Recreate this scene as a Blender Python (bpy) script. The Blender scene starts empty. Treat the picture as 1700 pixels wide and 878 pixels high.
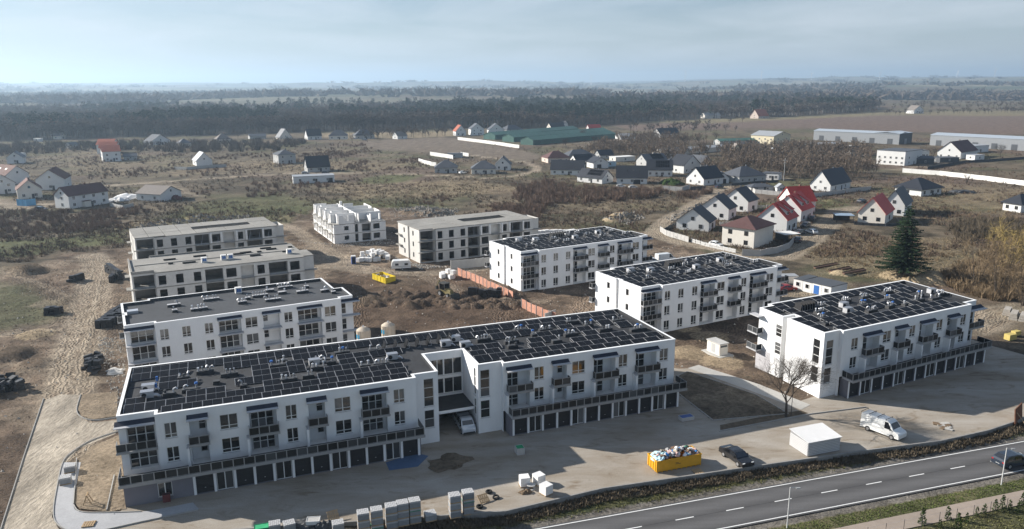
import bpy, bmesh, math, random
import numpy as np
from mathutils import Matrix, Vector

random.seed(7)
rng = np.random.default_rng(7)
SC = bpy.context.scene
COL = SC.collection
R = math.radians
HAZE_D, HAZE_TOP = 0.00015, 260.0

# ------------------------------------------------------------------ camera
cam_d = bpy.data.cameras.new('camera')
cam = bpy.data.objects.new('camera', cam_d)
COL.objects.link(cam)
cam_d.sensor_width = 36.0
cam_d.lens = 36.0 * 1286.3 / 1700.0
cam_d.clip_start = 1.0
cam_d.clip_end = 40000.0
PITCH, ROLL, CAM_H = R(13.1724), R(-0.3344), 48.905
_rt = Vector((1, 0, 0)); _up = Vector((0, math.sin(PITCH), math.cos(PITCH))); _fw = Vector((0, math.cos(PITCH), -math.sin(PITCH)))
_r2 = _rt * math.cos(ROLL) + _up * math.sin(ROLL)
_u2 = _up * math.cos(ROLL) - _rt * math.sin(ROLL)
_m = Matrix((_r2, _u2, -_fw)).transposed().to_4x4()
_m.translation = (0, 0, CAM_H)
cam.matrix_world = _m
SC.camera = cam

# ------------------------------------------------------------------ light: low morning sun from the left, slightly beyond the site
SUN_EL = R(26.5)
SUN_DIR = Vector((-0.950 * math.cos(SUN_EL), 0.312 * math.cos(SUN_EL), math.sin(SUN_EL))).normalized()   # towards the sun
sun_d = bpy.data.lights.new('sun', 'SUN')
sun_d.energy = 5.0
sun_d.angle = R(0.53)
sun_d.color = (1.0, 0.945, 0.87)
sun = bpy.data.objects.new('sun', sun_d)
COL.objects.link(sun)
sun.rotation_euler = (-SUN_DIR).to_track_quat('-Z', 'Y').to_euler()
sun.location = (-150, 120, 120)

world = bpy.data.worlds.new('World')
SC.world = world
world.use_nodes = True
nt = world.node_tree
nt.nodes.clear()
def N(tree, t, **k):
    n = tree.nodes.new(t)
    for a, b in k.items():
        setattr(n, a, b)
    return n
sky = N(nt, 'ShaderNodeTexSky', sky_type='NISHITA')
sky.sun_disc = False
sky.sun_elevation = SUN_EL
sky.sun_rotation = math.atan2(SUN_DIR.x, SUN_DIR.y)
sky.altitude = 60
sky.air_density = 1.0
sky.dust_density = 0.7
sky.ozone_density = 1.6
tc = N(nt, 'ShaderNodeTexCoord')
sep = N(nt, 'ShaderNodeSeparateXYZ')
nt.links.new(tc.outputs['Generated'], sep.inputs[0])
den = N(nt, 'ShaderNodeMath', operation='ADD'); den.inputs[1].default_value = 0.10
mx = N(nt, 'ShaderNodeMath', operation='MAXIMUM'); mx.inputs[1].default_value = 0.0
nt.links.new(sep.outputs['Z'], mx.inputs[0]); nt.links.new(mx.outputs[0], den.inputs[0])
dx = N(nt, 'ShaderNodeMath', operation='DIVIDE'); dy = N(nt, 'ShaderNodeMath', operation='DIVIDE')
nt.links.new(sep.outputs['X'], dx.inputs[0]); nt.links.new(den.outputs[0], dx.inputs[1])
nt.links.new(sep.outputs['Y'], dy.inputs[0]); nt.links.new(den.outputs[0], dy.inputs[1])
comb = N(nt, 'ShaderNodeCombineXYZ')
nt.links.new(dx.outputs[0], comb.inputs[0]); nt.links.new(dy.outputs[0], comb.inputs[1])
nz = N(nt, 'ShaderNodeTexNoise'); nz.inputs['Scale'].default_value = 0.6; nz.inputs['Detail'].default_value = 8; nz.inputs['Roughness'].default_value = 0.58; nz.inputs['Distortion'].default_value = 0.5
nt.links.new(comb.outputs[0], nz.inputs['Vector'])
rmp = N(nt, 'ShaderNodeValToRGB')
rmp.color_ramp.elements[0].position = 0.40; rmp.color_ramp.elements[0].color = (0, 0, 0, 1)
rmp.color_ramp.elements[1].position = 0.74; rmp.color_ramp.elements[1].color = (1, 1, 1, 1)
nt.links.new(nz.outputs['Fac'], rmp.inputs[0])
# thin veil clouds: scattered light added to the clear sky
cm = N(nt, 'ShaderNodeMath', operation='MULTIPLY'); cm.inputs[1].default_value = 0.8
nt.links.new(rmp.outputs['Color'], cm.inputs[0])
mix = N(nt, 'ShaderNodeMixRGB'); mix.blend_type = 'MIX'
mix.inputs['Color2'].default_value = (12.0, 10.6, 9.6, 1)
nt.links.new(cm.outputs[0], mix.inputs['Fac']); nt.links.new(sky.outputs[0], mix.inputs['Color1'])
# pale haze low over the horizon, the same all round
hx = N(nt, 'ShaderNodeMath', operation='MULTIPLY'); hx.inputs[1].default_value = -11.0
nt.links.new(mx.outputs[0], hx.inputs[0])
he = N(nt, 'ShaderNodeMath', operation='EXPONENT'); nt.links.new(hx.outputs[0], he.inputs[0])
hf = N(nt, 'ShaderNodeMath', operation='MULTIPLY'); hf.inputs[1].default_value = 0.80; nt.links.new(he.outputs[0], hf.inputs[0])
tint = N(nt, 'ShaderNodeMixRGB'); tint.blend_type = 'MULTIPLY'; tint.inputs['Fac'].default_value = 1.0; tint.inputs['Color2'].default_value = (0.65, 0.82, 1.0, 1)
nt.links.new(mix.outputs[0], tint.inputs['Color1'])
mix2 = N(nt, 'ShaderNodeMixRGB'); mix2.inputs['Color2'].default_value = (7.7, 8.1, 8.3, 1)
nt.links.new(hf.outputs[0], mix2.inputs['Fac']); nt.links.new(tint.outputs[0], mix2.inputs['Color1'])
bg = N(nt, 'ShaderNodeBackground'); bg.inputs['Strength'].default_value = 0.05
nt.links.new(mix2.outputs[0], bg.inputs[0])
wo = N(nt, 'ShaderNodeOutputWorld')
nt.links.new(bg.outputs[0], wo.inputs[0])

SC.view_settings.view_transform = 'Standard'
SC.view_settings.look = 'None'
SC.view_settings.exposure = 0.92
SC.view_settings.gamma = 1.0
SC.view_settings.use_curve_mapping = False
SC.render.engine = 'CYCLES'
SC.cycles.max_bounces = 6
SC.cycles.diffuse_bounces = 3
SC.cycles.glossy_bounces = 3
SC.cycles.volume_bounces = 0
SC.cycles.use_denoising = True

# ------------------------------------------------------------------ materials
MATS = {}
def mat(name, col, rough=0.85, spec=0.25, var=0.12, scale=2.0, metal=0.0, bump=0.0, big=0.0, coat=0.0, stretch=None, rand=0.0):
    """principled surface with two octaves of worn colour; position in metres drives the pattern"""
    if name in MATS:
        return MATS[name]
    m = bpy.data.materials.new(name)
    m.use_nodes = True
    t = m.node_tree
    b = t.nodes['Principled BSDF']
    b.inputs['Roughness'].default_value = rough
    b.inputs['Specular IOR Level'].default_value = spec
    b.inputs['Metallic'].default_value = metal
    b.inputs['Coat Weight'].default_value = coat
    g = N(t, 'ShaderNodeNewGeometry')
    src = g.outputs['Position']
    if stretch:
        mp = N(t, 'ShaderNodeMapping'); mp.inputs['Scale'].default_value = stretch
        t.links.new(src, mp.inputs[0]); src = mp.outputs[0]
    n1 = N(t, 'ShaderNodeTexNoise'); n1.inputs['Scale'].default_value = scale; n1.inputs['Detail'].default_value = 6; n1.inputs['Roughness'].default_value = 0.65
    t.links.new(src, n1.inputs['Vector'])
    mr = N(t, 'ShaderNodeMapRange'); mr.inputs[1].default_value = 0.25; mr.inputs[2].default_value = 0.75; mr.inputs[3].default_value = 1 - var; mr.inputs[4].default_value = 1 + var
    t.links.new(n1.outputs['Fac'], mr.inputs[0])
    val = mr.outputs[0]
    if big:
        n2 = N(t, 'ShaderNodeTexNoise'); n2.inputs['Scale'].default_value = scale * 0.12; n2.inputs['Detail'].default_value = 4
        t.links.new(src, n2.inputs['Vector'])
        m2 = N(t, 'ShaderNodeMapRange'); m2.inputs[1].default_value = 0.3; m2.inputs[2].default_value = 0.7; m2.inputs[3].default_value = 1 - big; m2.inputs[4].default_value = 1 + big
        t.links.new(n2.outputs['Fac'], m2.inputs[0])
        mm = N(t, 'ShaderNodeMath', operation='MULTIPLY')
        t.links.new(val, mm.inputs[0]); t.links.new(m2.outputs[0], mm.inputs[1]); val = mm.outputs[0]
    if rand:
        oi = N(t, 'ShaderNodeObjectInfo')
        m3 = N(t, 'ShaderNodeMapRange'); m3.inputs[3].default_value = 1 - rand; m3.inputs[4].default_value = 1 + rand
        t.links.new(oi.outputs['Random'], m3.inputs[0])
        mm = N(t, 'ShaderNodeMath', operation='MULTIPLY')
        t.links.new(val, mm.inputs[0]); t.links.new(m3.outputs[0], mm.inputs[1]); val = mm.outputs[0]
    vm = N(t, 'ShaderNodeVectorMath', operation='SCALE')
    vm.inputs[0].default_value = col[:3]
    t.links.new(val, vm.inputs['Scale'])
    t.links.new(vm.outputs[0], b.inputs['Base Color'])
    if bump:
        bp = N(t, 'ShaderNodeBump'); bp.inputs['Strength'].default_value = 0.6; bp.inputs['Distance'].default_value = bump
        t.links.new(n1.outputs['Fac'], bp.inputs['Height']); t.links.new(bp.outputs[0], b.inputs['Normal'])
    MATS[name] = m
    return m

WHITE = mat('white_render', (0.75, 0.75, 0.745), 0.9, 0.15, 0.05, 0.9, big=0.06, stretch=(1, 1, .35))
CAPW = mat('parapet_cap', (0.82, 0.82, 0.81), 0.55, 0.4, 0.03, 1.0)
GREYR = mat('grey_render', (0.17, 0.165, 0.185), 0.9, 0.2, 0.06, 1.2, big=0.05)
FELT = mat('roof_felt', (0.032, 0.033, 0.036), 0.85, 0.3, 0.18, 1.6, big=0.22)
FELT2 = mat('roof_felt_grey', (0.052, 0.055, 0.060), 0.85, 0.3, 0.14, 1.2, big=0.18)
CONC = mat('raw_concrete', (0.27, 0.258, 0.235), 0.92, 0.15, 0.14, 1.1, big=0.14)
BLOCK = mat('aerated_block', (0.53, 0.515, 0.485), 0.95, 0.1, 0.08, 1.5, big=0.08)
BLOCKW = mat('white_block', (0.72, 0.71, 0.69), 0.95, 0.1, 0.06, 1.5, big=0.06)
SLAB = mat('slab_edge_grey', (0.42, 0.42, 0.43), 0.85, 0.2, 0.08, 1.5)
FRAME = mat('window_frame', (0.62, 0.62, 0.60), 0.5, 0.4, 0.03)
DFRAME = mat('dark_frame', (0.03, 0.03, 0.033), 0.45, 0.4, 0.05)
RAILF = mat('railing_frame', (0.30, 0.30, 0.30), 0.5, 0.4, 0.05, metal=0.2)
ALU = mat('aluminium', (0.62, 0.62, 0.63), 0.4, 0.5, 0.05, metal=0.5)
GDOOR = mat('garage_door', (0.018, 0.018, 0.02), 0.5, 0.4, 0.1, 3, stretch=(0.3, 0.3, 6))
NAVY = mat('navy_membrane', (0.010, 0.016, 0.034), 0.6, 0.4, 0.15, 2.0)
BLUE = mat('blue_plastic', (0.03, 0.12, 0.36), 0.5, 0.4, 0.1)
BLACK = mat('black_plastic', (0.014, 0.014, 0.016), 0.5, 0.4, 0.15, 3.0, rand=0.3)
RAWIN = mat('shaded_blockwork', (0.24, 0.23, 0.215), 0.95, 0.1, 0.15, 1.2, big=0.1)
STEEL = mat('galvanised_steel', (0.45, 0.45, 0.46), 0.4, 0.5, 0.1, metal=0.7)
DARK = mat('dark_opening', (0.02, 0.02, 0.02), 0.9, 0.1, 0.1)
RUBBER = mat('tyre_rubber', (0.02, 0.02, 0.02), 0.9, 0.2, 0.1)

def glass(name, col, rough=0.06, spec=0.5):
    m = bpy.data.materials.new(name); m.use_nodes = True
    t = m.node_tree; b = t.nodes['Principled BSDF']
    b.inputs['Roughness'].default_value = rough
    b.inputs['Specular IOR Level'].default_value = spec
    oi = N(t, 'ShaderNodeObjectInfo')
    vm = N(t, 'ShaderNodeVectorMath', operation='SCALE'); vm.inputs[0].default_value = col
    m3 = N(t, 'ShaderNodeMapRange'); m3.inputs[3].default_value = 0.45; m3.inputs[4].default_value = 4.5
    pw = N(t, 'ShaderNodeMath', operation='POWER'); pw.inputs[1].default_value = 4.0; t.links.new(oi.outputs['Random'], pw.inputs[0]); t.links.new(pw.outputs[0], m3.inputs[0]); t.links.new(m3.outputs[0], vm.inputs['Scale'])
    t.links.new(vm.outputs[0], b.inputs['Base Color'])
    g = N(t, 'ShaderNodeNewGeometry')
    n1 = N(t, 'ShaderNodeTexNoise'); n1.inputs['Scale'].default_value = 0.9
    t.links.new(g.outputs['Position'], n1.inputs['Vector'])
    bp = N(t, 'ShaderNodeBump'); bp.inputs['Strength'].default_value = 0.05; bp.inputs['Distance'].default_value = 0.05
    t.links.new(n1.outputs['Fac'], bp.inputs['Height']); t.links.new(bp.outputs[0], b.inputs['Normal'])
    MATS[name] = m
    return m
PANE = glass('window_glass', (0.030, 0.030, 0.030), spec=0.8)  # random paler panes put varied reflections and curtains into the base colour
TINT = glass('tinted_railing_glass', (0.017, 0.018, 0.019), 0.3, 0.25)
CARGL = glass('car_glass', (0.012, 0.013, 0.015), 0.04, 0.8)
CELL = mat('solar_cell', (0.004, 0.004, 0.0055), 0.45, 0.12, 0.25, 1.0, rand=0.3)

# ------------------------------------------------------------------ mesh helpers
class MB:
    """collects faces with material slots; build() makes ONE mesh object"""
    def __init__(s):
        s.v = []; s.f = []; s.mi = []; s.m = []
    def _m(s, m):
        if m not in s.m:
            s.m.append(m)
        return s.m.index(m)
    def face(s, pts, m):
        i = len(s.v); s.v += [tuple(p) for p in pts]; s.f.append(tuple(range(i, i + len(pts)))); s.mi.append(s._m(m)); return s
    def hexa(s, b, t, m):
        """b, t: 4 bottom and 4 top points, counter-clockwise seen from above"""
        i = len(s.v); s.v += [tuple(p) for p in b] + [tuple(p) for p in t]; k = s._m(m)
        for f in ((3, 2, 1, 0), (4, 5, 6, 7), (0, 1, 5, 4), (1, 2, 6, 5), (2, 3, 7, 6), (3, 0, 4, 7)):
            s.f.append(tuple(i + j for j in f)); s.mi.append(k)
        return s
    def box(s, x0, x1, y0, y1, z0, z1, m):
        return s.hexa([(x0, y0, z0), (x1, y0, z0), (x1, y1, z0), (x0, y1, z0)], [(x0, y0, z1), (x1, y0, z1), (x1, y1, z1), (x0, y1, z1)], m)
    def tube(s, p, q, r0, r1, m, n=6, caps=True):
        p = Vector(p); q = Vector(q); d = (q - p)
        if d.length < 1e-6:
            return s
        d.normalize(); a = d.orthogonal().normalized(); b = d.cross(a)
        i = len(s.v); k = s._m(m)
        for c, r in ((p, r0), (q, r1)):
            for j in range(n):
                w = 2 * math.pi * j / n
                s.v.append(tuple(c + (a * math.cos(w) + b * math.sin(w)) * r))
        for j in range(n):
            s.f.append((i + j, i + (j + 1) % n, i + n + (j + 1) % n, i + n + j)); s.mi.append(k)
        if caps:
            s.f.append(tuple(i + n + j for j in range(n))); s.mi.append(k)
            s.f.append(tuple(i + n - 1 - j for j in range(n))); s.mi.append(k)
        return s
    def prism(s, poly, z0, z1, m, top=None, bottom=True):
        """poly counter-clockwise"""
        n = len(poly); i = len(s.v); k = s._m(m)
        s.v += [(p[0], p[1], z0) for p in poly] + [(p[0], p[1], z1) for p in poly]
        for j in range(n):
            s.f.append((i + j, i + (j + 1) % n, i + n + (j + 1) % n, i + n + j)); s.mi.append(k)
        s.f.append(tuple(i + n + j for j in range(n))); s.mi.append(s._m(top or m))
        if bottom:
            s.f.append(tuple(i + n - 1 - j for j in range(n))); s.mi.append(k)
        return s
    def mesh(s, name, fn=None):
        me = bpy.data.meshes.new(name)
        v = [fn(p) for p in s.v] if fn else s.v
        me.from_pydata(v, [], s.f)
        for m in s.m:
            me.materials.append(m)
        if len(s.m) > 1:
            me.polygons.foreach_set('material_index', s.mi)
        return me
    def build(s, name, parent=None, loc=(0, 0, 0), rz=0.0, fn=None):
        return link(name, s.mesh(name, fn), parent, loc, rz)

def link(name, me, parent=None, loc=(0, 0, 0), rz=0.0, scale=None):
    o = bpy.data.objects.new(name, me)
    COL.objects.link(o)
    o.parent = parent
    o.location = loc
    if rz:
        o.rotation_euler = (0, 0, rz)
    if scale:
        o.scale = scale
    return o

_cache = {}
def boxo(name, x0, x1, y0, y1, z0, z1, m, parent=None, fn=None):
    """a box-shaped piece; alike pieces share one mesh"""
    c = ((x0 + x1) / 2, (y0 + y1) / 2, (z0 + z1) / 2)
    key = (round(x1 - x0, 3), round(y1 - y0, 3), round(z1 - z0, 3), m.name)
    if key not in _cache:
        hx, hy, hz = (x1 - x0) / 2, (y1 - y0) / 2, (z1 - z0) / 2
        _cache[key] = MB().box(-hx, hx, -hy, hy, -hz, hz, m).mesh(name)
    return link(name, _cache[key], parent, fn(c) if fn else c)

def thing(name, label, cat, loc=(0, 0, 0), rz=0.0, group=None):
    o = bpy.data.objects.new(name, None)
    COL.objects.link(o)
    o.empty_display_size = 0.5
    o.location = loc if len(loc) == 3 else (loc[0], loc[1], 0)
    o.rotation_euler = (0, 0, rz)
    return tag(o, label, cat, group)

def tag(o, label=None, cat=None, group=None, kind=None):
    if label: o['label'] = label
    if cat: o['category'] = cat
    if group: o['group'] = group
    if kind: o['kind'] = kind
    return o

def copy_tree(o, parent=None):
    c = o.copy(); COL.objects.link(c); c.parent = parent
    for ch in o.children:
        copy_tree(ch, c)
    return c

def flat_mesh(name, poly, z, m, fn=None):
    from mathutils.geometry import tessellate_polygon
    tri = tessellate_polygon([[Vector((p[0], p[1], 0)) for p in poly]])
    fs = []
    for a, b_, c in tri:
        A, B, C_ = poly[a], poly[b_], poly[c]
        ar = (B[0] - A[0]) * (C_[1] - A[1]) - (B[1] - A[1]) * (C_[0] - A[0])
        if abs(ar) < 1e-6: continue
        fs.append((a, b_, c) if ar > 0 else (a, c, b_))
    me = bpy.data.meshes.new(name)
    me.from_pydata([(fn or (lambda q: q))((p[0], p[1], z)) for p in poly], [], fs)
    me.materials.append(m)
    return me

# smooth value noise in the plane
_perm = rng.random((256, 256))
def vnoise(x, y):
    xi = np.floor(x).astype(int); yi = np.floor(y).astype(int)
    fx = x - xi; fy = y - yi
    fx = fx * fx * (3 - 2 * fx); fy = fy * fy * (3 - 2 * fy)
    a = _perm[xi & 255, yi & 255]; b = _perm[(xi + 1) & 255, yi & 255]
    c = _perm[xi & 255, (yi + 1) & 255]; d = _perm[(xi + 1) & 255, (yi + 1) & 255]
    return (a * (1 - fx) + b * fx) * (1 - fy) + (c * (1 - fx) + d * fx) * fy
def fbm(x, y, o=4):
    s = 0; a = 0.5; t = 0
    for i in range(o):
        s = s + a * vnoise(x + 17.3 * i, y - 9.1 * i); t += a; a *= 0.5; x = x * 2.03; y = y * 2.03
    return s / t
def sstep(a, b, x):
    t = np.clip((x - a) / (b - a), 0, 1)
    return t * t * (3 - 2 * t)
def seg_dist(x, y, pts, closed=False):
    d = np.full(x.shape, 1e9)
    P = list(pts) + ([pts[0]] if closed else [])
    for (ax, ay), (bx, by) in zip(P[:-1], P[1:]):
        vx, vy = bx - ax, by - ay
        t = np.clip(((x - ax) * vx + (y - ay) * vy) / (vx * vx + vy * vy + 1e-9), 0, 1)
        d = np.minimum(d, np.hypot(x - ax - t * vx, y - ay - t * vy))
    return d
def poly_sd(x, y, poly):
    """signed distance, negative inside"""
    ins = np.zeros(x.shape, bool)
    n = len(poly)
    for i in range(n):
        (ax, ay), (bx, by) = poly[i], poly[(i + 1) % n]
        c = (ay > y) != (by > y)
        with np.errstate(divide='ignore', invalid='ignore'):
            ins ^= c & (x < (bx - ax) * (y - ay) / (by - ay + 1e-12) + ax)
    d = seg_dist(x, y, poly, True)
    return np.where(ins, -d, d)

# ------------------------------------------------------------------ ground: one sheet to the horizon
def axis(lo, hi, step, far_lo, far_hi, g=1.06):
    a = list(np.arange(lo, hi + 1e-6, step))
    s = step; v = hi
    while v < far_hi:
        s *= g; v += s; a.append(v)
    s = step; v = lo; pre = []
    while v > far_lo:
        s *= g; v -= s; pre.append(v)
    return np.array(pre[::-1] + a)
gx = axis(-112, 122, 0.55, -14000, 14000, 1.045)
gy = axis(72, 262, 0.55, -2500, 15000, 1.04)
GX, GY = np.meshgrid(gx, gy)

ROAD_P0 = (2.71, 79.3); RD = (0.9558, 0.2940); RN = (-0.2940, 0.9558)
WALL = [(-60, 75.2), (-28.2, 78.6), (-0.9, 81.8), (11.0, 86.9), (28.3, 91.5), (48.2, 96.7), (59.4, 99.3), (68.1, 102.6), (76.5, 106.9), (110.0, 120.0)]
def road_st(x, y):
    ax, ay = x - ROAD_P0[0], y - ROAD_P0[1]
    return ax * RN[0] + ay * RN[1], ax * RD[0] + ay * RD[1]
_wst = [road_st(*p) for p in WALL]

SITE = [(-61.4, 71.9), (-109.8, 147.8), (-136.8, 201.2), (-132.0, 227.4), (-117.9, 234.0), (-79.4, 272.2), (-79.5, 307.4), (-48.7, 310.8), (-35.2, 299.8), (8.4, 262.4), (45.4, 254.6), (47.7, 240.4), (60.2, 215.7), (71.1, 202.2), (72.0, 186.7), (59.7, 168.1), (47.5, 131.4), (49.6, 112.5), (23.9, 106.3), (-0.1, 98.8), (-44.3, 79.7), (-53.7, 71.8)]
YARD = [(-43.5, 72.8), (-46.2, 80.7), (-46.4, 83.3), (-47.5, 89.3), (-13.8, 108.9), (22.7, 131.8), (29.2, 128.0), (31.6, 128.3), (39.5, 119.3), (44.2, 113.1), (49.2, 116.1), (58.9, 125.3), (88.3, 144.2), (90.9, 138.8), (95.6, 130.6), (110.0, 119.6), (76.3, 106.6), (68.0, 102.4), (59.3, 99.1), (48.1, 96.5), (28.2, 91.3), (10.9, 86.7), (-1.0, 81.6), (-28.2, 78.4), (-60, 75.0)]
TRACKS = [  # sandy tracks: points, half width, paleness
    ([(-61.1, 96.0), (-67.8, 109.7), (-74.0, 121.9), (-80.5, 135.1), (-88.6, 153.2), (-98.3, 173.9), (-108.6, 195.9), (-115.4, 211.2), (-124.7, 223.9)], 4.2, 1.0),
    ([(-107.3, 147.7), (-99.5, 150.7), (-90.9, 152.9), (-83.5, 156.9)], 1.3, 0.7),
    ([(-150.6, 212.1), (-122.0, 192.4), (-101.1, 174.0), (-93.1, 164.1)], 1.2, 0.45),
    ([(-83.3, 274.8), (-70.8, 256.1), (-58.1, 232.3), (-48.1, 215.5), (-37.4, 203.5), (-25.4, 198.5), (-14.5, 201.5), (-3.3, 207.6), (8.5, 214.0)], 3.0, 0.75),
    ([(-57.8, 209.7), (-46.2, 206.5), (-33.7, 200.7)], 3.5, 0.8),
    ([(-25.4, 198.5), (-13.3, 182.8), (-1.4, 171.9), (6.9, 171.7)], 2.0, 0.35),
    ([(77.2, 215.3), (67.5, 217.1), (60.5, 230.7), (52.6, 236.4), (48.0, 246.3), (48.2, 257.8), (56.4, 278.9), (69.6, 304.9), (85.2, 334.2), (95.6, 357.1), (107.1, 378.5), (121.7, 389.8), (144.0, 401.4)], 3.1, 1.0),
    ([(96.7, 361.2), (83.1, 353.5), (78.5, 351.7)], 2.6, 0.9),
    ([(143.9, 305.2), (129.7, 299.7), (110.7, 268.4), (92.9, 239.0), (77.8, 216.8)], 4.6, 0.8),
    ([(-239.1, 343.7), (-200.9, 316.5), (-198.2, 324.5)], 6.0, 0.8),
    ([(-215.7, 379.4), (-205.7, 385.8), (-167.1, 413.9), (-125.4, 437.2), (-98.5, 438.8), (-56.6, 430.7), (-12.5, 411.7), (3.6, 421.9), (14.0, 442.1), (15.8, 464.9), (8.0, 494.4), (-20.2, 533.5), (-48.2, 573.6)], 2.8, 0.9),
    ([(-171.5, 386.5), (-156.0, 363.8), (-141.8, 349.1)], 2.5, 0.6),
    ([(92.7, 149.8), (105.1, 160.1), (115.2, 163.6)], 5.0, 0.8),
    ([(60.6, 170.5), (67.9, 175.5), (67.5, 186.8), (67.7, 217.9)], 3.5, 0.7),
    ([(197.2, 429.5), (222.6, 440.4), (258.4, 468.7), (287.8, 481.7), (338.8, 502.4)], 3.0, 0.5),
]
GREENS = [([(-158.6, 224.0), (-172.6, 244.9), (-155.3, 248.3), (-139.7, 256.1), (-129.6, 257.9), (-122.7, 243.4), (-135.9, 234.5), (-148.7, 219.7)], 3, 1.0),
          ([(-79.1, 391.8), (-79.9, 412.3), (-66.7, 431.3), (-49.2, 424.6), (-50.2, 405.6), (-69.1, 386.6)], 4, 1.3),
          ([(-113.2, 260.7), (-134.7, 285.4), (-134.5, 330.6), (-104.8, 353.5), (-84.8, 328.6), (-76.3, 337.1), (-52.9, 322.3), (-39.2, 335.6), (-21.8, 309.8), (-49.9, 303.3), (-80.1, 274.7)], 6, 0.75),
          ([(84.7, 322.0), (100.9, 321.3), (117.8, 312.5), (104.4, 294.8), (86.9, 298.3)], 3, 0.8),
          ([(123.9, 329.1), (146.7, 328.2), (131.5, 304.1), (117.4, 304.7)], 3, 0.8),
          ([(37.8, 145.1), (47.1, 152.7), (61.5, 187.0), (72.2, 196.1), (82.9, 180.7)], 3, 0.25),
          ([(104.5, 405.9), (153.6, 385.8), (136.2, 355.3), (112.6, 369.2)], 3, 0.7),
          ([(-0.2, 78.0), (16.9, 79.0), (69.5, 94.4), (56.8, 75.1)], 1, 0.0),
          ([(-443.0, 730.4), (-414.4, 760.9), (-343.3, 772.3), (-299.9, 661.5), (-369.9, 641.2)], 12, 1.0),
          ([(196.5, 348.7), (172.7, 362.1), (180.1, 323.3), (193.9, 329.8)], 3, 0.5)]
STRAWS = [([(-88.6, 367.2), (-87.8, 389.8), (-31.2, 404.6), (14.6, 369.1), (-28.7, 335.2), (-66.4, 340.4)], 8, 1.0),
          ([(82.9, 199.1), (79.4, 221.6), (106.2, 243.5), (144.1, 242.4), (130.4, 212.3), (97.2, 186.1)], 5, 0.7),
          ([(197.1, 388.6), (238.7, 359.2), (201.4, 294.1), (169.0, 302.7)], 8, 0.7),
          ([(-182.2, 501.7), (-115.8, 517.9), (-57.1, 494.4), (-72.0, 443.6), (-148.7, 457.2)], 12, 0.7),
          ([(-352.4, 578.7), (-320.3, 602.8), (-228.2, 537.7), (-150.8, 463.9), (-180.5, 422.7), (-240.8, 437.2)], 12, 0.5),
          ([(21.0, 333.2), (58.4, 323.0), (85.6, 330.6), (58.9, 299.3), (25.9, 297.6)], 6, 0.6)]
FIELDS = [([(121.1, 922.5), (248.5, 979.2), (543.8, 1183.0), (771.2, 1106.3), (501.0, 714.8), (385.6, 770.6), (314.6, 851.9), (226.0, 838.2), (126.0, 815.7)], (0.150, 0.110, 0.088)),
          ([(145.3, 991.5), (353.6, 1123.9), (574.9, 1251.2), (927.5, 1332.8), (771.2, 1106.3), (524.9, 1141.5), (244.8, 964.7)], (0.190, 0.160, 0.098)),
          ([(-134.7, 675.9), (-89.5, 733.1), (-48.7, 713.5), (23.4, 539.8), (12.0, 498.1), (-38.0, 553.1), (-110.4, 599.3)], (0.165, 0.133, 0.103)),
          ([(-201.0, 796.5), (-56.0, 822.9), (-50.9, 746.7), (-157.1, 707.0)], (0.25, 0.20, 0.13))]
ACC = [(-53.1, 72.8), (-58.1, 78.8), (-66.1, 96.0), (-74.9, 115.5), (-73.6, 118.0), (-69.7, 117.9), (-66.3, 109.7), (-62.9, 107.0), (-59.3, 108.1), (-57.3, 103.3), (-60.1, 98.6), (-59.4, 93.4), (-56.1, 86.5), (-53.8, 81.3), (-49.2, 76.1), (-46.1, 71.7)]
WALKA = [(-57.7, 89.4), (-54.4, 82.3), (-51.8, 79.0), (-48.7, 77.5), (-46.2, 78.0), (-42.6, 79.6), (-37.1, 82.4), (-38.6, 84.4), (-43.9, 82.5), (-48.8, 82.3), (-51.3, 82.6), (-57.8, 94.9), (-60.2, 94.9)]
FOREST = [(-480.8, 703.1), (-424.1, 736.8), (-373.0, 766.0), (-310.1, 778.3), (-238.3, 819.7), (-158.9, 832.8), (-60.6, 891.0), (0.9, 861.0), (68.2, 877.6), (124.7, 949.6), (198.8, 1033.3), (293.7, 1092.7), (386.4, 1119.4), (567.8, 1278.6), (693.7, 1475.0), (733.7, 1627.1), (602.0, 1749.7), (355.8, 1857.2), (71.2, 1814.3), (-195.3, 1726.7), (-531.0, 1552.6), (-1041.3, 1536.8)]
BEDS = [[(28.3, 124.6), (30.4, 126.6), (39.0, 116.1), (41.6, 108.8), (29.7, 106.6), (26.6, 117.2)]]
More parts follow.
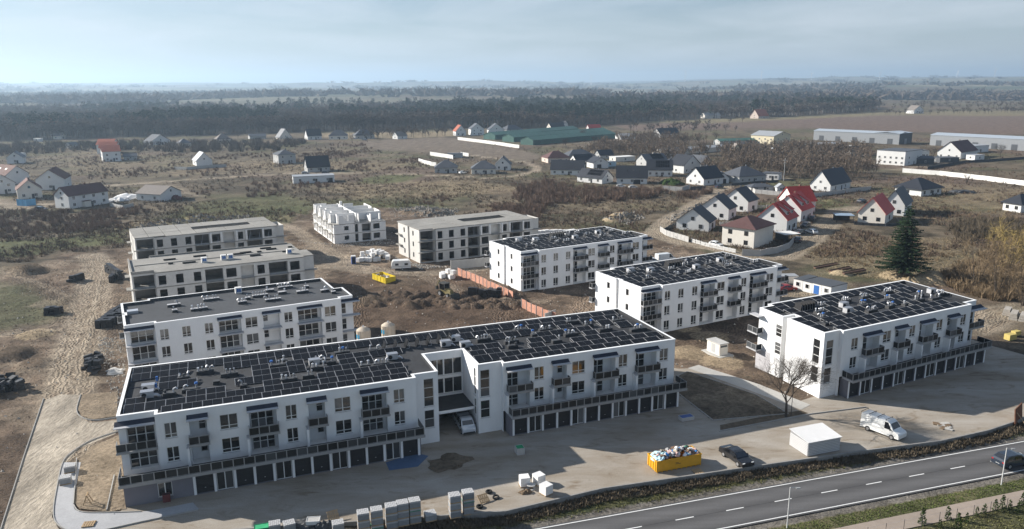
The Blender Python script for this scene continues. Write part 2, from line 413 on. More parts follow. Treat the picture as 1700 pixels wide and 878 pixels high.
# mud heaps and spoil mounds: x, y, radius, height, sand(0..1)
MOUNDS = []
_r = random.Random(3)
for px_ in range(120):
    a = _r.random(); b = _r.random()
    c0 = (-33.8, 166.6); c1 = (4.0, 165.9); c2 = (2.9, 181.3); c3 = (-30.3, 178.8)
    x = (c0[0] * (1 - a) + c1[0] * a) * (1 - b) + (c3[0] * (1 - a) + c2[0] * a) * b
    y = (c0[1] * (1 - a) + c1[1] * a) * (1 - b) + (c3[1] * (1 - a) + c2[1] * a) * b
    MOUNDS.append((x, y, _r.uniform(0.9, 2.1), _r.uniform(0.6, 1.5), 0.0))
for q in (((-33.5, 172.5), 5, 1.4, .1), ((-27.3, 189.0), 6, 0.9, .1), ((-130.7, 203.0), 6, 2.2, .2), ((-136.6, 206.0), 4, 1.5, .2), ((-96.3, 149.4), 4, 0.8, .8), ((-93.9, 136.9), 5, 1.6, .1), ((-85.9, 132.0), 4, 1.0, .1),
          ((104.5, 187.2), 5, 2.8, .9), ((101.5, 187.2), 4, 2.0, 1.0), ((98.7, 192.2), 5, 1.6, .9), ((85.5, 195.8), 3, 1.0, .9), ((40.6, 286.0), 5, 1.8, .8), ((36.3, 278.3), 4, 1.2, .9),
          ((-30.1, 295.3), 8, 2.0, .15), ((-37.6, 299.9), 7, 1.6, .15), ((-124.0, 276.1), 8, 1.3, .3), ((-133.3, 272.8), 7, 1.2, .3), ((-118.1, 288.8), 6, 1.2, .3), ((-81.4, 287.5), 6, 1.5, .2), ((133.2, 320.1), 4, 1.5, .1),
          ((35.6, 150.9), 3, 0.5, .6), ((39.0, 145.1), 4, 0.5, .6), ((32.4, 136.4), 4, 0.6, .6), ((37.8, 131.5), 4, 0.4, .6), ((-45.7, 220.9), 4, 0.8, .1), ((-72.9, 248.9), 3, 0.7, .2), ((67.6, 114.7), 2, .0, .2)):
    MOUNDS.append((q[0][0], q[0][1], q[1], q[2], q[3]))
# wheel passes that churn the site: centre lines of vehicle tracks
PASSES = [p_ for p_, hw_, pale_ in TRACKS]
_rp_ = random.Random(41)
_sx = [p[0] for p in SITE]; _sy = [p[1] for p in SITE]
for k_ in range(34):
    a0 = (_rp_.uniform(-85, 45), _rp_.uniform(118, 235)); ang = _rp_.uniform(0, 6.28); ln = [a0]
    for j_ in range(7):
        ang += _rp_.uniform(-.5, .5); ln.append((ln[-1][0] + math.cos(ang) * 5.5, ln[-1][1] + math.sin(ang) * 5.5))
    PASSES.append(ln)
PADS = []          # flat building plots, filled below
def _rect(o, yaw, x0, x1, y0, y1):
    c, s = math.cos(yaw), math.sin(yaw)
    return [(o[0] + c * x - s * y, o[1] + s * x + c * y) for x, y in ((x0, y0), (x1, y0), (x1, y1), (x0, y1))]
SITES = {'M': ((-47.27, 85.80), 0.3682), 'B': ((48.69, 114.74), 0.472), 'R3': ((2.12, 180.39), 0.5336), 'R2': ((25.30, 146.65), 0.5082), 'C2': ((-64.92, 123.85), 0.4876),
         'C3': ((-81.60, 161.20), 0.492), 'C4': ((-99.90, 201.40), 0.531), 'R4': ((-25.70, 211.20), 0.527), 'T': ((-55.7, 238.7), 0.46)}
for k, (o, yw) in SITES.items():
    ext = {'M': (0, 77.5, -2.0, 18), 'B': (0, 39, -1, 17), 'T': (0, 16, 0, 30)}.get(k, (0, 39, -1, 17))
    PADS.append(_rect(o, yw, *ext))

near = (GX > -420) & (GX < 420) & (GY > 40) & (GY < 700)
def field_near(fn, out, default):
    r = np.full(GX.shape, default, float)
    r[near] = fn(GX[near], GY[near])
    return r

S_, T_ = road_st(GX, GY)
WS = np.interp(T_, [w[1] for w in _wst], [w[0] for w in _wst])
nb = fbm(GX / 45, GY / 45, 4); nm = fbm(GX / 9 + 40, GY / 9, 4); nf = fbm(GX / 2.1 + 5, GY / 2.1 + 80, 3); nh = fbm(GX / 210 + 9, GY / 210 + 3, 4)
# ---- height
RR = np.hypot(GX, GY)
Hh = (nm - 0.5) * 0.5 * sstep(150, 400, RR) + (nf - 0.5) * 0.30
sd_site = field_near(lambda x, y: poly_sd(x, y, SITE), None, 400.0) + (nm - 0.5) * 7
m_site = 1 - sstep(-1.5, 2.0, sd_site)
Hh += m_site * ((nf - 0.5) * 0.35 + (nm - 0.45) * 0.3)
sandm = np.zeros(GX.shape)
for x, y, r, h, sd in MOUNDS:
    i = (abs(GX - x) < r * 1.6) & (abs(GY - y) < r * 1.6)
    d = np.hypot(GX[i] - x, GY[i] - y) / r * (0.8 + 0.5 * nf[i])
    k = np.clip(1 - d * d, 0, 1)
    Hh[i] = np.maximum(Hh[i], h * k * (0.75 + 0.5 * nf[i]))
    sandm[i] = np.maximum(sandm[i], np.where(k > 0.05, sd, 0))
trk = np.zeros(GX.shape); rut = np.zeros(GX.shape)
for pts, hw, pale in TRACKS:
    d = field_near(lambda x, y: seg_dist(x, y, pts), None, 999.0)
    w = 1 - sstep(hw * 0.65, hw * 1.25, d + (nf - 0.5) * 1.6 + (nm - .5) * 1.5)
    trk = np.maximum(trk, w * pale)
    ph = np.cos((d / max(hw * 0.55, .9)) * 2 * math.pi)
    rut = np.maximum(rut, w * (0.5 + 0.5 * ph))
Hh = Hh * (1 - 0.8 * np.clip(trk, 0, 1)) + trk * (nf - 0.5) * 0.12 - 0.10 * rut * (nf > 0.4)
for poly in PADS:
    d = field_near(lambda x, y: poly_sd(x, y, poly), None, 400.0)
    Hh = Hh * sstep(-0.3, 2.0, d) - 0.12 * (1 - sstep(-0.6, 0.2, d))
sd_yard = field_near(lambda x, y: poly_sd(x, y, YARD), None, 400.0)
Hh = Hh * sstep(0.2, 2.5, sd_yard) - 0.16 * (1 - sstep(-1.0, -0.1, sd_yard))
FLAT = [ACC, WALKA, [(-51.4, 82.3), (-58.8, 95.3), (-58.9, 99.5), (-56.8, 103.3), (-45.9, 82.9)], [(-70.9, 118.7), (-67.1, 111.0), (-62.6, 107.5), (-59.4, 108.7), (-64.8, 119.6)], [(30.5, 128.0), (33.4, 130.4), (46.3, 112.1), (42.9, 109.5)]]
for poly in FLAT:
    d = field_near(lambda x, y: poly_sd(x, y, poly), None, 400.0)
    Hh = Hh * sstep(0.0, 1.6, d) - 0.10 * (1 - sstep(-0.5, 0.3, d))
U = S_ - WS
roadside = (U < 0.6) & (GY < 200)
bank = -0.45 - 0.28 * sstep(0.3, 2.6, -U) + (nf - 0.5) * 0.42 * (1 - sstep(1.2, 2.4, -U))
bank = np.where(S_ < 0.9, -0.80, bank)
verge = -0.80 + 0.26 * sstep(7.4, 9.2, -S_) + (nf - 0.5) * 0.12 * sstep(7.6, 9, -S_)
bank = np.where(S_ < -6.9, verge, bank)
Hh = np.where(roadside, bank, Hh)
# far relief: rolling rises beyond the forest
far = sstep(1500, 3200, RR)
ridge = fbm(GX / 1900 + 3.1, GY / 1100 + 7.7, 4)
Hh += far * (ridge - 0.36) * 58 + sstep(4500, 10000, RR) * 46 * (0.45 + ridge) + sstep(900, 2600, GX) * sstep(2500, 6000, GY) * 22
Hh = np.where((GY < -200), 0, Hh)

# ---- soil and plant cover colour (dry, unlit albedo)
def lerp(a, b, t):
    return a * (1 - t[..., None]) + np.array(b) * t[..., None]
C = np.zeros(GX.shape + (3,)) + np.array((0.140, 0.112, 0.078))
C = lerp(C, (0.080, 0.066, 0.047), sstep(0.42, 0.66, nm))
C = lerp(C, (0.215, 0.175, 0.118), sstep(0.52, 0.78, nb) * 0.7 * sstep(0.3, 0.6, nf))
C = lerp(C, (0.096, 0.098, 0.050), sstep(0.52, 0.70, fbm(GX / 30 + 71, GY / 22 + 13, 4)) * 0.6)
C = lerp(C, (0.150, 0.108, 0.084), sstep(0.55, 0.75, fbm(GX / 60 + 21, GY / 30 + 33, 4)) * 0.7)
for poly, soft, amt in STRAWS:
    d = field_near(lambda x, y: poly_sd(x, y, poly), None, 400.0)
    C = lerp(C, (0.235, 0.186, 0.122), amt * (1 - sstep(-soft, soft, d + (nm - 0.5) * 14)) * sstep(0.25, 0.6, nf * 0.6 + nm * 0.4))
for poly, soft, amt in GREENS:
    if amt <= 0: continue
    d = field_near(lambda x, y: poly_sd(x, y, poly), None, 400.0)
    C = lerp(C, (0.100, 0.112, 0.048), np.clip(amt, 0, 1) * 0.75 * (1 - sstep(-soft, soft, d + (nm - 0.5) * 10)))
# far country: patchwork of fields and woods
fp = fbm(GX / 700 + 2, GY / 260 + 5, 3)
C = lerp(C, (0.085, 0.095, 0.060), far * sstep(0.46, 0.54, fp))
C = lerp(C, (0.235, 0.205, 0.140), far * sstep(0.60, 0.66, fp) * 0.8)
wide = (GY < 3200) & (GY > 300)
for poly, colr in FIELDS:
    d = np.full(GX.shape, 400.0); d[wide] = poly_sd(GX[wide], GY[wide], poly)
    C = lerp(C, colr, 1 - sstep(-6, 6, d + (nm - .5) * 8))
fl = np.full(GX.shape, 400.0); fm_ = (GY > 400) & (GY < 3500); fl[fm_] = poly_sd(GX[fm_], GY[fm_], FOREST)
C = lerp(C, (0.046, 0.039, 0.031), 1 - sstep(-4, 10, fl))   # leaf litter of the forest floor
# building site soil
site = lerp(lerp(np.zeros(GX.shape + (3,)) + np.array((0.192, 0.143, 0.103)), (0.096, 0.070, 0.051), sstep(0.40, 0.64, nm)), (0.250, 0.200, 0.150), sstep(0.62, 0.80, nb) * 0.7)
site = lerp(site, (0.070, 0.054, 0.041), sstep(0.52, 0.70, nf) * 0.6)
gpatch = field_near(lambda x, y: poly_sd(x, y, [(-139.9, 191.6), (-125.1, 192.5), (-106.1, 174.1), (-97.4, 155.5), (-103.0, 152.3), (-111.9, 150.9)]), None, 400.0)
site = lerp(site, (0.080, 0.086, 0.044), (1 - sstep(-4, 4, gpatch + (nm - .5) * 12)) * 0.8)
leftsand = (1 - sstep(-62, -40, GX)) * sstep(96, 110, GY)
site = lerp(site, (0.270, 0.218, 0.160), leftsand * sstep(0.50, 0.72, fbm(GX / 6 + 31, GY / 6 + 11, 4)) * 0.5)
mud = field_near(lambda x, y: poly_sd(x, y, [(-41.0, 163.1), (-44.1, 189.4), (-33.4, 198.6), (-14.0, 193.6), (6.8, 169.2), (9.4, 145.6), (-18.0, 146.1)]), None, 400.0)
site = lerp(site, (0.098, 0.067, 0.047), (1 - sstep(-4, 6, mud + (nm - .5) * 14)) * 0.75)
C = C * (1 - m_site[..., None]) + site * m_site[..., None]
C = lerp(C, (0.120, 0.088, 0.064), np.clip(sstep(0.25, 0.8, Hh), 0, 1) * (RR < 340) * (sandm < .3) * m_site)
C = lerp(C, (0.410, 0.320, 0.205), sandm * 0.9)
C = lerp(C, (0.355, 0.295, 0.222), np.clip(trk, 0, 1) * (0.55 + 0.6 * nf).clip(0, 1))
C = lerp(C, (0.170, 0.126, 0.088), np.clip(rut * sstep(.35, .6, nf) * trk, 0, 1) * 0.7)
# road bank: dark turned earth, then rough grass
C[roadside] = (np.array((0.085, 0.068, 0.050)) + (nf[..., None] - 0.3) * np.array((0.08, 0.07, 0.05)))[roadside]
gv = roadside & (((-U > 1.7) & (S_ > 1.3)) | (S_ < -7.6))
C[gv] = (np.array((0.100, 0.098, 0.050)) + (nm[..., None] - 0.5) * np.array((0.16, 0.10, 0.06)))[gv]
sh = roadside & (S_ < 1.6) & (S_ > -7.9)
C[sh] = (np.array((0.16, 0.145, 0.125)) * (0.75 + 0.5 * nf[..., None]))[sh]
C = np.clip(C, 0.02, 0.6)

rutd = np.full(GX.shape, 9.0)
for ln in PASSES:
    xs = [p[0] for p in ln]; ys = [p[1] for p in ln]
    i = (GX > min(xs) - 6) & (GX < max(xs) + 6) & (GY > min(ys) - 6) & (GY < max(ys) + 6)
    rutd[i] = np.minimum(rutd[i], seg_dist(GX[i], GY[i], ln))
rutm = np.clip(np.maximum(m_site * (1 - 0.0 * nf), trk), 0, 1) * (1 - sstep(2.6, 4.6, rutd)) * (RR < 420)

gm = bpy.data.materials.new('earth_and_scrub'); gm.use_nodes = True
t = gm.node_tree; b = t.nodes['Principled BSDF']; b.inputs['Roughness'].default_value = 0.97; b.inputs['Specular IOR Level'].default_value = 0.08
at = N(t, 'ShaderNodeAttribute'); at.attribute_name = 'soil'
ge = N(t, 'ShaderNodeNewGeometry')
n1 = N(t, 'ShaderNodeTexNoise'); n1.inputs['Scale'].default_value = 2.3; n1.inputs['Detail'].default_value = 8; n1.inputs['Roughness'].default_value = 0.7
n2 = N(t, 'ShaderNodeTexNoise'); n2.inputs['Scale'].default_value = 0.16; n2.inputs['Detail'].default_value = 8; n2.inputs['Roughness'].default_value = 0.72
for n_ in (n1, n2): t.links.new(ge.outputs['Position'], n_.inputs['Vector'])
m1 = N(t, 'ShaderNodeMapRange'); m1.inputs[1].default_value = .28; m1.inputs[2].default_value = .72; m1.inputs[3].default_value = 0.45; m1.inputs[4].default_value = 1.55
m2 = N(t, 'ShaderNodeMapRange'); m2.inputs[1].default_value = .3; m2.inputs[2].default_value = .7; m2.inputs[3].default_value = 0.55; m2.inputs[4].default_value = 1.45
t.links.new(n1.outputs['Fac'], m1.inputs[0]); t.links.new(n2.outputs['Fac'], m2.inputs[0])
mm = N(t, 'ShaderNodeMath', operation='MULTIPLY'); t.links.new(m1.outputs[0], mm.inputs[0]); t.links.new(m2.outputs[0], mm.inputs[1])
vs = N(t, 'ShaderNodeVectorMath', operation='SCALE'); t.links.new(at.outputs['Color'], vs.inputs[0]); t.links.new(mm.outputs[0], vs.inputs['Scale'])
# wheel ruts: fine bands following the tracks, broken up by noise
rd = N(t, 'ShaderNodeAttribute'); rd.attribute_name = 'rut_distance'; rk = N(t, 'ShaderNodeAttribute'); rk.attribute_name = 'rut_mask'
n3 = N(t, 'ShaderNodeTexNoise'); n3.inputs['Scale'].default_value = 0.55; n3.inputs['Detail'].default_value = 4; t.links.new(ge.outputs['Position'], n3.inputs['Vector'])
w1 = N(t, 'ShaderNodeMath', operation='MULTIPLY_ADD'); w1.inputs[1].default_value = 2.6; t.links.new(n3.outputs['Fac'], w1.inputs[0]); t.links.new(rd.outputs['Fac'], w1.inputs[2])
w2 = N(t, 'ShaderNodeMath', operation='MULTIPLY'); w2.inputs[1].default_value = 8.2; t.links.new(w1.outputs[0], w2.inputs[0])
w3 = N(t, 'ShaderNodeMath', operation='SINE'); t.links.new(w2.outputs[0], w3.inputs[0])
w4 = N(t, 'ShaderNodeMath', operation='MULTIPLY'); t.links.new(w3.outputs[0], w4.inputs[0]); t.links.new(rk.outputs['Fac'], w4.inputs[1])
w5 = N(t, 'ShaderNodeMath', operation='MULTIPLY_ADD'); w5.inputs[1].default_value = 0.20; w5.inputs[2].default_value = 1.0; t.links.new(w4.outputs[0], w5.inputs[0])
vs2 = N(t, 'ShaderNodeVectorMath', operation='SCALE'); t.links.new(vs.outputs[0], vs2.inputs[0]); t.links.new(w5.outputs[0], vs2.inputs['Scale'])
t.links.new(vs2.outputs[0], b.inputs['Base Color'])
hsum = N(t, 'ShaderNodeMath', operation='MULTIPLY_ADD'); hsum.inputs[1].default_value = 0.22; t.links.new(w4.outputs[0], hsum.inputs[0]); t.links.new(n1.outputs['Fac'], hsum.inputs[2])
bp = N(t, 'ShaderNodeBump'); bp.inputs['Strength'].default_value = 1.0; bp.inputs['Distance'].default_value = 0.40
t.links.new(hsum.outputs[0], bp.inputs['Height']); t.links.new(bp.outputs[0], b.inputs['Normal'])

def grid_mesh(name, X, Y, Z, col, m, extra=None):
    ny, nx = X.shape
    me = bpy.data.meshes.new(name)
    co = np.stack([X, Y, Z], -1).reshape(-1, 3).astype(np.float32)
    me.vertices.add(len(co)); me.vertices.foreach_set('co', co.ravel())
    idx = np.arange(ny * nx).reshape(ny, nx)
    q = np.stack([idx[:-1, :-1], idx[:-1, 1:], idx[1:, 1:], idx[1:, :-1]], -1).reshape(-1, 4)
    me.loops.add(q.size); me.loops.foreach_set('vertex_index', q.ravel().astype(np.int32))
    me.polygons.add(len(q)); me.polygons.foreach_set('loop_start', np.arange(0, q.size, 4, dtype=np.int32)); me.polygons.foreach_set('loop_total', np.full(len(q), 4, np.int32))
    me.polygons.foreach_set('use_smooth', np.ones(len(q), bool))
    ca = me.color_attributes.new('soil', 'FLOAT_COLOR', 'POINT')
    ca.data.foreach_set('color', np.concatenate([col.reshape(-1, 3), np.ones((len(co), 1))], 1).astype(np.float32).ravel())
    for nm2, A in (extra or {}).items():
        fa = me.attributes.new(nm2, 'FLOAT', 'POINT'); fa.data.foreach_set('value', A.astype(np.float32).ravel())
    me.materials.append(m)
    me.update(); me.validate()
    return me
tag(link('ground', grid_mesh('ground', GX, GY, Hh, C, gm, {'rut_distance': rutd, 'rut_mask': rutm})), kind='structure')
def ground_z(x, y):
    j = np.clip(np.searchsorted(gx, x) - 1, 0, len(gx) - 2); i = np.clip(np.searchsorted(gy, y) - 1, 0, len(gy) - 2)
    fx = (x - gx[j]) / (gx[j + 1] - gx[j]); fy = (y - gy[i]) / (gy[i + 1] - gy[i])
    return Hh[i, j] * (1 - fx) * (1 - fy) + Hh[i, j + 1] * fx * (1 - fy) + Hh[i + 1, j] * (1 - fx) * fy + Hh[i + 1, j + 1] * fx * fy
def gz(p):
    return float(ground_z(p[0], p[1]))

# ------------------------------------------------------------------ laid surfaces
def sheet(name, poly, z, m, thick=0.0):
    """flat polygon; tessellated so that concave outlines hold"""
    me = flat_mesh(name, poly, z, m)
    return tag(link(name, me), kind='structure')
def along(s, t_):
    return (ROAD_P0[0] + RN[0] * s + RD[0] * t_, ROAD_P0[1] + RN[1] * s + RD[1] * t_)
def strip(s0, s1, t0, t1):
    return [along(s0, t0), along(s0, t1), along(s1, t1), along(s1, t0)]

def yard_mat():
    m = bpy.data.materials.new('compacted_gravel_yard'); m.use_nodes = True
    t = m.node_tree; b = t.nodes['Principled BSDF']; b.inputs['Roughness'].default_value = 0.93; b.inputs['Specular IOR Level'].default_value = 0.12
    g = N(t, 'ShaderNodeNewGeometry')
    mp = N(t, 'ShaderNodeMapping'); mp.inputs['Rotation'].default_value = (0, 0, -R(19)); mp.inputs['Scale'].default_value = (0.35, 1.0, 1.0)
    t.links.new(g.outputs['Position'], mp.inputs[0])
    def ns(sc, det, src, dist=0.0):
        n = N(t, 'ShaderNodeTexNoise'); n.inputs['Scale'].default_value = sc; n.inputs['Detail'].default_value = det; n.inputs['Roughness'].default_value = 0.66; n.inputs['Distortion'].default_value = dist
        t.links.new(src, n.inputs['Vector']); return n.outputs['Fac']
    def ramp(f, p0, p1, c0, c1):
        r = N(t, 'ShaderNodeValToRGB'); r.color_ramp.elements[0].position = p0; r.color_ramp.elements[1].position = p1
        r.color_ramp.elements[0].color = (*c0, 1); r.color_ramp.elements[1].color = (*c1, 1); t.links.new(f, r.inputs[0]); return r.outputs[0]
    c1 = ramp(ns(0.22, 5, mp.outputs[0], 0.4), 0.34, 0.66, (0.245, 0.204, 0.155), (0.360, 0.328, 0.285))
    c2 = ramp(ns(0.5, 6, mp.outputs[0], 1.2), 0.56, 0.72, (1, 1, 1), (0.62, 0.54, 0.45))
    c3 = ramp(ns(7.0, 6, g.outputs['Position']), 0.3, 0.7, (0.80, 0.80, 0.80), (1.16, 1.16, 1.16))
    a = N(t, 'ShaderNodeMixRGB'); a.blend_type = 'MULTIPLY'; a.inputs[0].default_value = 1; t.links.new(c1, a.inputs[1]); t.links.new(c2, a.inputs[2])
    a2 = N(t, 'ShaderNodeMixRGB'); a2.blend_type = 'MULTIPLY'; a2.inputs[0].default_value = 1; t.links.new(a.outputs[0], a2.inputs[1]); t.links.new(c3, a2.inputs[2])
    t.links.new(a2.outputs[0], b.inputs['Base Color'])
    bp = N(t, 'ShaderNodeBump'); bp.inputs['Strength'].default_value = 0.5; bp.inputs['Distance'].default_value = 0.05
    t.links.new(ns(3.0, 8, g.outputs['Position']), bp.inputs['Height']); t.links.new(bp.outputs[0], b.inputs['Normal'])
    return m
YARDM = yard_mat()
PAVE = mat('grey_paving', (0.36, 0.36, 0.365), 0.9, 0.15, 0.12, 5.0, big=0.06)
CONCP = mat('poured_concrete', (0.40, 0.385, 0.355), 0.9, 0.15, 0.10, 2.0, big=0.1)
KERB = mat('kerb_concrete', (0.33, 0.32, 0.30), 0.9, 0.15, 0.12, 3.0)
SOILB = mat('planting_soil', (0.125, 0.098, 0.070), 0.97, 0.05, 0.45, 1.6, bump=0.3, big=0.25)
SANDB = mat('sandy_fill', (0.235, 0.186, 0.132), 0.97, 0.05, 0.50, 1.8, bump=0.5, big=0.35)
SANDR = mat('rolled_sand', (0.34, 0.295, 0.235), 0.95, 0.08, 0.42, 1.6, bump=0.35, big=0.30, stretch=(1.6, .5, 1))
PATHM = mat('reddish_path', (0.30, 0.248, 0.205), 0.93, 0.1, 0.10, 1.5, big=0.08)
PAINT = mat('road_paint', (0.72, 0.72, 0.70), 0.7, 0.3, 0.12, 6.0)

def asphalt():
    m = bpy.data.materials.new('asphalt'); m.use_nodes = True
    t = m.node_tree; b = t.nodes['Principled BSDF']; b.inputs['Roughness'].default_value = 0.85; b.inputs['Specular IOR Level'].default_value = 0.2
    g = N(t, 'ShaderNodeNewGeometry')
    dp = N(t, 'ShaderNodeVectorMath', operation='DOT_PRODUCT'); dp.inputs[1].default_value = (RN[0], RN[1], 0)
    t.links.new(g.outputs['Position'], dp.inputs[0])
    base = ROAD_P0[0] * RN[0] + ROAD_P0[1] * RN[1]
    su = N(t, 'ShaderNodeMath', operation='SUBTRACT'); su.inputs[1].default_value = base; t.links.new(dp.outputs['Value'], su.inputs[0])
    sc = N(t, 'ShaderNodeMath', operation='MULTIPLY'); sc.inputs[1].default_value = 2 * math.pi / 3.2; t.links.new(su.outputs[0], sc.inputs[0])
    co = N(t, 'ShaderNodeMath', operation='COSINE'); t.links.new(sc.outputs[0], co.inputs[0])
    n1 = N(t, 'ShaderNodeTexNoise'); n1.inputs['Scale'].default_value = 9; n1.inputs['Detail'].default_value = 6
    mp = N(t, 'ShaderNodeMapping'); mp.inputs['Rotation'].default_value = (0, 0, -R(17.1)); mp.inputs['Scale'].default_value = (0.05, 1.3, 1)
    t.links.new(g.outputs['Position'], mp.inputs[0])
    n2 = N(t, 'ShaderNodeTexNoise'); n2.inputs['Scale'].default_value = 1.0; n2.inputs['Detail'].default_value = 5; t.links.new(mp.outputs[0], n2.inputs['Vector'])
    t.links.new(g.outputs['Position'], n1.inputs['Vector'])
    # polished middle of each lane is paler than the wheel paths' edges
    f = N(t, 'ShaderNodeMapRange'); f.inputs[1].default_value = -1; f.inputs[2].default_value = 1; f.inputs[3].default_value = 1.28; f.inputs[4].default_value = 0.90; t.links.new(co.outputs[0], f.inputs[0])
    f1 = N(t, 'ShaderNodeMapRange'); f1.inputs[3].default_value = 0.75; f1.inputs[4].default_value = 1.25; t.links.new(n1.outputs['Fac'], f1.inputs[0])
    f2 = N(t, 'ShaderNodeMapRange'); f2.inputs[3].default_value = 0.72; f2.inputs[4].default_value = 1.28; t.links.new(n2.outputs['Fac'], f2.inputs[0])
    a = N(t, 'ShaderNodeMath', operation='MULTIPLY'); t.links.new(f.outputs[0], a.inputs[0]); t.links.new(f1.outputs[0], a.inputs[1])
    a2 = N(t, 'ShaderNodeMath', operation='MULTIPLY'); t.links.new(a.outputs[0], a2.inputs[0]); t.links.new(f2.outputs[0], a2.inputs[1])
    v = N(t, 'ShaderNodeVectorMath', operation='SCALE'); v.inputs[0].default_value = (0.088, 0.086, 0.086); t.links.new(a2.outputs[0], v.inputs['Scale'])
    t.links.new(v.outputs[0], b.inputs['Base Color'])
    return m
ASPH = asphalt()
sheet('yard', YARD, 0.0, YARDM)
sheet('road', strip(0.35, -6.65, -160, 420), -0.70, ASPH)
road_lines = [sheet('road_edge_line', strip(0.07, -0.07, -160, 420), -0.695, PAINT), sheet('road_edge_line', strip(-6.23, -6.37, -160, 420), -0.695, PAINT)]
sheet('road_seam', strip(-3.12, -3.17, -160, 420), -0.697, mat('tar_seam', (0.028, 0.028, 0.028), .8, .2, .2, 3))
for k in range(-8, 22):
    sheet('road_dash', strip(-3.08, -3.22, 9.2 + 6.72 * k, 11.6 + 6.72 * k), -0.695, PAINT)
sheet('footpath', strip(-10.5, -13.0, -80, 260), -0.475, PATHM)

def kerb_run(name, pts, z0, z1, w, m, closed=False):
    mb = MB(); P_ = list(pts) + ([pts[0]] if closed else [])
    for a, b_ in zip(P_[:-1], P_[1:]):
        d = Vector((b_[0] - a[0], b_[1] - a[1])); L = d.length
        if L < 1e-3: continue
        d /= L; n_ = Vector((-d.y, d.x)) * w / 2
        mb.hexa([(a[0] - n_.x, a[1] - n_.y, z0), (b_[0] - n_.x, b_[1] - n_.y, z0), (b_[0] + n_.x, b_[1] + n_.y, z0), (a[0] + n_.x, a[1] + n_.y, z0)],
                [(a[0] - n_.x, a[1] - n_.y, z1), (b_[0] - n_.x, b_[1] - n_.y, z1), (b_[0] + n_.x, b_[1] + n_.y, z1), (a[0] + n_.x, a[1] + n_.y, z1)], m)
    return mb.build(name)
def smooth_path(pts, n=6):
    out = []
    for i in range(len(pts) - 1):
        p0 = pts[max(i - 1, 0)]; p1 = pts[i]; p2 = pts[i + 1]; p3 = pts[min(i + 2, len(pts) - 1)]
        for k in range(n):
            u = k / n
            out.append(tuple(0.5 * (2 * p1[j] + (p2[j] - p0[j]) * u + (2 * p0[j] - 5 * p1[j] + 4 * p2[j] - p3[j]) * u * u + (3 * p1[j] - p0[j] - 3 * p2[j] + p3[j]) * u ** 3) for j in (0, 1)))
    out.append(pts[-1])
    return out
# site access road of rolled sand on the left, kerbs, paved walk round the planting bed
sheet('access_road', ACC, 0.01, SANDR)
WALK = smooth_path([(-60.0, 94.6), (-57.6, 89.4), (-54.1, 82.3), (-51.9, 79.5), (-48.9, 78.0), (-46.4, 78.5), (-42.8, 80.1), (-37.2, 82.7)], 6) + smooth_path([(-38.5, 84.2), (-43.8, 82.2), (-48.6, 82.0), (-51.1, 82.3), (-52.7, 83.9), (-55.3, 89.4), (-57.6, 94.6)], 6)
sheet('sidewalk', WALK, 0.06, PAVE)
for nm_, pts, h_ in (('kerb', smooth_path([(-57.3, 104.1), (-59.7, 101.0), (-60.4, 97.4), (-60.0, 94.6), (-57.7, 89.4), (-54.2, 82.3), (-51.9, 79.4), (-48.8, 77.8), (-46.4, 78.3), (-42.8, 80.0), (-37.2, 82.5)], 5), 0.16),
                     ('kerb', smooth_path([(-70.2, 117.9), (-67.6, 111.9), (-65.5, 109.2), (-62.9, 107.9), (-59.8, 108.9)], 5), 0.16),
                     ('kerb', [(-75.3, 116.3), (-66.3, 96.4), (-58.5, 79.6), (-54.3, 70.8)], 0.16),
                     ('kerb', [(-58.7, 95.6), (-52.7, 83.9)], 0.22), ('kerb', [(-51.3, 90.9), (-48.0, 82.5)], 0.22), ('kerb', smooth_path([(-52.7, 83.9), (-51.1, 82.3), (-48.6, 82.0), (-43.8, 82.2)], 4), 0.16)):
    tag(kerb_run(nm_, pts, -0.1, h_, 0.10, KERB), kind='structure')
sheet('planting_bed', [(-51.5, 83.0), (-52.7, 84.2), (-58.3, 95.3), (-58.7, 99.1), (-56.6, 102.9), (-50.1, 90.9), (-45.9, 82.9), (-47.7, 82.3)], 0.045, SANDB)
sheet('planting_bed', [(-70.0, 117.9), (-67.4, 111.9), (-65.5, 109.4), (-63.1, 108.3), (-60.1, 109.4), (-64.8, 119.1)], 0.05, SANDB)
# between the two street blocks: concrete walk and dark soil triangle
sheet('concrete_walk', [(30.8, 128.3), (33.0, 129.8), (40.9, 120.6), (46.2, 112.1), (44.1, 110.3), (39.3, 117.0)], 0.03, CONCP)
bed = BEDS[0]
bx0 = min(p[0] for p in bed); bx1 = max(p[0] for p in bed); by0 = min(p[1] for p in bed); by1 = max(p[1] for p in bed)
X_, Y_ = np.meshgrid(np.arange(bx0, bx1, 0.35), np.arange(by0, by1, 0.35))
sdb = poly_sd(X_, Y_, bed)
Z_ = np.where(sdb < 0, 0.10 + 0.28 * fbm(X_ / 1.3, Y_ / 1.3, 3) * sstep(0, 0.8, -sdb), -0.1)
cc = np.array((0.145, 0.118, 0.086)) * (0.55 + 0.9 * fbm(X_ / 1.1 + 3, Y_ / 1.1, 3))[..., None]
tag(link('soil_bed', grid_mesh('soil_bed', X_, Y_, Z_, cc, gm)), kind='structure')
tag(kerb_run('kerb', bed, -0.1, 0.13, 0.12, KERB, True), kind='structure')
sheet('tree_strip', [(30.3, 105.0), (36.3, 107.4), (44.0, 110.1), (44.7, 109.0), (36.2, 105.7), (29.9, 103.3)], 0.03, SOILB)
tag(kerb_run('kerb', [(29.6, 102.9), (36.6, 105.5), (44.8, 108.6), (54.4, 111.1)], -0.05, 0.14, 0.13, KERB), kind='structure')
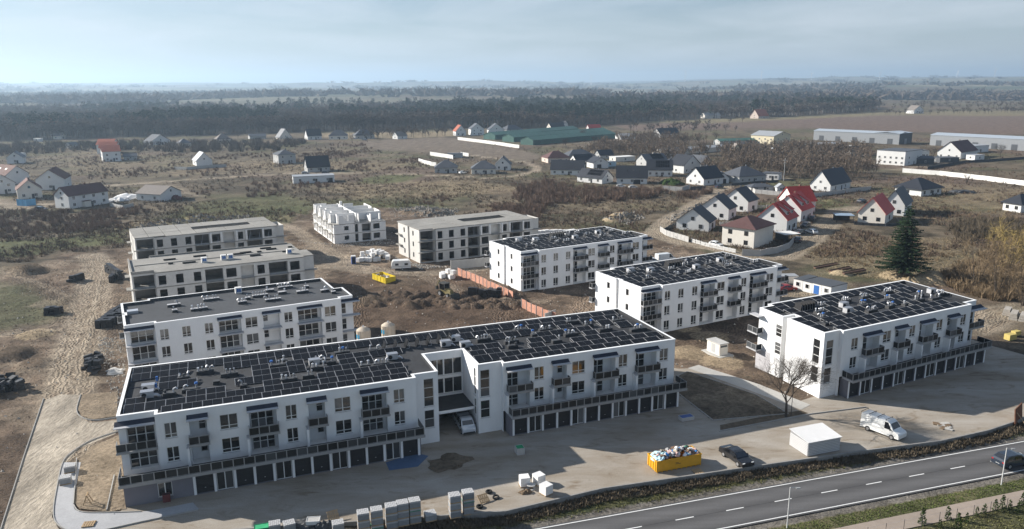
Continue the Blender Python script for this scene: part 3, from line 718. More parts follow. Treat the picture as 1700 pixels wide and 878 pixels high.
sheet('blue_tarpaulin', [(-16.9, 94.1), (-13.3, 96.8), (-11.4, 95.9), (-12.5, 92.9), (-16.1, 91.9)], 0.025, mat('blue_sheet', (0.07, 0.12, 0.21), 0.6, 0.3, 0.15, 1.5))['kind'] = 'thing'
bpy.data.objects['blue_tarpaulin']['label'] = 'blue plastic sheet lying on the yard by the last garage door'
bpy.data.objects['blue_tarpaulin']['category'] = 'tarpaulin'

# ------------------------------------------------------------------ building kit
def ident(p):
    return p
def wall_holes(mb, p0, p1, z0, z1, holes, m, backm=None):
    """vertical wall from p0 to p1 (outside on the right hand) with real openings; holes: (u0, u1, za, zb, depth, closed)"""
    p0 = Vector(p0[:2]); p1 = Vector(p1[:2]); d = p1 - p0; L = d.length; d /= L; o = Vector((d.y, -d.x))
    def pt(u, dep, z):
        q = p0 + d * u - o * dep
        return (q.x, q.y, z)
    us = sorted({0, L} | {h[0] for h in holes} | {h[1] for h in holes}); zs = sorted({z0, z1} | {h[2] for h in holes} | {h[3] for h in holes})
    for a, b in zip(us[:-1], us[1:]):
        run = None
        for c, e in zip(zs[:-1], zs[1:]):
            um, zm = (a + b) / 2, (c + e) / 2
            if any(h[0] < um < h[1] and h[2] < zm < h[3] for h in holes):
                if run: mb.face([pt(a, 0, run[0]), pt(b, 0, run[0]), pt(b, 0, run[1]), pt(a, 0, run[1])], m); run = None
            else:
                run = (run[0], e) if run else (c, e)
        if run: mb.face([pt(a, 0, run[0]), pt(b, 0, run[0]), pt(b, 0, run[1]), pt(a, 0, run[1])], m)
    for h in holes:
        a, b, c, e, dep, closed = h[:6]
        mb.face([pt(a, 0, c), pt(b, 0, c), pt(b, dep, c), pt(a, dep, c)], m)
        mb.face([pt(a, dep, e), pt(b, dep, e), pt(b, 0, e), pt(a, 0, e)], m)
        mb.face([pt(a, 0, e), pt(a, 0, c), pt(a, dep, c), pt(a, dep, e)], m)
        mb.face([pt(b, 0, c), pt(b, 0, e), pt(b, dep, e), pt(b, dep, c)], m)
        if closed:
            mb.face([pt(a, dep, c), pt(b, dep, c), pt(b, dep, e), pt(a, dep, e)], backm or m)
def inset(poly, w):
    out = []; n = len(poly)
    for i in range(n):
        a, b, c = Vector(poly[i - 1]), Vector(poly[i]), Vector(poly[(i + 1) % n])
        d1 = (b - a).normalized(); d2 = (c - b).normalized()
        n1 = Vector((-d1.y, d1.x)); n2 = Vector((-d2.y, d2.x))
        k = n1 + n2; k /= max(k.dot(n1), 0.2)
        out.append((b.x + k.x * w, b.y + k.y * w))
    return out
_wm = {}
def win_frame(w, h, cols, rows, fm):
    key = (round(w, 2), round(h, 2), cols, tuple(rows), fm.name)
    if key in _wm: return _wm[key]
    mb = MB(); e = 0.075
    mb.box(0, e, 0, .08, 0, h, fm); mb.box(w - e, w, 0, .08, 0, h, fm); mb.box(e, w - e, 0, .08, 0, e, fm); mb.box(e, w - e, 0, .08, h - e, h, fm)
    for k in range(1, cols):
        x = w * k / cols; mb.box(x - .06, x + .06, -.006, .074, e, h - e, fm)
    z = 0
    for r_ in rows[:-1]:
        z += r_ * h; mb.box(e, w - e, .004, .07, z - .04, z + .04, fm)
    _wm[key] = mb.mesh('window'); return _wm[key]
def window(root, p0, p1, u0, u1, za, zb, dep, cols=2, rows=(.24, .76), fm=None, fn=ident, name='window', sill=True, pane=None):
    """a window part standing in an opening; panes are its sub-parts"""
    fm = fm or FRAME
    p0 = Vector(p0[:2]); d = (Vector(p1[:2]) - p0).normalized(); o = Vector((d.y, -d.x)); q = p0 + d * u0 - o * (dep - .09)
    w, h = u1 - u0, zb - za
    rz = math.atan2(d.y, d.x)
    c = fn((q.x, q.y, za)); c2 = fn((q.x + d.x, q.y + d.y, za))
    rz = math.atan2(c2[1] - c[1], c2[0] - c[0])
    wo_ = link(name, win_frame(w, h, cols, rows, fm), root, c, rz)
    z = 0
    for r_ in rows:
        for k in range(cols):
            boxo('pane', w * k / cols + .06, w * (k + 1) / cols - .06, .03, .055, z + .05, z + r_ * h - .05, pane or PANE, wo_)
        z += r_ * h
    if sill:
        boxo('sill', -.06, w + .06, -.13, -.004, -.05, -.01, STEEL, wo_)
    return wo_
_rp = {}
def rail_panel(L, h=1.05):
    key = round(L, 2)
    if key not in _rp:
        mb = MB(); mb.box(.04, L - .04, -.012, .012, .09, h - .06, TINT)
        mb.box(0, .055, -.03, .03, 0, h, RAILF); mb.box(L - .055, L, -.03, .03, 0, h, RAILF); mb.box(.055, L - .055, -.025, .025, h - .06, h, RAILF); mb.box(.055, L - .055, -.02, .02, .05, .09, RAILF)
        _rp[key] = mb.mesh('railing_panel')
    return _rp[key]
def rail_line(par, a, b, z, fn=ident, pitch=1.25, h=1.05):
    a = Vector(fn((a[0], a[1], z))); b = Vector(fn((b[0], b[1], z))); d = b - a; L = d.length; n = max(1, round(L / pitch)); rz = math.atan2(d.y, d.x)
    for k in range(n):
        link('railing_panel', rail_panel(L / n - .01, h), par, tuple(a + d * (k / n)), rz)
def balcony(root, x0, x1, yw, out, z, fn=ident, sides=(1, 1)):
    """slab in front of the wall plane yw plus tinted railing panels"""
    mb = MB(); mb.box(x0, x1, yw - out, yw - .003, z - .18, z, SLAB); mb.box(x0 - .03, x1 + .03, yw - out - .05, yw - out, z - .24, z + .015, RAILF)
    b_ = mb.build('balcony', root, fn=fn)
    rail_line(b_, (x0 + .03, yw - out + .05), (x1 - .03, yw - out + .05), z + .004, fn)
    if sides[0]: rail_line(b_, (x0 + .06, yw - .05), (x0 + .06, yw - out + .1), z + .004, fn)
    if sides[1]: rail_line(b_, (x1 - .06, yw - out + .1), (x1 - .06, yw - .05), z + .004, fn)
    return b_
def canopy(root, x0, x1, yw, out, z, fn=ident):
    mb = MB(); mb.hexa([(x0, yw - out, z - .10), (x1, yw - out, z - .10), (x1, yw - .003, z), (x0, yw - .003, z)], [(x0, yw - out, z), (x1, yw - out, z), (x1, yw - .003, z + .10), (x0, yw - .003, z + .10)], SLAB)
    mb.hexa([(x0 + .04, yw - out * .55, z + .06), (x1 - .04, yw - out * .55, z + .06), (x1 - .04, yw - .003, z + .105), (x0 + .04, yw - .003, z + .105)], [(x0 + .04, yw - out * .55, z + .09), (x1 - .04, yw - out * .55, z + .09), (x1 - .04, yw - .006, z + .42), (x0 + .04, yw - .006, z + .42)], NAVY)
    return mb.build('canopy', root, fn=fn)
def roof_parapet(root, poly, h, felt, capm, wallm, fn=ident, w=0.34, drop=0.5, lip=0.04):
    inn = inset(poly, w); out = inset(poly, -lip); n = len(poly); mb = MB()
    for i in range(n):
        j = (i + 1) % n
        mb.face([(*out[i], h), (*out[j], h), (*inn[j], h), (*inn[i], h)], capm)
        mb.face([(*out[i], h - .12), (*out[j], h - .12), (*out[j], h), (*out[i], h)], capm)
        mb.face([(*out[j], h - .12), (*out[i], h - .12), (*poly[i], h - .12), (*poly[j], h - .12)], capm)
        mb.face([(*inn[i], h), (*inn[j], h), (*inn[j], h - drop), (*inn[i], h - drop)], felt)
    mb.build('parapet', root, fn=fn)
    link('roof', flat_mesh('roof', inn, h - drop, felt, fn), root)
# --- solar panels: two modules in a pale frame on a low wedge rack
RACKR = mat('rack_rail', (0.34, 0.34, 0.345), .45, .4, .05, metal=.3)
def _panel_mesh():
    mb = MB(); w, d, t0, t1 = 2.30, 1.92, 0.14, 0.44
    def z(y): return t0 + (t1 - t0) * y / d
    def slab(x0, x1, y0, y1, lo, hi, m):
        mb.hexa([(x0, y0, z(y0) + lo), (x1, y0, z(y0) + lo), (x1, y1, z(y1) + lo), (x0, y1, z(y1) + lo)], [(x0, y0, z(y0) + hi), (x1, y0, z(y0) + hi), (x1, y1, z(y1) + hi), (x0, y1, z(y1) + hi)], m)
    slab(0, w, 0, d, 0, .03, RACKR)
    slab(.025, w / 2 - .012, .02, d - .07, .03, .04, CELL); slab(w / 2 + .012, w - .025, .02, d - .07, .03, .04, CELL)
    for x in (-.05, w + .005):
        mb.hexa([(x, 0, 0), (x + .045, 0, 0), (x + .045, d, 0), (x, d, 0)], [(x, 0, .05), (x + .045, 0, .05), (x + .045, d, .05), (x, d, .05)], RACKR)
        mb.hexa([(x, d - .06, .05), (x + .045, d - .06, .05), (x + .045, d, .05), (x, d, .05)], [(x, d - .06, t1), (x + .045, d - .06, t1), (x + .045, d, t1), (x, d, t1)], RACKR)
        mb.hexa([(x, 0, z(0)), (x + .045, 0, z(0)), (x + .045, d, z(d)), (x, d, z(d))], [(x, 0, z(0) + .06), (x + .045, 0, z(0) + .06), (x + .045, d, z(d) + .06), (x, d, z(d) + .06)], RACKR)
    return mb.mesh('solar_panel')
PANEL = _panel_mesh()
def solar_fill(root, rows, z, avoid, pitch=2.36, fn=ident):
    """regular rows that leave out the panels where vents or units stand"""
    for y, a, b in rows:
        for k in range(int((b - a) // pitch)):
            x = a + k * pitch
            if any(abs(x + 1.15 - vx) < 1.5 + hw_ and abs(y + .95 - vy) < 1.45 for vx, vy, hw_ in avoid): continue
            link('solar_panel', PANEL, root, fn((x, y, z)))
# --- roof vents
def _pipe(r, h, m, cap=None):
    mb = MB(); mb.tube((0, 0, 0), (0, 0, h), r, r, m, 8)
    if cap: mb.tube((0, 0, h + .002), (0, 0, h + .22), r * 1.9, r * 1.5, cap, 8)
    else: mb.tube((0, 0, h + .002), (0, 0, h + .10), r * 1.5, r * 1.2, m, 8)
    return mb.mesh('vent_pipe')
def _elbow(m):
    mb = MB(); mb.tube((0, 0, 0), (0, 0, .45), .11, .11, m, 7); mb.tube((0, 0, .45), (.28, 0, .62), .11, .11, m, 7); mb.tube((.28, 0, .62), (.5, 0, .38), .11, .10, m, 7)
    return mb.mesh('vent_pipe')
PIPES = [_pipe(.09, .55, STEEL), _pipe(.12, .5, ALU), _pipe(.13, .55, STEEL, BLUE), _pipe(.10, .6, ALU), _elbow(STEEL), _elbow(ALU), _pipe(.14, .35, FELT2)]
PLAINP = [PIPES[0], PIPES[1], PIPES[4]]
def _curb(w, d, h, topm=SLAB):
    mb = MB(); mb.hexa([(-w / 2 - .08, -d / 2 - .08, 0), (w / 2 + .08, -d / 2 - .08, 0), (w / 2 + .08, d / 2 + .08, 0), (-w / 2 - .08, d / 2 + .08, 0)], [(-w / 2, -d / 2, h), (w / 2, -d / 2, h), (w / 2, d / 2, h), (-w / 2, d / 2, h)], BLACK)
    mb.box(-w / 2 - .03, w / 2 + .03, -d / 2 - .03, d / 2 + .03, h + .002, h + .07, topm)
    return mb.mesh('roof_vent')
_cs = ((2.2, .75, .42), (1.5, .7, .42), (.8, .7, .42), (2.8, .7, .36))
CURBS = [(_curb(*c), c[0]) for c in _cs]; DCURBS = [(_curb(*c, FELT2), c[0]) for c in _cs]
def vent(root, x, y, z, kind, r_, fn=ident, pipes=None, rz=0.0, dark=True):
    me, w = (DCURBS if dark else CURBS)[kind]
    c = link('roof_vent', me, root, fn((x, y, z)), rz)
    pp = pipes or PIPES
    n = max(1, int(w / .5))
    for k in range(n):
        if r_.random() < .8:
            link('vent_pipe', r_.choice(pp), c, (-w / 2 + .25 + k * .5, r_.uniform(-.15, .15), .43), r_.uniform(0, 6.28))
    return c
def fresh_air_unit(root, x, y, z, fn=ident, rz=0.0):
    mb = MB(); mb.box(-.75, .75, -.45, .45, .12, .95, ALU); mb.box(-.8, .8, -.5, .5, .952, 1.0, STEEL); mb.box(-.7, -.6, -.4, .4, 0, .12, BLACK); mb.box(.6, .7, -.4, .4, 0, .12, BLACK)
    u = mb.build('air_unit', root, fn((x, y, z)), rz)
    mb = MB(); mb.tube((-.35, -.455, .53), (-.35, -.50, .53), .3, .3, BLACK, 12); mb.build('fan_grille', u)
    for k in range(3):
        mb = MB(); mb.tube((.75, -.25 + .25 * k, .4), (1.15, -.25 + .25 * k, .32), .07, .07, ALU, 6); mb.tube((1.15, -.25 + .25 * k, .32), (1.5, -.2 + .25 * k, .02), .07, .07, ALU, 6); mb.build('hose', u)
    return u
def standing_rack(root, x, y, z, n, fn=ident, step=1.5):
    """dark collector boards leaning one behind another"""
    for k in range(n):
        mb = MB(); mb.hexa([(-.06, 0, 0), (.0, 0, 0), (.0, 1.5, 0), (-.06, 1.5, 0)], [(.34, 0, 1.35), (.40, 0, 1.35), (.40, 1.5, 1.35), (.34, 1.5, 1.35)], CELL)
        mb.box(.0, .55, .05, .09, 0, .04, ALU); mb.box(.0, .55, 1.4, 1.44, 0, .04, ALU); mb.hexa([(.50, .05, .04), (.55, .05, .04), (.55, .09, .04), (.50, .09, .04)], [(.36, .05, 1.2), (.40, .05, 1.2), (.40, .09, 1.2), (.36, .09, 1.2)], ALU)
        link('collector_board', mb.mesh('collector_board'), root, fn((x + k * step, y, z)))
def shell_core(root, poly, z0, z1, skip, m, fn=ident):
    """the plain outer walls: every edge of the outline except those in skip, neighbours joined"""
    n = len(poly); mb = None
    for i in range(n):
        if i in skip:
            if mb: mb.build('wall', root, fn=fn); mb = None
            continue
        mb = mb or MB(); a, b = poly[i], poly[(i + 1) % n]
        mb.face([(*a, z0), (*b, z0), (*b, z1), (*a, z1)], m)
    if mb: mb.build('wall', root, fn=fn)

# ------------------------------------------------------------------ long street block with garages (two wings and a gateway)
def street_wing(root, x0, x1, yw, yg, layout, doors, dx0, dx1, fn, r_, zt=3.22, end_right=True, ext=(0.3, 0.6), gfx0=None, hz=0.0, h_top=10.47):
    """facade above the garages: layout = ('w'|'W'|'n'|'L', u0, u1); doors pattern g/e"""
    p0, p1 = (x0, yw), (x1, yw); holes = []; todo = []
    F = ((zt + .86 + hz, zt + 2.78 + hz), (zt + 3.98 + hz, zt + 5.95 + hz))
    for kind, a, b in layout:
        u0, u1 = a - x0, b - x0
        if kind in 'wW':
            for za, zb in F:
                holes.append((u0, u1, za, zb, .16, True)); todo.append((kind, u0, u1, za, zb, .14))
        else:
            for i, (za, zb) in enumerate(((zt + .03, zt + 2.82), (zt + 3.06, zt + 6.02))):
                holes.append((u0 + .15, u1 - .15, za, zb, 1.35, True))
                if kind == 'L':
                    todo.append(('g', u0 + .35, u0 + .35 + (u1 - u0 - .7) * (.62 if end_right else .95), za + .05, zb - .35, 1.30))
                else:
                    todo.append(('n', u1 - 1.15, u1 - .30, za + .95, zb - .35, 1.30))
    mb = MB(); wall_holes(mb, p0, p1, zt, h_top - .12, holes, WHITE); mb.build('wall', root, fn=fn)
    for kind, u0, u1, za, zb, dep in todo:
        if kind == 'w': window(root, p0, p1, u0, u1, za, zb, dep, 2, (.24, .76), fn=fn)
        elif kind == 'W': window(root, p0, p1, u0, u1, za, zb, dep, 2, (.24, .76), fn=fn)
        elif kind == 'g': window(root, p0, p1, u0, u1, za, zb, dep, 3 if u1 - u0 > 2.6 else 2, (.45, .55), fn=fn, name='glazed_door', sill=False)
        else: window(root, p0, p1, u0, u1, za, zb, dep, 1, (.5, .5), fn=fn, sill=False)
    for kind, a, b in layout:
        if kind in 'wW': continue
        balcony(root, a - .05, b + .05, yw, 1.05, zt + 3.0, fn)
        canopy(root, a - .1, b + .1, yw, 1.0, zt + 6.15, fn)
        boxo('partition_wall', a - .32, a - .05, yw - 1.15, yw - .003, zt + .004, zt + 2.7, WHITE, root, fn)
        boxo('coping', a - .36, a - .01, yw - 1.19, yw + .0, zt + 2.704, zt + 2.80, SLAB, root, fn)
    # ground floor
    g0 = x0 if gfx0 is None else gfx0
    pitch = (dx1 - dx0) / len(doors); holes = []; q0, q1 = (g0, yg), (x1, yg); todo = []
    for i, d_ in enumerate(doors):
        a = dx0 + i * pitch + .17 - g0; b = dx0 + (i + 1) * pitch - .17 - g0
        holes.append((a, b, .02, 2.55, .35, True)); todo.append((d_, a, b))
    if dx0 - g0 > 3:
        holes.append((dx0 - g0 - 4.1, dx0 - g0 - 2.5, .55, 2.35, .16, True))
        window(root, q0, q1, dx0 - g0 - 4.1, dx0 - g0 - 2.5, .55, 2.35, .14, 2, (1.0,), fn=fn)
    mb = MB(); wall_holes(mb, q0, q1, 0, zt - .32, holes, GREYR)
    yb = max(yw, yg) + .3
    mb.face([(x1, yg, 0), (x1, yb, 0), (x1, yb, zt - .32), (x1, yg, zt - .32)], GREYR); mb.face([(g0, yb, 0), (g0, yg, 0), (g0, yg, zt - .32), (g0, yb, zt - .32)], GREYR)
    mb.build('garage_wall', root, fn=fn)
    for d_, a, b in todo:
        if d_ == 'g':
            gd = boxo('garage_door', g0 + a + .02, g0 + b - .02, yg + .24, yg + .30, .03, 2.5, GDOOR, root, fn)
            for k in range(1, 4):
                boxo('door_groove', -(b - a) / 2 + .03, (b - a) / 2 - .03, -.036, -.031, -1.235 + .61 * k, -1.215 + .61 * k, DFRAME, gd)
            boxo('door_handle', -.08, .08, -.06, -.032, -.62, -.57, ALU, gd)
        else:
            window(root, q0, q1, a + .02, b - .02, .03, 2.5, .22, 2, (1.0,), fn=fn, name='entrance_door', sill=False)
    for i in range(len(doors) + 1):
        x = dx0 + i * pitch
        boxo('pillar', x - .15, x + .15, yg - .06, yg + .0, 0, zt - .40, WHITE, root, fn)
    # terrace slab with a long row of tinted panels
    e0, e1 = ext
    mb = MB(); mb.box(g0 - e0, x1 + e1, yg - .85, yw - .002, zt - .30, zt - .01, SLAB); mb.box(g0 - e0 - .06, x1 + e1 + .06, yg - .92, yg - .852, zt - .36, zt + .03, RAILF)
    mb.box(g0 - e0 + .1, x1 + e1 - .1, yg - .8, yw - .004, zt - .009, zt, FELT2)
    t_ = mb.build('terrace', root, fn=fn)
    rail_line(t_, (g0 - e0 + .05, yg - .80), (x1 + e1 - .05, yg - .80), zt + .01, fn)
    rail_line(t_, (x1 + e1 - .05, yg - .80), (x1 + e1 - .05, yw + .6), zt + .01, fn)
    rail_line(t_, (g0 - e0 + .05, yw + .4), (g0 - e0 + .05, yg - .80), zt + .01, fn)

def block_m():
    o, yw = SITES['M']; h = 10.47
    root = thing('apartment_building', 'longest white apartment block in the foreground, two wings joined over a gateway, garages below', 'building', o, yw)
    r_ = random.Random(11)
    poly = [(0, .2), (4.2, .2), (4.2, -1.0), (36.3, -1.0), (36.3, .2), (39.7, .2), (39.7, 7.6), (45.6, 7.6), (45.6, .5), (49.1, .5), (49.1, -.3), (77.4, -.3), (77.4, 17.8), (0, 17.8)]
    shell_core(root, poly, 0, h - .12, {0, 2, 4, 5, 6, 7, 8, 10}, WHITE)
    roof_parapet(root, poly, h, FELT, CAPW, WHITE)
    A = 'geggeggeggeg'
    street_wing(root, 4.2, 36.3, -1.0, -2.75, [('w', 5.1, 6.5), ('n', 7.75, 10.05), ('W', 11.4, 13.5), ('L', 14.7, 18.3), ('w', 19.25, 20.65), ('n', 21.95, 24.35), ('W', 25.4, 27.5), ('L', 28.8, 32.4), ('w', 33.2, 34.7)], A, 7.9, 36.0, ident, r_, end_right=False, ext=(.35, .35), gfx0=0.15)
    street_wing(root, 49.1, 77.4, -.3, -1.95, [('L', 49.6, 53.35), ('w', 53.9, 55.4), ('n', 56.6, 59.2), ('W', 59.9, 62.0), ('L', 63.3, 67.2), ('w', 67.6, 69.1), ('L', 70.4, 74.3), ('w', 74.7, 76.2)], 'geggeggeggeg', 50.0, 77.2, ident, r_, ext=(.0, .8), gfx0=49.5)
    # corner bay on the left: full glazing behind balconies
    mb = MB(); holes = [(.85, 3.95, 3.3, 5.9, .5, True), (.85, 3.95, 6.35, 9.1, .5, True)]
    wall_holes(mb, (0, .2), (4.2, .2), 0, h - .12, holes, WHITE); mb.build('wall', root)
    for za, zb in ((3.35, 5.85), (6.4, 9.05)): window(root, (0, .2), (4.2, .2), .87, 3.93, za, zb, .45, 3, (.45, .55), name='glazed_door', sill=False)
    balcony(root, -.35, 4.15, .2, 1.25, 6.22, sides=(1, 0)); canopy(root, -.35, 4.15, .2, 1.2, 9.3)
    # stair towers
    for (a, b, y) in ((36.3, 39.7, .2), (45.6, 49.1, .5)):
        u0 = 1.35 if a < 40 else .35
        hs = [(u0, u0 + 1.42, 2.3, 4.95, .16, True), (u0, u0 + 1.42, 5.5, 9.55, .16, True)]
        mb = MB(); wall_holes(mb, (a, y), (b, y), 0, h - .12, hs, WHITE); mb.build('wall', root)
        window(root, (a, y), (b, y), u0, u0 + 1.42, 2.3, 4.95, .14, 1, (.5, .5)); window(root, (a, y), (b, y), u0, u0 + 1.42, 5.5, 9.55, .14, 1, (.33, .34, .33))
    # gateway between the towers
    mb = MB(); wall_holes(mb, (39.7, .2), (39.7, 7.6), 0, h - .12, [], WHITE)
    wall_holes(mb, (45.6, 7.6), (45.6, .5), 0, h - .12, [(5.3, 6.1, 2.4, 4.9, .16, True), (5.3, 6.1, 5.5, 9.5, .16, True)], WHITE)
    hs = [(.0, 5.9, .0, 3.2, 9.0, True), (.15, 2.9, 3.9, 6.3, .16, True), (3.0, 5.75, 3.9, 6.3, .16, True), (.15, 2.9, 6.8, 9.3, .16, True), (3.0, 5.75, 6.8, 9.3, .16, True)]
    wall_holes(mb, (39.7, 7.6), (45.6, 7.6), 0, h - .12, hs, WHITE, GREYR); mb.build('wall', root)
    for za, zb in ((3.9, 6.3), (6.8, 9.3)):
        window(root, (39.7, 7.6), (45.6, 7.6), .15, 2.9, za, zb, .14, 3, (1.0,)); window(root, (39.7, 7.6), (45.6, 7.6), 3.0, 5.75, za, zb, .14, 2, (1.0,))
    window(root, (45.6, 7.6), (45.6, .5), 5.3, 6.1, 2.4, 4.9, .14, 1, (.5, .5)); window(root, (45.6, 7.6), (45.6, .5), 5.3, 6.1, 5.5, 9.5, .14, 1, (.33, .34, .33))
    mb = MB(); mb.box(39.703, 45.597, 2.2, 7.597, 3.25, 3.5, FELT); mb.box(39.703, 45.597, 2.08, 2.198, 3.18, 3.58, CAPW); mb.build('gateway_canopy', root)
    for x in (41.6, 43.7): boxo('gate_post', x, x + .18, 7.0, 7.2, 0, 3.2, GREYR, root)
    # rear and roof equipment
    zr = h - .5
    VL = ((7.2, 11.2, 1), (9.9, 12.7, 0), (11.3, 8.0, 2), (5.6, 5.9, 1), (8.2, 6.4, 0), (14.6, 5.2, 2), (13.0, 10.4, 0), (19.5, 11.4, 0), (20.6, 13.0, 2), (20.4, 5.3, 0), (23.0, 5.6, 1), (25.6, 11.2, 0), (24.8, 8.4, 0), (26.2, 9.8, 0), (28.8, 13.4, 0), (30.9, 6.6, 1), (33.2, 6.4, 0), (33.4, 12.8, 1), (53.2, 6.6, 1), (50.2, 11.2, 0), (53.8, 8.6, 0), (57.2, 13.5, 0), (60.4, 6.3, 1), (58.2, 10.2, 2), (63.8, 8.4, 0), (61.0, 12.0, 0), (66.8, 14.2, 0), (68.5, 11.6, 1), (70.0, 8.6, 0), (75.0, 6.8, 3), (74.2, 12.0, 0))
    UL = ((44.0, 11.0), (46.6, 9.4), (46.0, 12.6), (3.0, 8.6), (3.0, 6.2), (35.2, 8.4), (24.4, 10.2))
    av = [(x, y, (.6, .25, .0, .9)[k]) for x, y, k in VL] + [(x, y, .6) for x, y in UL] + [(40.5, 12.9, 5.6)]
    solar_fill(root, [(-.45, 4.9, 36.2), (1.65, .6, 36.2), (3.75, .6, 36.2), (5.95, 4.2, 36.4), (8.15, 4.2, 38.6), (10.3, 4.2, 38.6), (12.9, .6, 38.6), (15.2, .6, 76.9), (.25, 49.6, 77.0), (2.35, 46.2, 77.0), (4.5, 46.2, 77.0), (6.8, 47.0, 76.0), (9.0, 47.0, 76.0), (11.0, 47.0, 76.0), (13.1, 47.0, 76.9)], zr, av)
    standing_rack(root, 34.8, 12.2, zr, 7, step=1.7)
    for x, y, k in VL:
        vent(root, x, y, zr, k, r_)
    for x, y in UL: fresh_air_unit(root, x, y, zr)
    for y in (8.4, 11.0):
        mb = MB(); mb.tube((.6, y, zr + .75), (3.9, y + .25, zr + .75), .07, .07, NAVY, 6); mb.tube((3.9, y + .25, zr + .3), (3.9, y + .25, zr + .95), .16, .16, BLUE, 8); mb.build('duct', root)
block_m()

def block_b():
    o, yw = SITES['B']; h = 10.85; k = 0.095
    fn = lambda p: (p[0] + k * p[1], p[1], p[2])
    root = thing('apartment_building', 'white apartment block with garages at the right, sunlit end wall behind the bare tree', 'building', o, yw)
    r_ = random.Random(12)
    poly = [(-.2, 0), (3.2, 0), (3.2, -.7), (35.2, -.7), (35.2, .6), (38.4, .6), (38.4, 16.2), (2.6, 16.2), (2.6, 15.2), (-.2, 15.2), (-.2, 9.4), (2.4, 9.4), (2.4, 8.3), (-.2, 8.3)]
    shell_core(root, poly, 0, h - .12, {0, 2, 9, 13}, WHITE, fn)
    roof_parapet(root, poly, h, FELT, CAPW, WHITE, fn)
    street_wing(root, 3.2, 35.2, -.7, -2.1, [('w', 5.3, 6.8), ('L', 7.8, 12.0), ('W', 12.7, 14.6), ('n', 15.4, 18.4), ('w', 19.2, 20.6), ('L', 21.6, 25.4), ('w', 26.2, 27.7), ('n', 28.8, 31.8), ('w', 32.6, 34.0)], 'geggeggeggegg', 4.0, 38.6, fn, r_, ext=(.0, 3.9), gfx0=3.8, hz=.12, h_top=h)
    hs = [(.65, 2.2, 2.3, 4.85, .16, True), (.65, 2.2, 5.4, 9.45, .16, True)]
    mb = MB(); wall_holes(mb, (-.2, 0), (3.2, 0), 0, h - .12, hs, WHITE); mb.build('wall', root, fn=fn)
    window(root, (-.2, 0), (3.2, 0), .65, 2.2, 2.3, 4.85, .14, 1, (.5, .5), fn=fn); window(root, (-.2, 0), (3.2, 0), .65, 2.2, 5.4, 9.45, .14, 1, (.33, .34, .33), fn=fn)
    # end wall (outline runs away to the back: edge 13 is (-.2, 8.3) -> (-.2, 0))
    hs = [(6.1, 7.55, 2.3, 4.9, .18, True), (6.1, 7.55, 5.4, 9.4, .18, True)]
    mb = MB(); wall_holes(mb, (-.2, 8.3), (-.2, 0), 0, h - .12, hs, WHITE); mb.build('wall', root, fn=fn)
    window(root, (-.2, 8.3), (-.2, 0), 6.1, 7.55, 2.3, 4.9, .16, 1, (.5, .5), fn=fn); window(root, (-.2, 8.3), (-.2, 0), 6.1, 7.55, 5.4, 9.4, .16, 1, (.33, .34, .33), fn=fn)
    hs = [(4.35, 5.75, 4.0, 6.1, .16, True), (4.35, 5.75, 7.1, 9.2, .16, True)]
    mb = MB(); wall_holes(mb, (-.2, 15.2), (-.2, 9.4), 0, h - .12, hs, WHITE); mb.build('wall', root, fn=fn)
    for za in (4.0, 7.1): window(root, (-.2, 15.2), (-.2, 9.4), 4.35, 5.75, za, za + 2.1, .14, 1, (.33, .34, .33), fn=fn)
    boxo('plinth_panel', -.26, -.202, 9.6, 15.1, .0, 3.6, mat('pale_grey_render', (0.42, 0.41, 0.42), 0.9, 0.15, 0.05), root, fn)
    for z in (3.6, 6.6):
        mb = MB(); mb.box(-1.6, -.205, 14.0, 16.6, z - .18, z, SLAB); b_ = mb.build('balcony', root, fn=fn)
        rail_line(b_, (-1.55, 16.5), (-1.55, 14.05), z + .004, fn); rail_line(b_, (-1.55, 14.05), (-.25, 14.05), z + .004, fn)
    mb = MB(); mb.box(-1.5, -.205, 14.0, 16.4, 9.55, 9.7, SLAB); mb.build('canopy', root, fn=fn)
    balcony(root, 35.3, 39.6, .6, 1.3, 6.25, fn); canopy(root, 35.3, 39.8, .6, 1.4, 9.5, fn)
    for za in (3.4, 6.5): window(root, (35.2, .6), (38.4, .6), .3, 2.6, za, za + 2.5, -.03, 2, (.45, .55), fn=fn, name='glazed_door', sill=False)
    zr = h - .5
    VL = ((6.0, 6.4, 1), (8.0, 9.0, 0), (10.4, 11.3, 0), (16.6, 5.4, 0), (18.0, 8.6, 1), (17.0, 11.6, 0), (22.4, 11.8, 0), (21.6, 5.6, 1), (25.0, 5.2, 2), (24.6, 8.8, 0), (29.8, 6.0, 0), (32.6, 8.0, 1), (29.0, 12.2, 0), (33.6, 5.4, 3), (36.6, 6.6, 0), (4.0, 3.9, 2))
    UL = ((12.6, 7.0), (14.4, 9.6), (36.4, 8.4)); av = [(x, y, (.6, .25, .0, .9)[q]) for x, y, q in VL] + [(x, y, .6) for x, y in UL] + [(7.2, 11.9, 1.4)]
    solar_fill(root, [(-.2, 3.7, 34.9), (1.9, .4, 35.6), (4.0, .4, 38.0), (6.1, .4, 38.0), (8.4, 3.0, 38.0), (10.6, 3.0, 38.0), (12.3, .4, 38.0), (13.9, 3.2, 38.0)], zr, av, fn=fn)
    standing_rack(root, 5.6, 11.2, zr, 6, fn, .62)
    for x, y, kk in VL: vent(root, x, y, zr, kk, r_, fn)
    for x, y in UL: fresh_air_unit(root, x, y, zr, fn)
block_b()

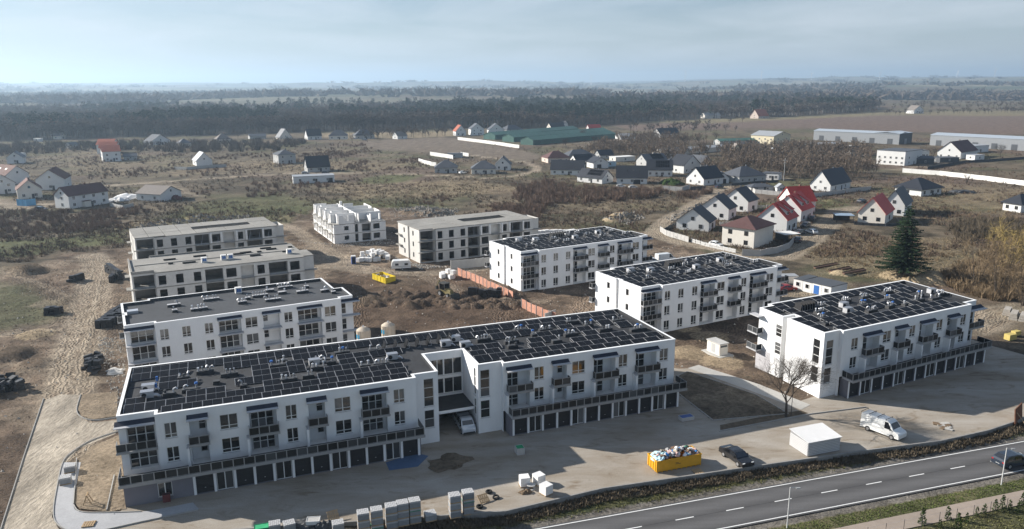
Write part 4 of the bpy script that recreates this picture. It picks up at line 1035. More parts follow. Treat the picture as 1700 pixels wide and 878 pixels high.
# ------------------------------------------------------------------ three-storey blocks of the second row
RP = [(0, 0), (4.6, 0), (4.6, -.9), (36.6, -.9), (36.6, .1), (39.1, .1), (39.1, 6.9), (37.4, 6.9), (37.4, 16.5), (4.6, 16.5), (4.6, 15.4), (0, 15.4), (0, 8.2), (.4, 8.2), (.4, 6.9), (0, 6.9)]
RLAY = [('w', 5.25, 6.65), ('w', 8.75, 10.15), ('w', 12.4, 13.8), ('L', 14.6, 18.6), ('W', 19.2, 21.3), ('n', 22.2, 25.3), ('w', 26.0, 27.5), ('L', 28.4, 32.9), ('W', 33.4, 35.5)]
def block_r(site, label, seed, solar, done=True, floors=(0, 1, 2), raw_roof=False):
    o, yw = SITES[site]; h = 9.8; r_ = random.Random(seed)
    root = thing('apartment_building', label, 'building', o, yw)
    shell_core(root, RP, -.1, h - .12, {0, 2, 11, 15}, WHITE)
    roof_parapet(root, RP, h, FELT if solar else FELT2, CAPW, WHITE)
    p0, p1 = (4.6, -.9), (36.6, -.9); holes = []; todo = []
    for kind, a, b in RLAY:
        for f in floors:
            zf = .05 + 3.08 * f; u0, u1 = a - 4.6, b - 4.6
            if kind in 'wW':
                holes.append((u0, u1, zf + .40, zf + 2.32, .16, True)); todo.append((u0, u1, zf + .40, zf + 2.32, .14, 2, (.22, .78), 'window'))
            elif kind == 'L':
                holes.append((u0 + .1, u1 - .1, zf, zf + 2.75, 1.4, True))
                w = (u1 - u0 - .6) * (.95 if not solar else .55)
                todo.append((u0 + .3, u0 + .3 + w, zf + .03, zf + 2.5, 1.35, 3 if w > 3 else 2, (.42, .58), 'glazed_door'))
            else:
                holes.append((u0 + .1, u1 - .1, zf, zf + 2.75, 1.4, True)); todo.append((u0 + .25, u0 + 1.15, zf + .8, zf + 2.4, 1.35, 1, (.5, .5), 'window'))
    mb = MB(); wall_holes(mb, p0, p1, -.1, h - .12, holes, WHITE); mb.build('wall', root)
    for u0, u1, za, zb, dep, c, rw, nm_ in todo: window(root, p0, p1, u0, u1, za, zb, dep, c, rw, name=nm_, sill=(nm_ == 'window' and dep < 1))
    for kind, a, b in RLAY:
        if kind in 'wW': continue
        canopy(root, a - .1, b + .1, -.9, .9, h - .95)
        for f in floors[1:]:
            if solar: balcony(root, a - .02, b + .02, -.9, 1.0, .05 + 3.08 * f)
            else: boxo('balcony', a - .1, b + .1, -2.0, -.903, 3.08 * f - .12, 3.08 * f + .06, SLAB, root)
    hs = []
    for f in floors: hs.append((.75, 4.4, .08 + 3.08 * f, 2.75 + 3.08 * f, .9, True))
    mb = MB(); wall_holes(mb, (0, 0), (4.6, 0), -.1, h - .12, hs, WHITE); mb.build('wall', root)
    for f in floors:
        window(root, (0, 0), (4.6, 0), .8, 4.35, .12 + 3.08 * f, 2.70 + 3.08 * f, .85, 3, (.42, .58), name='glazed_door', sill=False)
        if f and solar: balcony(root, -.1, 4.55, 0, 1.0, .05 + 3.08 * f, sides=(1, 0))
        elif f: boxo('balcony', -.1, 4.55, -1.0, -.003, 3.08 * f - .12, 3.08 * f + .06, SLAB, root)
    canopy(root, -.15, 4.55, 0, .95, h - .95)
    for a, b, us in (((0, 15.4), (0, 8.2), (4.1, 5.1)), ((0, 6.9), (0, 0), (2.0, 3.0))):
        hs = [(us[0], us[1], .95 + 3.08 * f, 2.35 + 3.08 * f, .16, True) for f in floors]
        mb = MB(); wall_holes(mb, a, b, -.1, h - .12, hs, WHITE); mb.build('wall', root)
        for f in floors: window(root, a, b, us[0], us[1], .95 + 3.08 * f, 2.35 + 3.08 * f, .14, 1, (1.0,))
    for f in floors[1:]:
        z = .05 + 3.08 * f
        mb = MB(); mb.box(-.9, 3.0, 15.403, 16.5, z - .18, z, SLAB); b_ = mb.build('balcony', root)
        rail_line(b_, (-.85, 16.4), (-.85, 15.45), z + .004); rail_line(b_, (-.85, 15.45), (-.02, 15.45), z + .004)
        mb = MB(); mb.box(36.65, 40.2, -1.0, .097, z - .18, z, SLAB); b_ = mb.build('balcony', root)
        if solar: rail_line(b_, (36.7, -.95), (40.15, -.95), z + .004); rail_line(b_, (40.15, -.95), (40.15, .05), z + .004)
    canopy(root, 36.65, 40.2, .1, 1.1, h - .95)
    for f in floors: window(root, (36.6, .1), (39.1, .1), .2, 1.1, .3 + 3.08 * f, 2.4 + 3.08 * f, -.02, 1, (.5, .5), sill=False)
    zr = h - .5
    if solar:
        VL = ((6.0, 5.4, 0), (9.4, 8.6, 0), (5.6, 11.0, 1), (13.6, 5.0, 1), (16.8, 5.2, 0), (15.6, 9.2, 0), (20.6, 10.6, 0), (22.8, 13.2, 1), (26.2, 9.2, 0), (28.0, 5.2, 0), (29.2, 7.4, 1), (34.4, 9.6, 0), (35.2, 12.4, 0), (36.0, 5.0, 3), (25.4, 12.6, 0))
        UL = ((7.2, 12.8), (11.0, 10.8), (21.4, 8.0), (30.6, 10.4)); av = [(x, y, (.6, .25, .0, .9)[k]) for x, y, k in VL] + [(x, y, .6) for x, y in UL] + [(18.8, 12.3, 1.6)]
        solar_fill(root, [(-.4, 5.2, 36.4), (1.65, .6, 36.2), (3.7, .6, 36.6), (5.9, 1.0, 36.6), (8.0, 1.0, 36.6), (10.2, .6, 36.6), (12.3, .6, 36.6), (14.1, 5.2, 36.8)], zr, av)
        standing_rack(root, 16.6, 11.6, zr, 6, step=.75)
        for x, y, k in VL: vent(root, x, y, zr, k, r_, pipes=PLAINP)
        for x, y in UL: fresh_air_unit(root, x, y, zr)
    else:
        for x, y, k in ((8.6, 10.4, 0), (15.2, 11.4, 3), (8.4, 6.4, 2), (12.4, 5.6, 3), (21.4, 8.6, 2), (20.0, 6.2, 1), (25.4, 5.4, 3), (28.0, 9.6, 1), (31.6, 8.4, 0), (33.2, 11.8, 2), (35.6, 7.0, 1), (29.4, 13.6, 3), (36.8, 5.0, 2), (23.8, 9.6, 3), (26.2, 12.4, 1)):
            vent(root, x, y, zr, k, r_, pipes=PLAINP, dark=False)
        boxo('hatch', .8, 2.6, 8.8, 10.2, zr, zr + .5, ALU, root)
block_r('R3', 'white three-storey block with roof solar panels behind the orange mesh fence', 21, True)
block_r('R2', 'white three-storey block with roof solar panels between the street block and the office cabins', 22, True)
block_r('C2', 'finished white three-storey block with bare dark roof beside the two silos', 23, False)

# ------------------------------------------------------------------ shells still under construction
def block_raw(site, label, seed, roofed):
    o, yw = SITES[site]; h = 9.3; r_ = random.Random(seed)
    root = thing('unfinished_building', label, 'building', o, yw)
    mb = MB(); n = len(RP)
    for i in range(n):
        a, b = RP[i], RP[(i + 1) % n]
        if i in (0, 2, 11, 15): continue
        mb.face([(*a, -.1), (*b, -.1), (*b, h), (*a, h)], BLOCK)
    mb.build('wall', root)
    p0, p1 = (4.6, -.9), (36.6, -.9); holes = []
    for kind, a, b in RLAY:
        for f in (0, 1, 2):
            zf = .05 + 3.08 * f; u0, u1 = a - 4.6, b - 4.6
            if kind in 'wW': holes.append((u0 - .05, u1 + .05, zf + .40, zf + 2.45, .3, False))
            else: holes.append((u0 + .1, u1 - .1, zf + .02, zf + 2.72, 1.4, kind == 'n'))
    mb = MB(); wall_holes(mb, p0, p1, -.1, h, holes, BLOCK); mb.build('wall', root)
    hs = [(.35, 4.4, .06 + 3.08 * f, 2.75 + 3.08 * f, .9, False) for f in (0, 1, 2)]
    mb = MB(); wall_holes(mb, (0, 0), (4.6, 0), -.1, h, hs, BLOCK); mb.build('wall', root)
    for a, b, us in (((0, 15.4), (0, 8.2), (4.1, 5.1)), ((0, 6.9), (0, 0), (2.0, 3.0))):
        mb = MB(); wall_holes(mb, a, b, -.1, h, [(us[0], us[1], .95 + 3.08 * f, 2.35 + 3.08 * f, .3, False) for f in (0, 1, 2)], BLOCK); mb.build('wall', root)
    for f in (1, 2):
        z = 3.08 * f
        inn = inset(RP, .02)
        mb = MB(); mb.prism(inn, z - .16, z + .04, CONC); mb.build('floor_slab', root)
        mb = MB(); mb.box(4.55, 36.65, -.93, -.904, z - .2, z + .06, CONC); mb.box(-.03, 4.5, -.03, -.004, z - .2, z + .06, CONC); mb.build('ring_beam', root)
        for a, b, y in ((-.6, 4.5, 0), (14.7, 18.5, -.9), (28.5, 32.8, -.9), (36.7, 39.6, .1), (22.3, 25.2, -.9)): boxo('balcony', a, b, y - 1.0, y - .03, z - .15, z + .02, CONC, root)
        boxo('balcony', -1.0, -.02, 12.4, 15.3, z - .15, z + .02, CONC, root)
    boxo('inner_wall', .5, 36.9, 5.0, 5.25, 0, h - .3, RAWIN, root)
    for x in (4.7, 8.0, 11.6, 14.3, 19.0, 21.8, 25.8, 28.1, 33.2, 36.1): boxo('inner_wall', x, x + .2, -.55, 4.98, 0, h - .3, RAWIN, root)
    if roofed:
        inn = inset(RP, -.05); mb = MB(); mb.prism(inn, h, h + .22, CONC); mb.build('roof', root)
        zr = h + .22
        ring = [(0, 15.4), (0, 0), (4.6, 0)]
        mb = MB(); mb.box(-.04, .3, .35, 15.4, zr + .002, zr + .4, CONC); mb.box(.3, 4.5, -.04, .3, zr + .002, zr + .4, CONC); mb.box(4.62, 36.6, 16.2, 16.5, zr + .002, zr + .35, CONC); mb.build('parapet', root)
        boxo('roof_joint', 1, 36.4, 7.7, 7.95, zr + .001, zr + .16, CONC, root)
        for x, y, w, d in ((8.6, 11, 2.6, .5), (15.2, 11.6, 2.8, .6), (8.4, 6.2, 1.0, .5), (12.2, 5.4, 2.8, .6), (21.2, 9.4, 1.0, .6), (25.4, 10.2, 2.6, .8), (23.6, 9.4, 2.4, .7), (28.4, 9.4, 1, .6), (31.6, 11.2, 2.4, .7), (26.8, 5.6, 2.4, .8), (34.0, 6.6, 1.4, .6), (36.2, 11.4, 1.0, .5), (30.6, 13.0, 2.6, .5)):
            boxo('roof_opening', x - w / 2, x + w / 2, y - d / 2, y + d / 2, zr + .003, zr + .3, DARK, root)
        zl = zr
    else:
        # bare filigree slabs with open joints and a dark strip not yet cast
        x = 0.0; zr = h
        while x < 37:
            w = r_.uniform(3.4, 4.6); x2 = min(x + w, 37.4)
            y0 = -.05 if x < 4 else -.95
            for ya, yb in ((y0, 5.2), (5.3, 9.8), (9.9, 16.4)):
                if ya == 5.3 and 13 < x < 30: continue
                boxo('roof_slab', x + .05, x2 - .09, ya, yb, zr + r_.uniform(.0, .06), zr + r_.uniform(.18, .24), CONC, root)
            x = x2
        boxo('roof_recess', 14.0, 32.2, 5.22, 9.88, zr - .25, zr + .02, DARK, root)
        for x in (16.2, 20.4, 29.0, 31.6, 34.2): 
            mb = MB(); mb.tube((x, -1.6, 6.3), (x + .9, -.1, 8.9), .05, .05, STEEL, 5); mb.build('prop', root)
        for x in (18.7, 21.5, 25.6, 28.2, 32.8):
            boxo('wall_pier', x, x + .45, -1.25, -.91, 6.3, 9.1, BLOCKW, root)
    return root
block_raw('C3', 'grey unfinished block with a cast flat roof carrying blue and white packs', 31, True)
block_raw('C4', 'rearmost unfinished block at the left with open roof slabs and a dark roof strip', 32, False)
block_raw('R4', 'unfinished block with open slab roof standing behind the white caravan', 33, False)

def block_t():
    o, yw = SITES['T']
    root = thing('unfinished_building', 'roofless white block shell with bare upper walls at the back of the site', 'building', o, yw)
    W_, D_ = 16.8, 29.0
    mb = MB(); hs = []
    for f in (0, 1):
        z = 3.05 * f
        hs += [(3.3, 4.7, z + .95, z + 2.3, .3, False), (6.7, 7.8, z + .05, z + 2.7, 1.0, False), (9.0, 11.9, z + .1, z + 2.6, 1.3, False), (12.7, 14.8, z + .7, z + 2.4, .3, False)]
    wall_holes(mb, (0, 0), (W_, 0), -.1, 6.05, hs, BLOCKW); mb.build('wall', root)
    mb = MB(); hs = []
    for f in (0, 1):
        z = 3.05 * f
        for k in range(4):
            u = D_ - (1.2 + 7.0 * k)
            hs += [(u - 2.2, u - .2, z + .05, z + 2.7, 1.3, True), (u - 4.3, u - 3.0, z + .5, z + 2.4, .3, False), (u - 6.3, u - 5.0, z + .5, z + 2.4, .3, False)]
    hs = [h for h in hs if h[0] > .2]
    wall_holes(mb, (0, D_), (0, 0), -.1, 6.05, hs, BLOCKW); mb.build('wall', root)
    mb = MB(); mb.face([(W_, 0, -.1), (W_, D_, -.1), (W_, D_, 6.05), (W_, 0, 6.05)], BLOCKW); mb.face([(W_, D_, -.1), (0, D_, -.1), (0, D_, 6.05), (W_, D_, 6.05)], BLOCKW); mb.build('wall', root)
    for z in (3.05, 6.1):
        boxo('floor_slab', -.03, W_ + .03, -.03, D_ + .03, z - .2, z, CONC, root)
        for k in range(4): boxo('balcony', -1.3, -.035, 1.4 + 7 * k, 3.9 + 7 * k, z - .2, z - .02, CONC, root)
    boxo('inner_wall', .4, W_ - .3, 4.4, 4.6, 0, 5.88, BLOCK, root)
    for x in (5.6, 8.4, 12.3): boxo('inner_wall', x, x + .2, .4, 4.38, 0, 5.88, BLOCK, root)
    zt = 6.102; r_ = random.Random(5)
    def wl(x0, x1, y0, y1, hgt=2.75): boxo('upper_wall', x0, x1, y0, y1, zt, zt + hgt, BLOCKW, root)
    wl(1.6, 3.2, 0, .25); wl(4.7, 6.6, 0, .25); boxo('upper_wall', 3.2, 4.7, 0, .25, zt, zt + .9, BLOCKW, root)
    wl(8.0, 8.3, .0, 1.5); wl(11.9, 12.2, .0, 1.4, 2.4); wl(14.9, 15.2, .3, 1.2, 2.4); boxo('upper_wall', 12.25, 15.2, 0, .25, zt, zt + .7, BLOCKW, root)
    wl(7.6, 7.9, 1.52, D_ - 3)                       # spine
    for k in range(4):
        y = 3.9 + 7 * k
        wl(0, .25, y - .2, y + 1.0); wl(0, .25, y + 2.4, y + 3.0); boxo('upper_wall', 0, .25, y + 1.02, y + 2.38, zt, zt + .9, BLOCKW, root)
        wl(.27, 7.58, y - .45, y - .22); wl(.27, 4.5, y + 3.2, y + 3.42)
        if k < 3: wl(7.92, W_ - .3, y + 1.5, y + 1.72, 2.4)
        wl(1.5, 1.72, y - 2.6, y - .47)
    wl(W_ - .25, W_, 6, 12, 2.5); wl(W_ - .25, W_, 15, 24, 2.5); wl(9, 9.8, D_ - 2, D_ - 1.2, 3.2); wl(10.6, 14, D_ - .3, D_, 2.0)
    wl(11.9, 12.2, 1.42, 5.3, 1.6); wl(12.22, W_, 5.1, 5.3, 2.4)
block_t()

# ------------------------------------------------------------------ vegetation
def leafmat(name, col, var=0.35, scale=0.25, rough=0.95):
    return mat(name, col, rough, 0.08, var, scale, big=0.0)
BARKD = leafmat('grey_bark', (0.072, 0.060, 0.050), 0.3, 0.6)
TWIG = leafmat('bare_twigs', (0.160, 0.124, 0.094), 0.35, 0.12)
TWIGF = leafmat('woodland_twigs', (0.092, 0.074, 0.060), 0.40, 0.03)
TWIGR = leafmat('reddish_scrub', (0.165, 0.115, 0.086), 0.38, 0.10)
TWIGT = leafmat('tawny_scrub', (0.205, 0.150, 0.092), 0.35, 0.12)
WILLOW = leafmat('willow_shoots', (0.36, 0.27, 0.10), 0.30, 0.25)
PINE = leafmat('pine_needles', (0.028, 0.040, 0.028), 0.45, 0.06)
SPRUCE = leafmat('spruce_needles', (0.020, 0.036, 0.016), 0.45, 0.9)
THUJA = leafmat('thuja_green', (0.030, 0.048, 0.014), 0.4, 1.5)
TUFT = leafmat('dry_grass_blades', (0.255, 0.205, 0.130), 0.35, 0.3)
GRASS = leafmat('green_grass_blades', (0.105, 0.128, 0.040), 0.45, 0.5)
BANKG = leafmat('dark_weeds', (0.115, 0.092, 0.064), 0.5, 0.6)

class Soup:
    """triangle soup prototypes, merged by numpy"""
    def __init__(s): s.t = []
    def tri(s, a, b, c): s.t.append((tuple(a), tuple(b), tuple(c)))
    def limb(s, p, q, r0, r1, n=3):
        p = Vector(p); q = Vector(q); d = (q - p).normalized(); a = d.orthogonal().normalized(); b_ = d.cross(a)
        P0 = [p + (a * math.cos(6.2832 * k / n) + b_ * math.sin(6.2832 * k / n)) * r0 for k in range(n)]
        P1 = [q + (a * math.cos(6.2832 * k / n) + b_ * math.sin(6.2832 * k / n)) * r1 for k in range(n)]
        for k in range(n):
            j = (k + 1) % n; s.tri(P0[k], P0[j], P1[j]); s.tri(P0[k], P1[j], P1[k])
    def arr(s): return np.array(s.t, float)
def rdir(r_, up=0.0):
    v = Vector((r_.gauss(0, 1), r_.gauss(0, 1), r_.gauss(0, 1) + up)); return v.normalized()
def proto_bare(seed, twigs=46, spread=.27, base=.28, w=.012):
    """leafless broadleaf of unit height: trunk, limbs and many thin twig blades"""
    r_ = random.Random(seed); s = Soup(); s.limb((0, 0, 0), (0, 0, .45), .016, .011); tips = []
    for k in range(7):
        a = r_.uniform(0, 6.28); z = r_.uniform(base, .5); e = Vector((math.cos(a) * r_.uniform(.5, 1) * spread, math.sin(a) * r_.uniform(.5, 1) * spread, r_.uniform(.55, .95)))
        s.limb((0, 0, z), e, .009, .003); tips.append((Vector((0, 0, z)), e))
    for k in range(twigs):
        p0, e = r_.choice(tips); p = p0.lerp(e, r_.uniform(.35, 1)); d = (rdir(r_, .8) + Vector((p.x, p.y, 0)) * 1.2).normalized(); L = r_.uniform(.08, .20)
        q = p + d * L; n_ = d.cross(rdir(r_)).normalized() * w; s.tri(p - n_, p + n_, q); q2 = p + (d + rdir(r_) * .7).normalized() * L * .8; s.tri(p - n_ * .8, p + n_ * .8, q2)
    return s.arr()
def proto_pine(seed, n=56):
    r_ = random.Random(seed); s = Soup(); s.limb((0, 0, 0), (0, 0, .92), .013, .005)
    for k in range(n):
        z = .38 + .62 * r_.random() ** .8; R_ = .19 * (1.12 - z) / .62 + .035; a = r_.uniform(0, 6.28); rr = R_ * math.sqrt(r_.random())
        p = Vector((math.cos(a) * rr, math.sin(a) * rr, z)); d1 = rdir(r_, .1) * .07; d2 = rdir(r_, .1) * .07
        s.tri(p - d1, p + d1, p + d2)
    return s.arr()
def proto_bush(seed, n=40, spread=.55, w=.022):
    r_ = random.Random(seed); s = Soup()
    for k in range(n):
        a = r_.uniform(0, 6.28); b_ = r_.random() ** .7 * spread; p = Vector((math.cos(a) * b_ * .5, math.sin(a) * b_ * .5, 0)); q = Vector((math.cos(a) * b_ * r_.uniform(.8, 1.5), math.sin(a) * b_ * r_.uniform(.8, 1.5), r_.uniform(.45, 1.0)))
        d = (q - p); n_ = d.cross(rdir(r_)).normalized() * w; s.tri(p - n_, p + n_, q); m_ = p.lerp(q, .5); q2 = m_ + (d * .4 + rdir(r_, .4) * .25); s.tri(m_ - n_, m_ + n_, q2)
        q3 = p.lerp(q, .75) + rdir(r_, .2) * .2; s.tri(p.lerp(q, .7) - n_ * .8, p.lerp(q, .7) + n_ * .8, q3)
    return s.arr()
def proto_tuft(seed, n=5):
    r_ = random.Random(seed); s = Soup()
    for k in range(n):
        a = r_.uniform(0, 6.28); p = Vector((math.cos(a) * .18, math.sin(a) * .18, 0)); q = Vector((math.cos(a) * r_.uniform(.2, .6), math.sin(a) * r_.uniform(.2, .6), r_.uniform(.5, 1))); n_ = Vector((-math.sin(a), math.cos(a), 0)) * .11
        s.tri(p - n_, p + n_, q)
    return s.arr()
def scatter_mesh(name, protos, pts, m):
    """pts: (x, y, z, height, width factor)"""
    out = []; pts = np.asarray(pts)
    sel = rng.integers(0, len(protos), len(pts)); ang = rng.random(len(pts)) * 6.2832
    for k, pr in enumerate(protos):
        i = np.where(sel == k)[0]
        if not len(i): continue
        c = np.cos(ang[i])[:, None, None]; s = np.sin(ang[i])[:, None, None]; h = pts[i, 3][:, None, None]; w = (pts[i, 3] * pts[i, 4])[:, None, None]
        X = (pr[None, :, :, 0] * c - pr[None, :, :, 1] * s) * w + pts[i, 0][:, None, None]
        Y = (pr[None, :, :, 0] * s + pr[None, :, :, 1] * c) * w + pts[i, 1][:, None, None]
        Z = pr[None, :, :, 2] * h + pts[i, 2][:, None, None]
        out.append(np.stack([X, Y, Z], -1).reshape(-1, 3))
    co = np.concatenate(out).astype(np.float32); n = len(co) // 3
    me = bpy.data.meshes.new(name)
    me.vertices.add(len(co)); me.vertices.foreach_set('co', co.ravel())
    me.loops.add(len(co)); me.loops.foreach_set('vertex_index', np.arange(len(co), dtype=np.int32))
    me.polygons.add(n); me.polygons.foreach_set('loop_start', np.arange(0, len(co), 3, dtype=np.int32)); me.polygons.foreach_set('loop_total', np.full(n, 3, np.int32))
    me.materials.append(m); me.update()
    return me
def stuff(name, label, cat, me):
    return tag(link(name, me), label, cat, kind='stuff')
def in_poly(x, y, poly): return poly_sd(x, y, poly) < 0
def sample_poly(poly, n):
    xs = [p[0] for p in poly]; ys = [p[1] for p in poly]; out = np.zeros((0, 2))
    while len(out) < n:
        q = np.stack([rng.uniform(min(xs), max(xs), n * 2), rng.uniform(min(ys), max(ys), n * 2)], -1); out = np.concatenate([out, q[in_poly(q[:, 0], q[:, 1], poly)]])
    return out[:n]
def sample_far(poly, n):
    """denser at the near edge of a deep wood"""
    ys = [p[1] for p in poly]; y0, y1 = min(ys), max(ys); out = np.zeros((0, 2))
    while len(out) < n:
        y = 1 / rng.uniform(1 / y1, 1 / y0, n * 3); x = rng.uniform(-.72, .72, n * 3) * y
        k = in_poly(x, y, poly); out = np.concatenate([out, np.stack([x[k], y[k]], -1)])
    return out[:n]
def with_z(xy, h0, h1, w=1.0):
    z = ground_z(xy[:, 0], xy[:, 1]); h = rng.uniform(h0, h1, len(xy)); return np.stack([xy[:, 0], xy[:, 1], z - .05, h, np.full(len(xy), w)], -1)

def hvar(q):
    f = .72 + .6 * fbm(q[:, 0] / 60 + 1, q[:, 1] / 60 + 4, 3); q[:, 3] *= f; return q
BAREP = [proto_bare(k, 60, .32, .26, .019) for k in range(6)]; PINEP = [proto_pine(k + 10, 64) for k in range(5)]
xy = sample_far(FOREST, 6400)
# rows along the near margins keep the edge closed
edge = FOREST[:15]; e2 = []
for a, b in zip(edge[:-1], edge[1:]):
    L = math.hypot(b[0] - a[0], b[1] - a[1]); n_ = int(L / 5)
    for k in range(n_):
        u = rng.random(); e2.append((a[0] + (b[0] - a[0]) * u + rng.normal(0, 4), a[1] + (b[1] - a[1]) * u + abs(rng.normal(0, 16))))
xy = np.concatenate([xy, np.array(e2)])
con = fbm(xy[:, 0] / 170 + 5, xy[:, 1] / 120 + 2, 3); ratio = xy[:, 0] / xy[:, 1]
edge_d = seg_dist(xy[:, 0], xy[:, 1], edge)
pines = (con > np.where(ratio > -.12, .44, .60)) & ~((edge_d < 26) & (rng.random(len(xy)) < .8))
stuff('pine_forest', 'dark evergreen forest stretching across the background', 'forest', scatter_mesh('pine_forest', PINEP, hvar(with_z(xy[pines], 13, 22, 1.3)), PINE))
stuff('bare_forest', 'brown leafless forest stretching across the background', 'forest', scatter_mesh('bare_forest', BAREP, hvar(with_z(xy[~pines], 10, 20, 1.35)), TWIGF))
birch = np.concatenate([sample_poly([(281.0, 1075.7), (386.4, 1119.4), (563.2, 1279.3), (629.0, 1417.5), (430.5, 1248.2), (306.0, 1172.7)], 150)])
stuff('birch_margin', 'pale birch trunks along the right edge of the forest', 'forest', scatter_mesh('birch_margin', [proto_bare(60 + k, 16, .2, .5, .010) for k in range(3)], with_z(birch, 13, 18, .9), leafmat('birch_bark', (0.30, 0.27, 0.235), .3, .1)))
# distant clumps on the far rises
fx = 1 / rng.uniform(1 / 9500, 1 / 1900, 2600); far_xy = np.stack([rng.uniform(-.75, .75, 2600) * fx, fx], -1)
keep = fbm(far_xy[:, 0] / 600 + 3, far_xy[:, 1] / 420 + 9, 3) > .5
clump = [np.concatenate([proto_bush(90 + k, 14, .9, .10)]) for k in range(3)]
stuff('distant_woods', 'hazy woods and hedges on the far rises along the horizon', 'woods', scatter_mesh('distant_woods', clump, with_z(far_xy[keep], 16, 26, 2.6), TWIGF))

# scrub thickets
BUSHP = [proto_bush(k + 30) for k in range(5)]
def thicket(name, label, polys, m, h0, h1, w=1.0, pr=None, clump=False):
    xy_ = np.concatenate([sample_poly(p, n) for p, n in polys])
    if clump: xy_ = xy_[fbm(xy_[:, 0] / 16 + 7, xy_[:, 1] / 24 + 3, 3) > .54]
    stuff(name, label, 'thicket', scatter_mesh(name, pr or BUSHP, with_z(xy_, h0, h1, w), m))
thicket('scrub_thicket', 'reddish brown scrub spreading below the black-roofed houses', [([(3.7, 369.6), (17.1, 392.2), (31.8, 368.4), (53.5, 358.9), (70.9, 362.4), (73.2, 346.0), (61.2, 331.6), (38.0, 322.1), (20.0, 316.2), (7.4, 308.8), (0.2, 334.1)], 420), ([(-7.2, 309.3), (13.5, 308.5), (10.0, 280.5), (-6.7, 287.6)], 90), ([(73.2, 346.0), (91.6, 349.2), (73.4, 322.4)], 30)], TWIGR, 1.8, 3.6)
thicket('scrub_thicket', 'brown scrub belt in front of the houses at the left edge', [([(-209.0, 306.1), (-191.2, 308.4), (-172.2, 304.8), (-152.9, 314.7), (-140.6, 303.6), (-150.4, 289.9), (-132.6, 264.6), (-153.3, 258.6), (-170.0, 246.8)], 520)], TWIGR, 1.0, 2.4)
thicket('scrub_thicket', 'grey brown scrub scattered over the fallow land beyond the site', [([(-158.9, 363.9), (-118.9, 414.2), (-71.6, 401.4), (-79.7, 352.4), (-124.5, 339.1)], 420), ([(-305.6, 542.5), (-242.2, 571.4), (-168.6, 592.4), (-102.0, 577.3), (-86.5, 447.5), (-172.7, 427.9), (-222.3, 408.6)], 1500), ([(-111.4, 497.6), (-60.7, 527.2), (-45.2, 451.6), (-85.4, 441.2)], 260), ([(-176.6, 621.1), (-126.8, 661.6), (-89.8, 556.5), (-143.7, 532.4)], 300), ([(10.9, 455.1), (32.2, 372.8), (0.2, 374.2)], 60), ([(-79.7, 352.4), (-23.4, 335.0), (7.4, 308.8), (-31.5, 310.2)], 160)], TWIGR, .7, 2.3, clump=True)
thicket('scrub_thicket', 'dark hedge scrub along the forest foot at the left', [([(-412.9, 609.2), (-422.8, 670.7), (-374.3, 667.1), (-345.7, 692.5), (-284.6, 673.7), (-225.4, 683.1), (-173.6, 686.1), (-177.9, 593.0), (-230.6, 575.7), (-291.5, 600.8), (-333.5, 592.9), (-371.3, 546.5)], 560)], TWIGF, 2.5, 6.0)
thicket('scrub_thicket', 'tawny bramble and brush behind the right-hand block', [([(106.0, 185.9), (121.3, 205.1), (133.8, 212.2), (147.1, 211.9), (119.0, 169.3), (108.2, 169.5), (105.7, 177.4)], 330), ([(121.3, 205.1), (176.9, 257.1), (142.3, 204.6)], 90)], TWIGT, 1.2, 3.2)
thicket('scrub_thicket', 'grey brown brush mass above the yellow willow at the right', [([(146.1, 255.8), (167.1, 275.1), (176.6, 266.2), (157.4, 239.0), (140.4, 235.7)], 150)], BANKG, 2.0, 3.6, 1.1)
thicket('scrub_thicket', 'low brush patches on the meadow round the tall spruce', [([(86.4, 221.4), (105.9, 234.0), (129.1, 228.8), (127.1, 212.4), (100.2, 198.7), (89.0, 202.4)], 130), ([(166.7, 302.8), (194.6, 294.4), (180.2, 268.5), (153.9, 267.0)], 70)], TWIGT, .5, 1.4)
thicket('bare_woodland', 'leafless grey woodland beyond the black-roofed houses', [([(135.9, 515.0), (168.6, 530.5), (176.5, 473.4), (204.6, 479.1), (203.7, 429.1), (181.5, 394.4), (146.5, 391.1), (122.4, 430.4)], 380), ([(132.0, 515.3), (161.0, 569.7), (206.8, 556.4), (240.4, 525.9), (222.7, 478.1), (181.8, 488.0)], 220), ([(44.7, 520.7), (70.3, 603.4), (108.9, 573.3), (136.3, 532.5), (107.2, 492.4), (68.7, 519.2)], 260), ([(80.2, 645.6), (111.3, 685.0), (163.1, 639.2), (115.2, 594.5)], 130), ([(204.7, 588.1), (252.5, 543.6), (232.8, 509.0), (187.7, 538.4)], 90), ([(94.6, 403.8), (118.9, 449.2), (127.2, 418.5), (110.2, 397.8)], 30)], TWIG, 6.5, 11.0, 1.0, [proto_bare(200 + k, 60, .34, .2, .014) for k in range(4)])
thicket('field_hedge', 'thin lines of leafless trees crossing the far fields', [([(-171.9, 775.1), (-54.7, 802.5), (-61.1, 730.7), (-135.0, 705.2)], 70), ([(124.5, 848.5), (219.0, 861.9), (233.1, 775.4), (141.0, 729.9)], 40), ([(518.3, 1186.8), (684.7, 1259.8), (838.4, 1289.3), (777.4, 1194.7), (565.7, 1135.7)], 80), ([(704.3, 1510.0), (1096.4, 1689.4), (928.8, 1396.5), (637.8, 1322.9)], 90), ([(927.3, 1959.3), (1613.8, 2434.5), (1118.8, 1684.3), (782.1, 1574.3)], 110)], TWIGF, 6, 11, 1.2, BAREP)
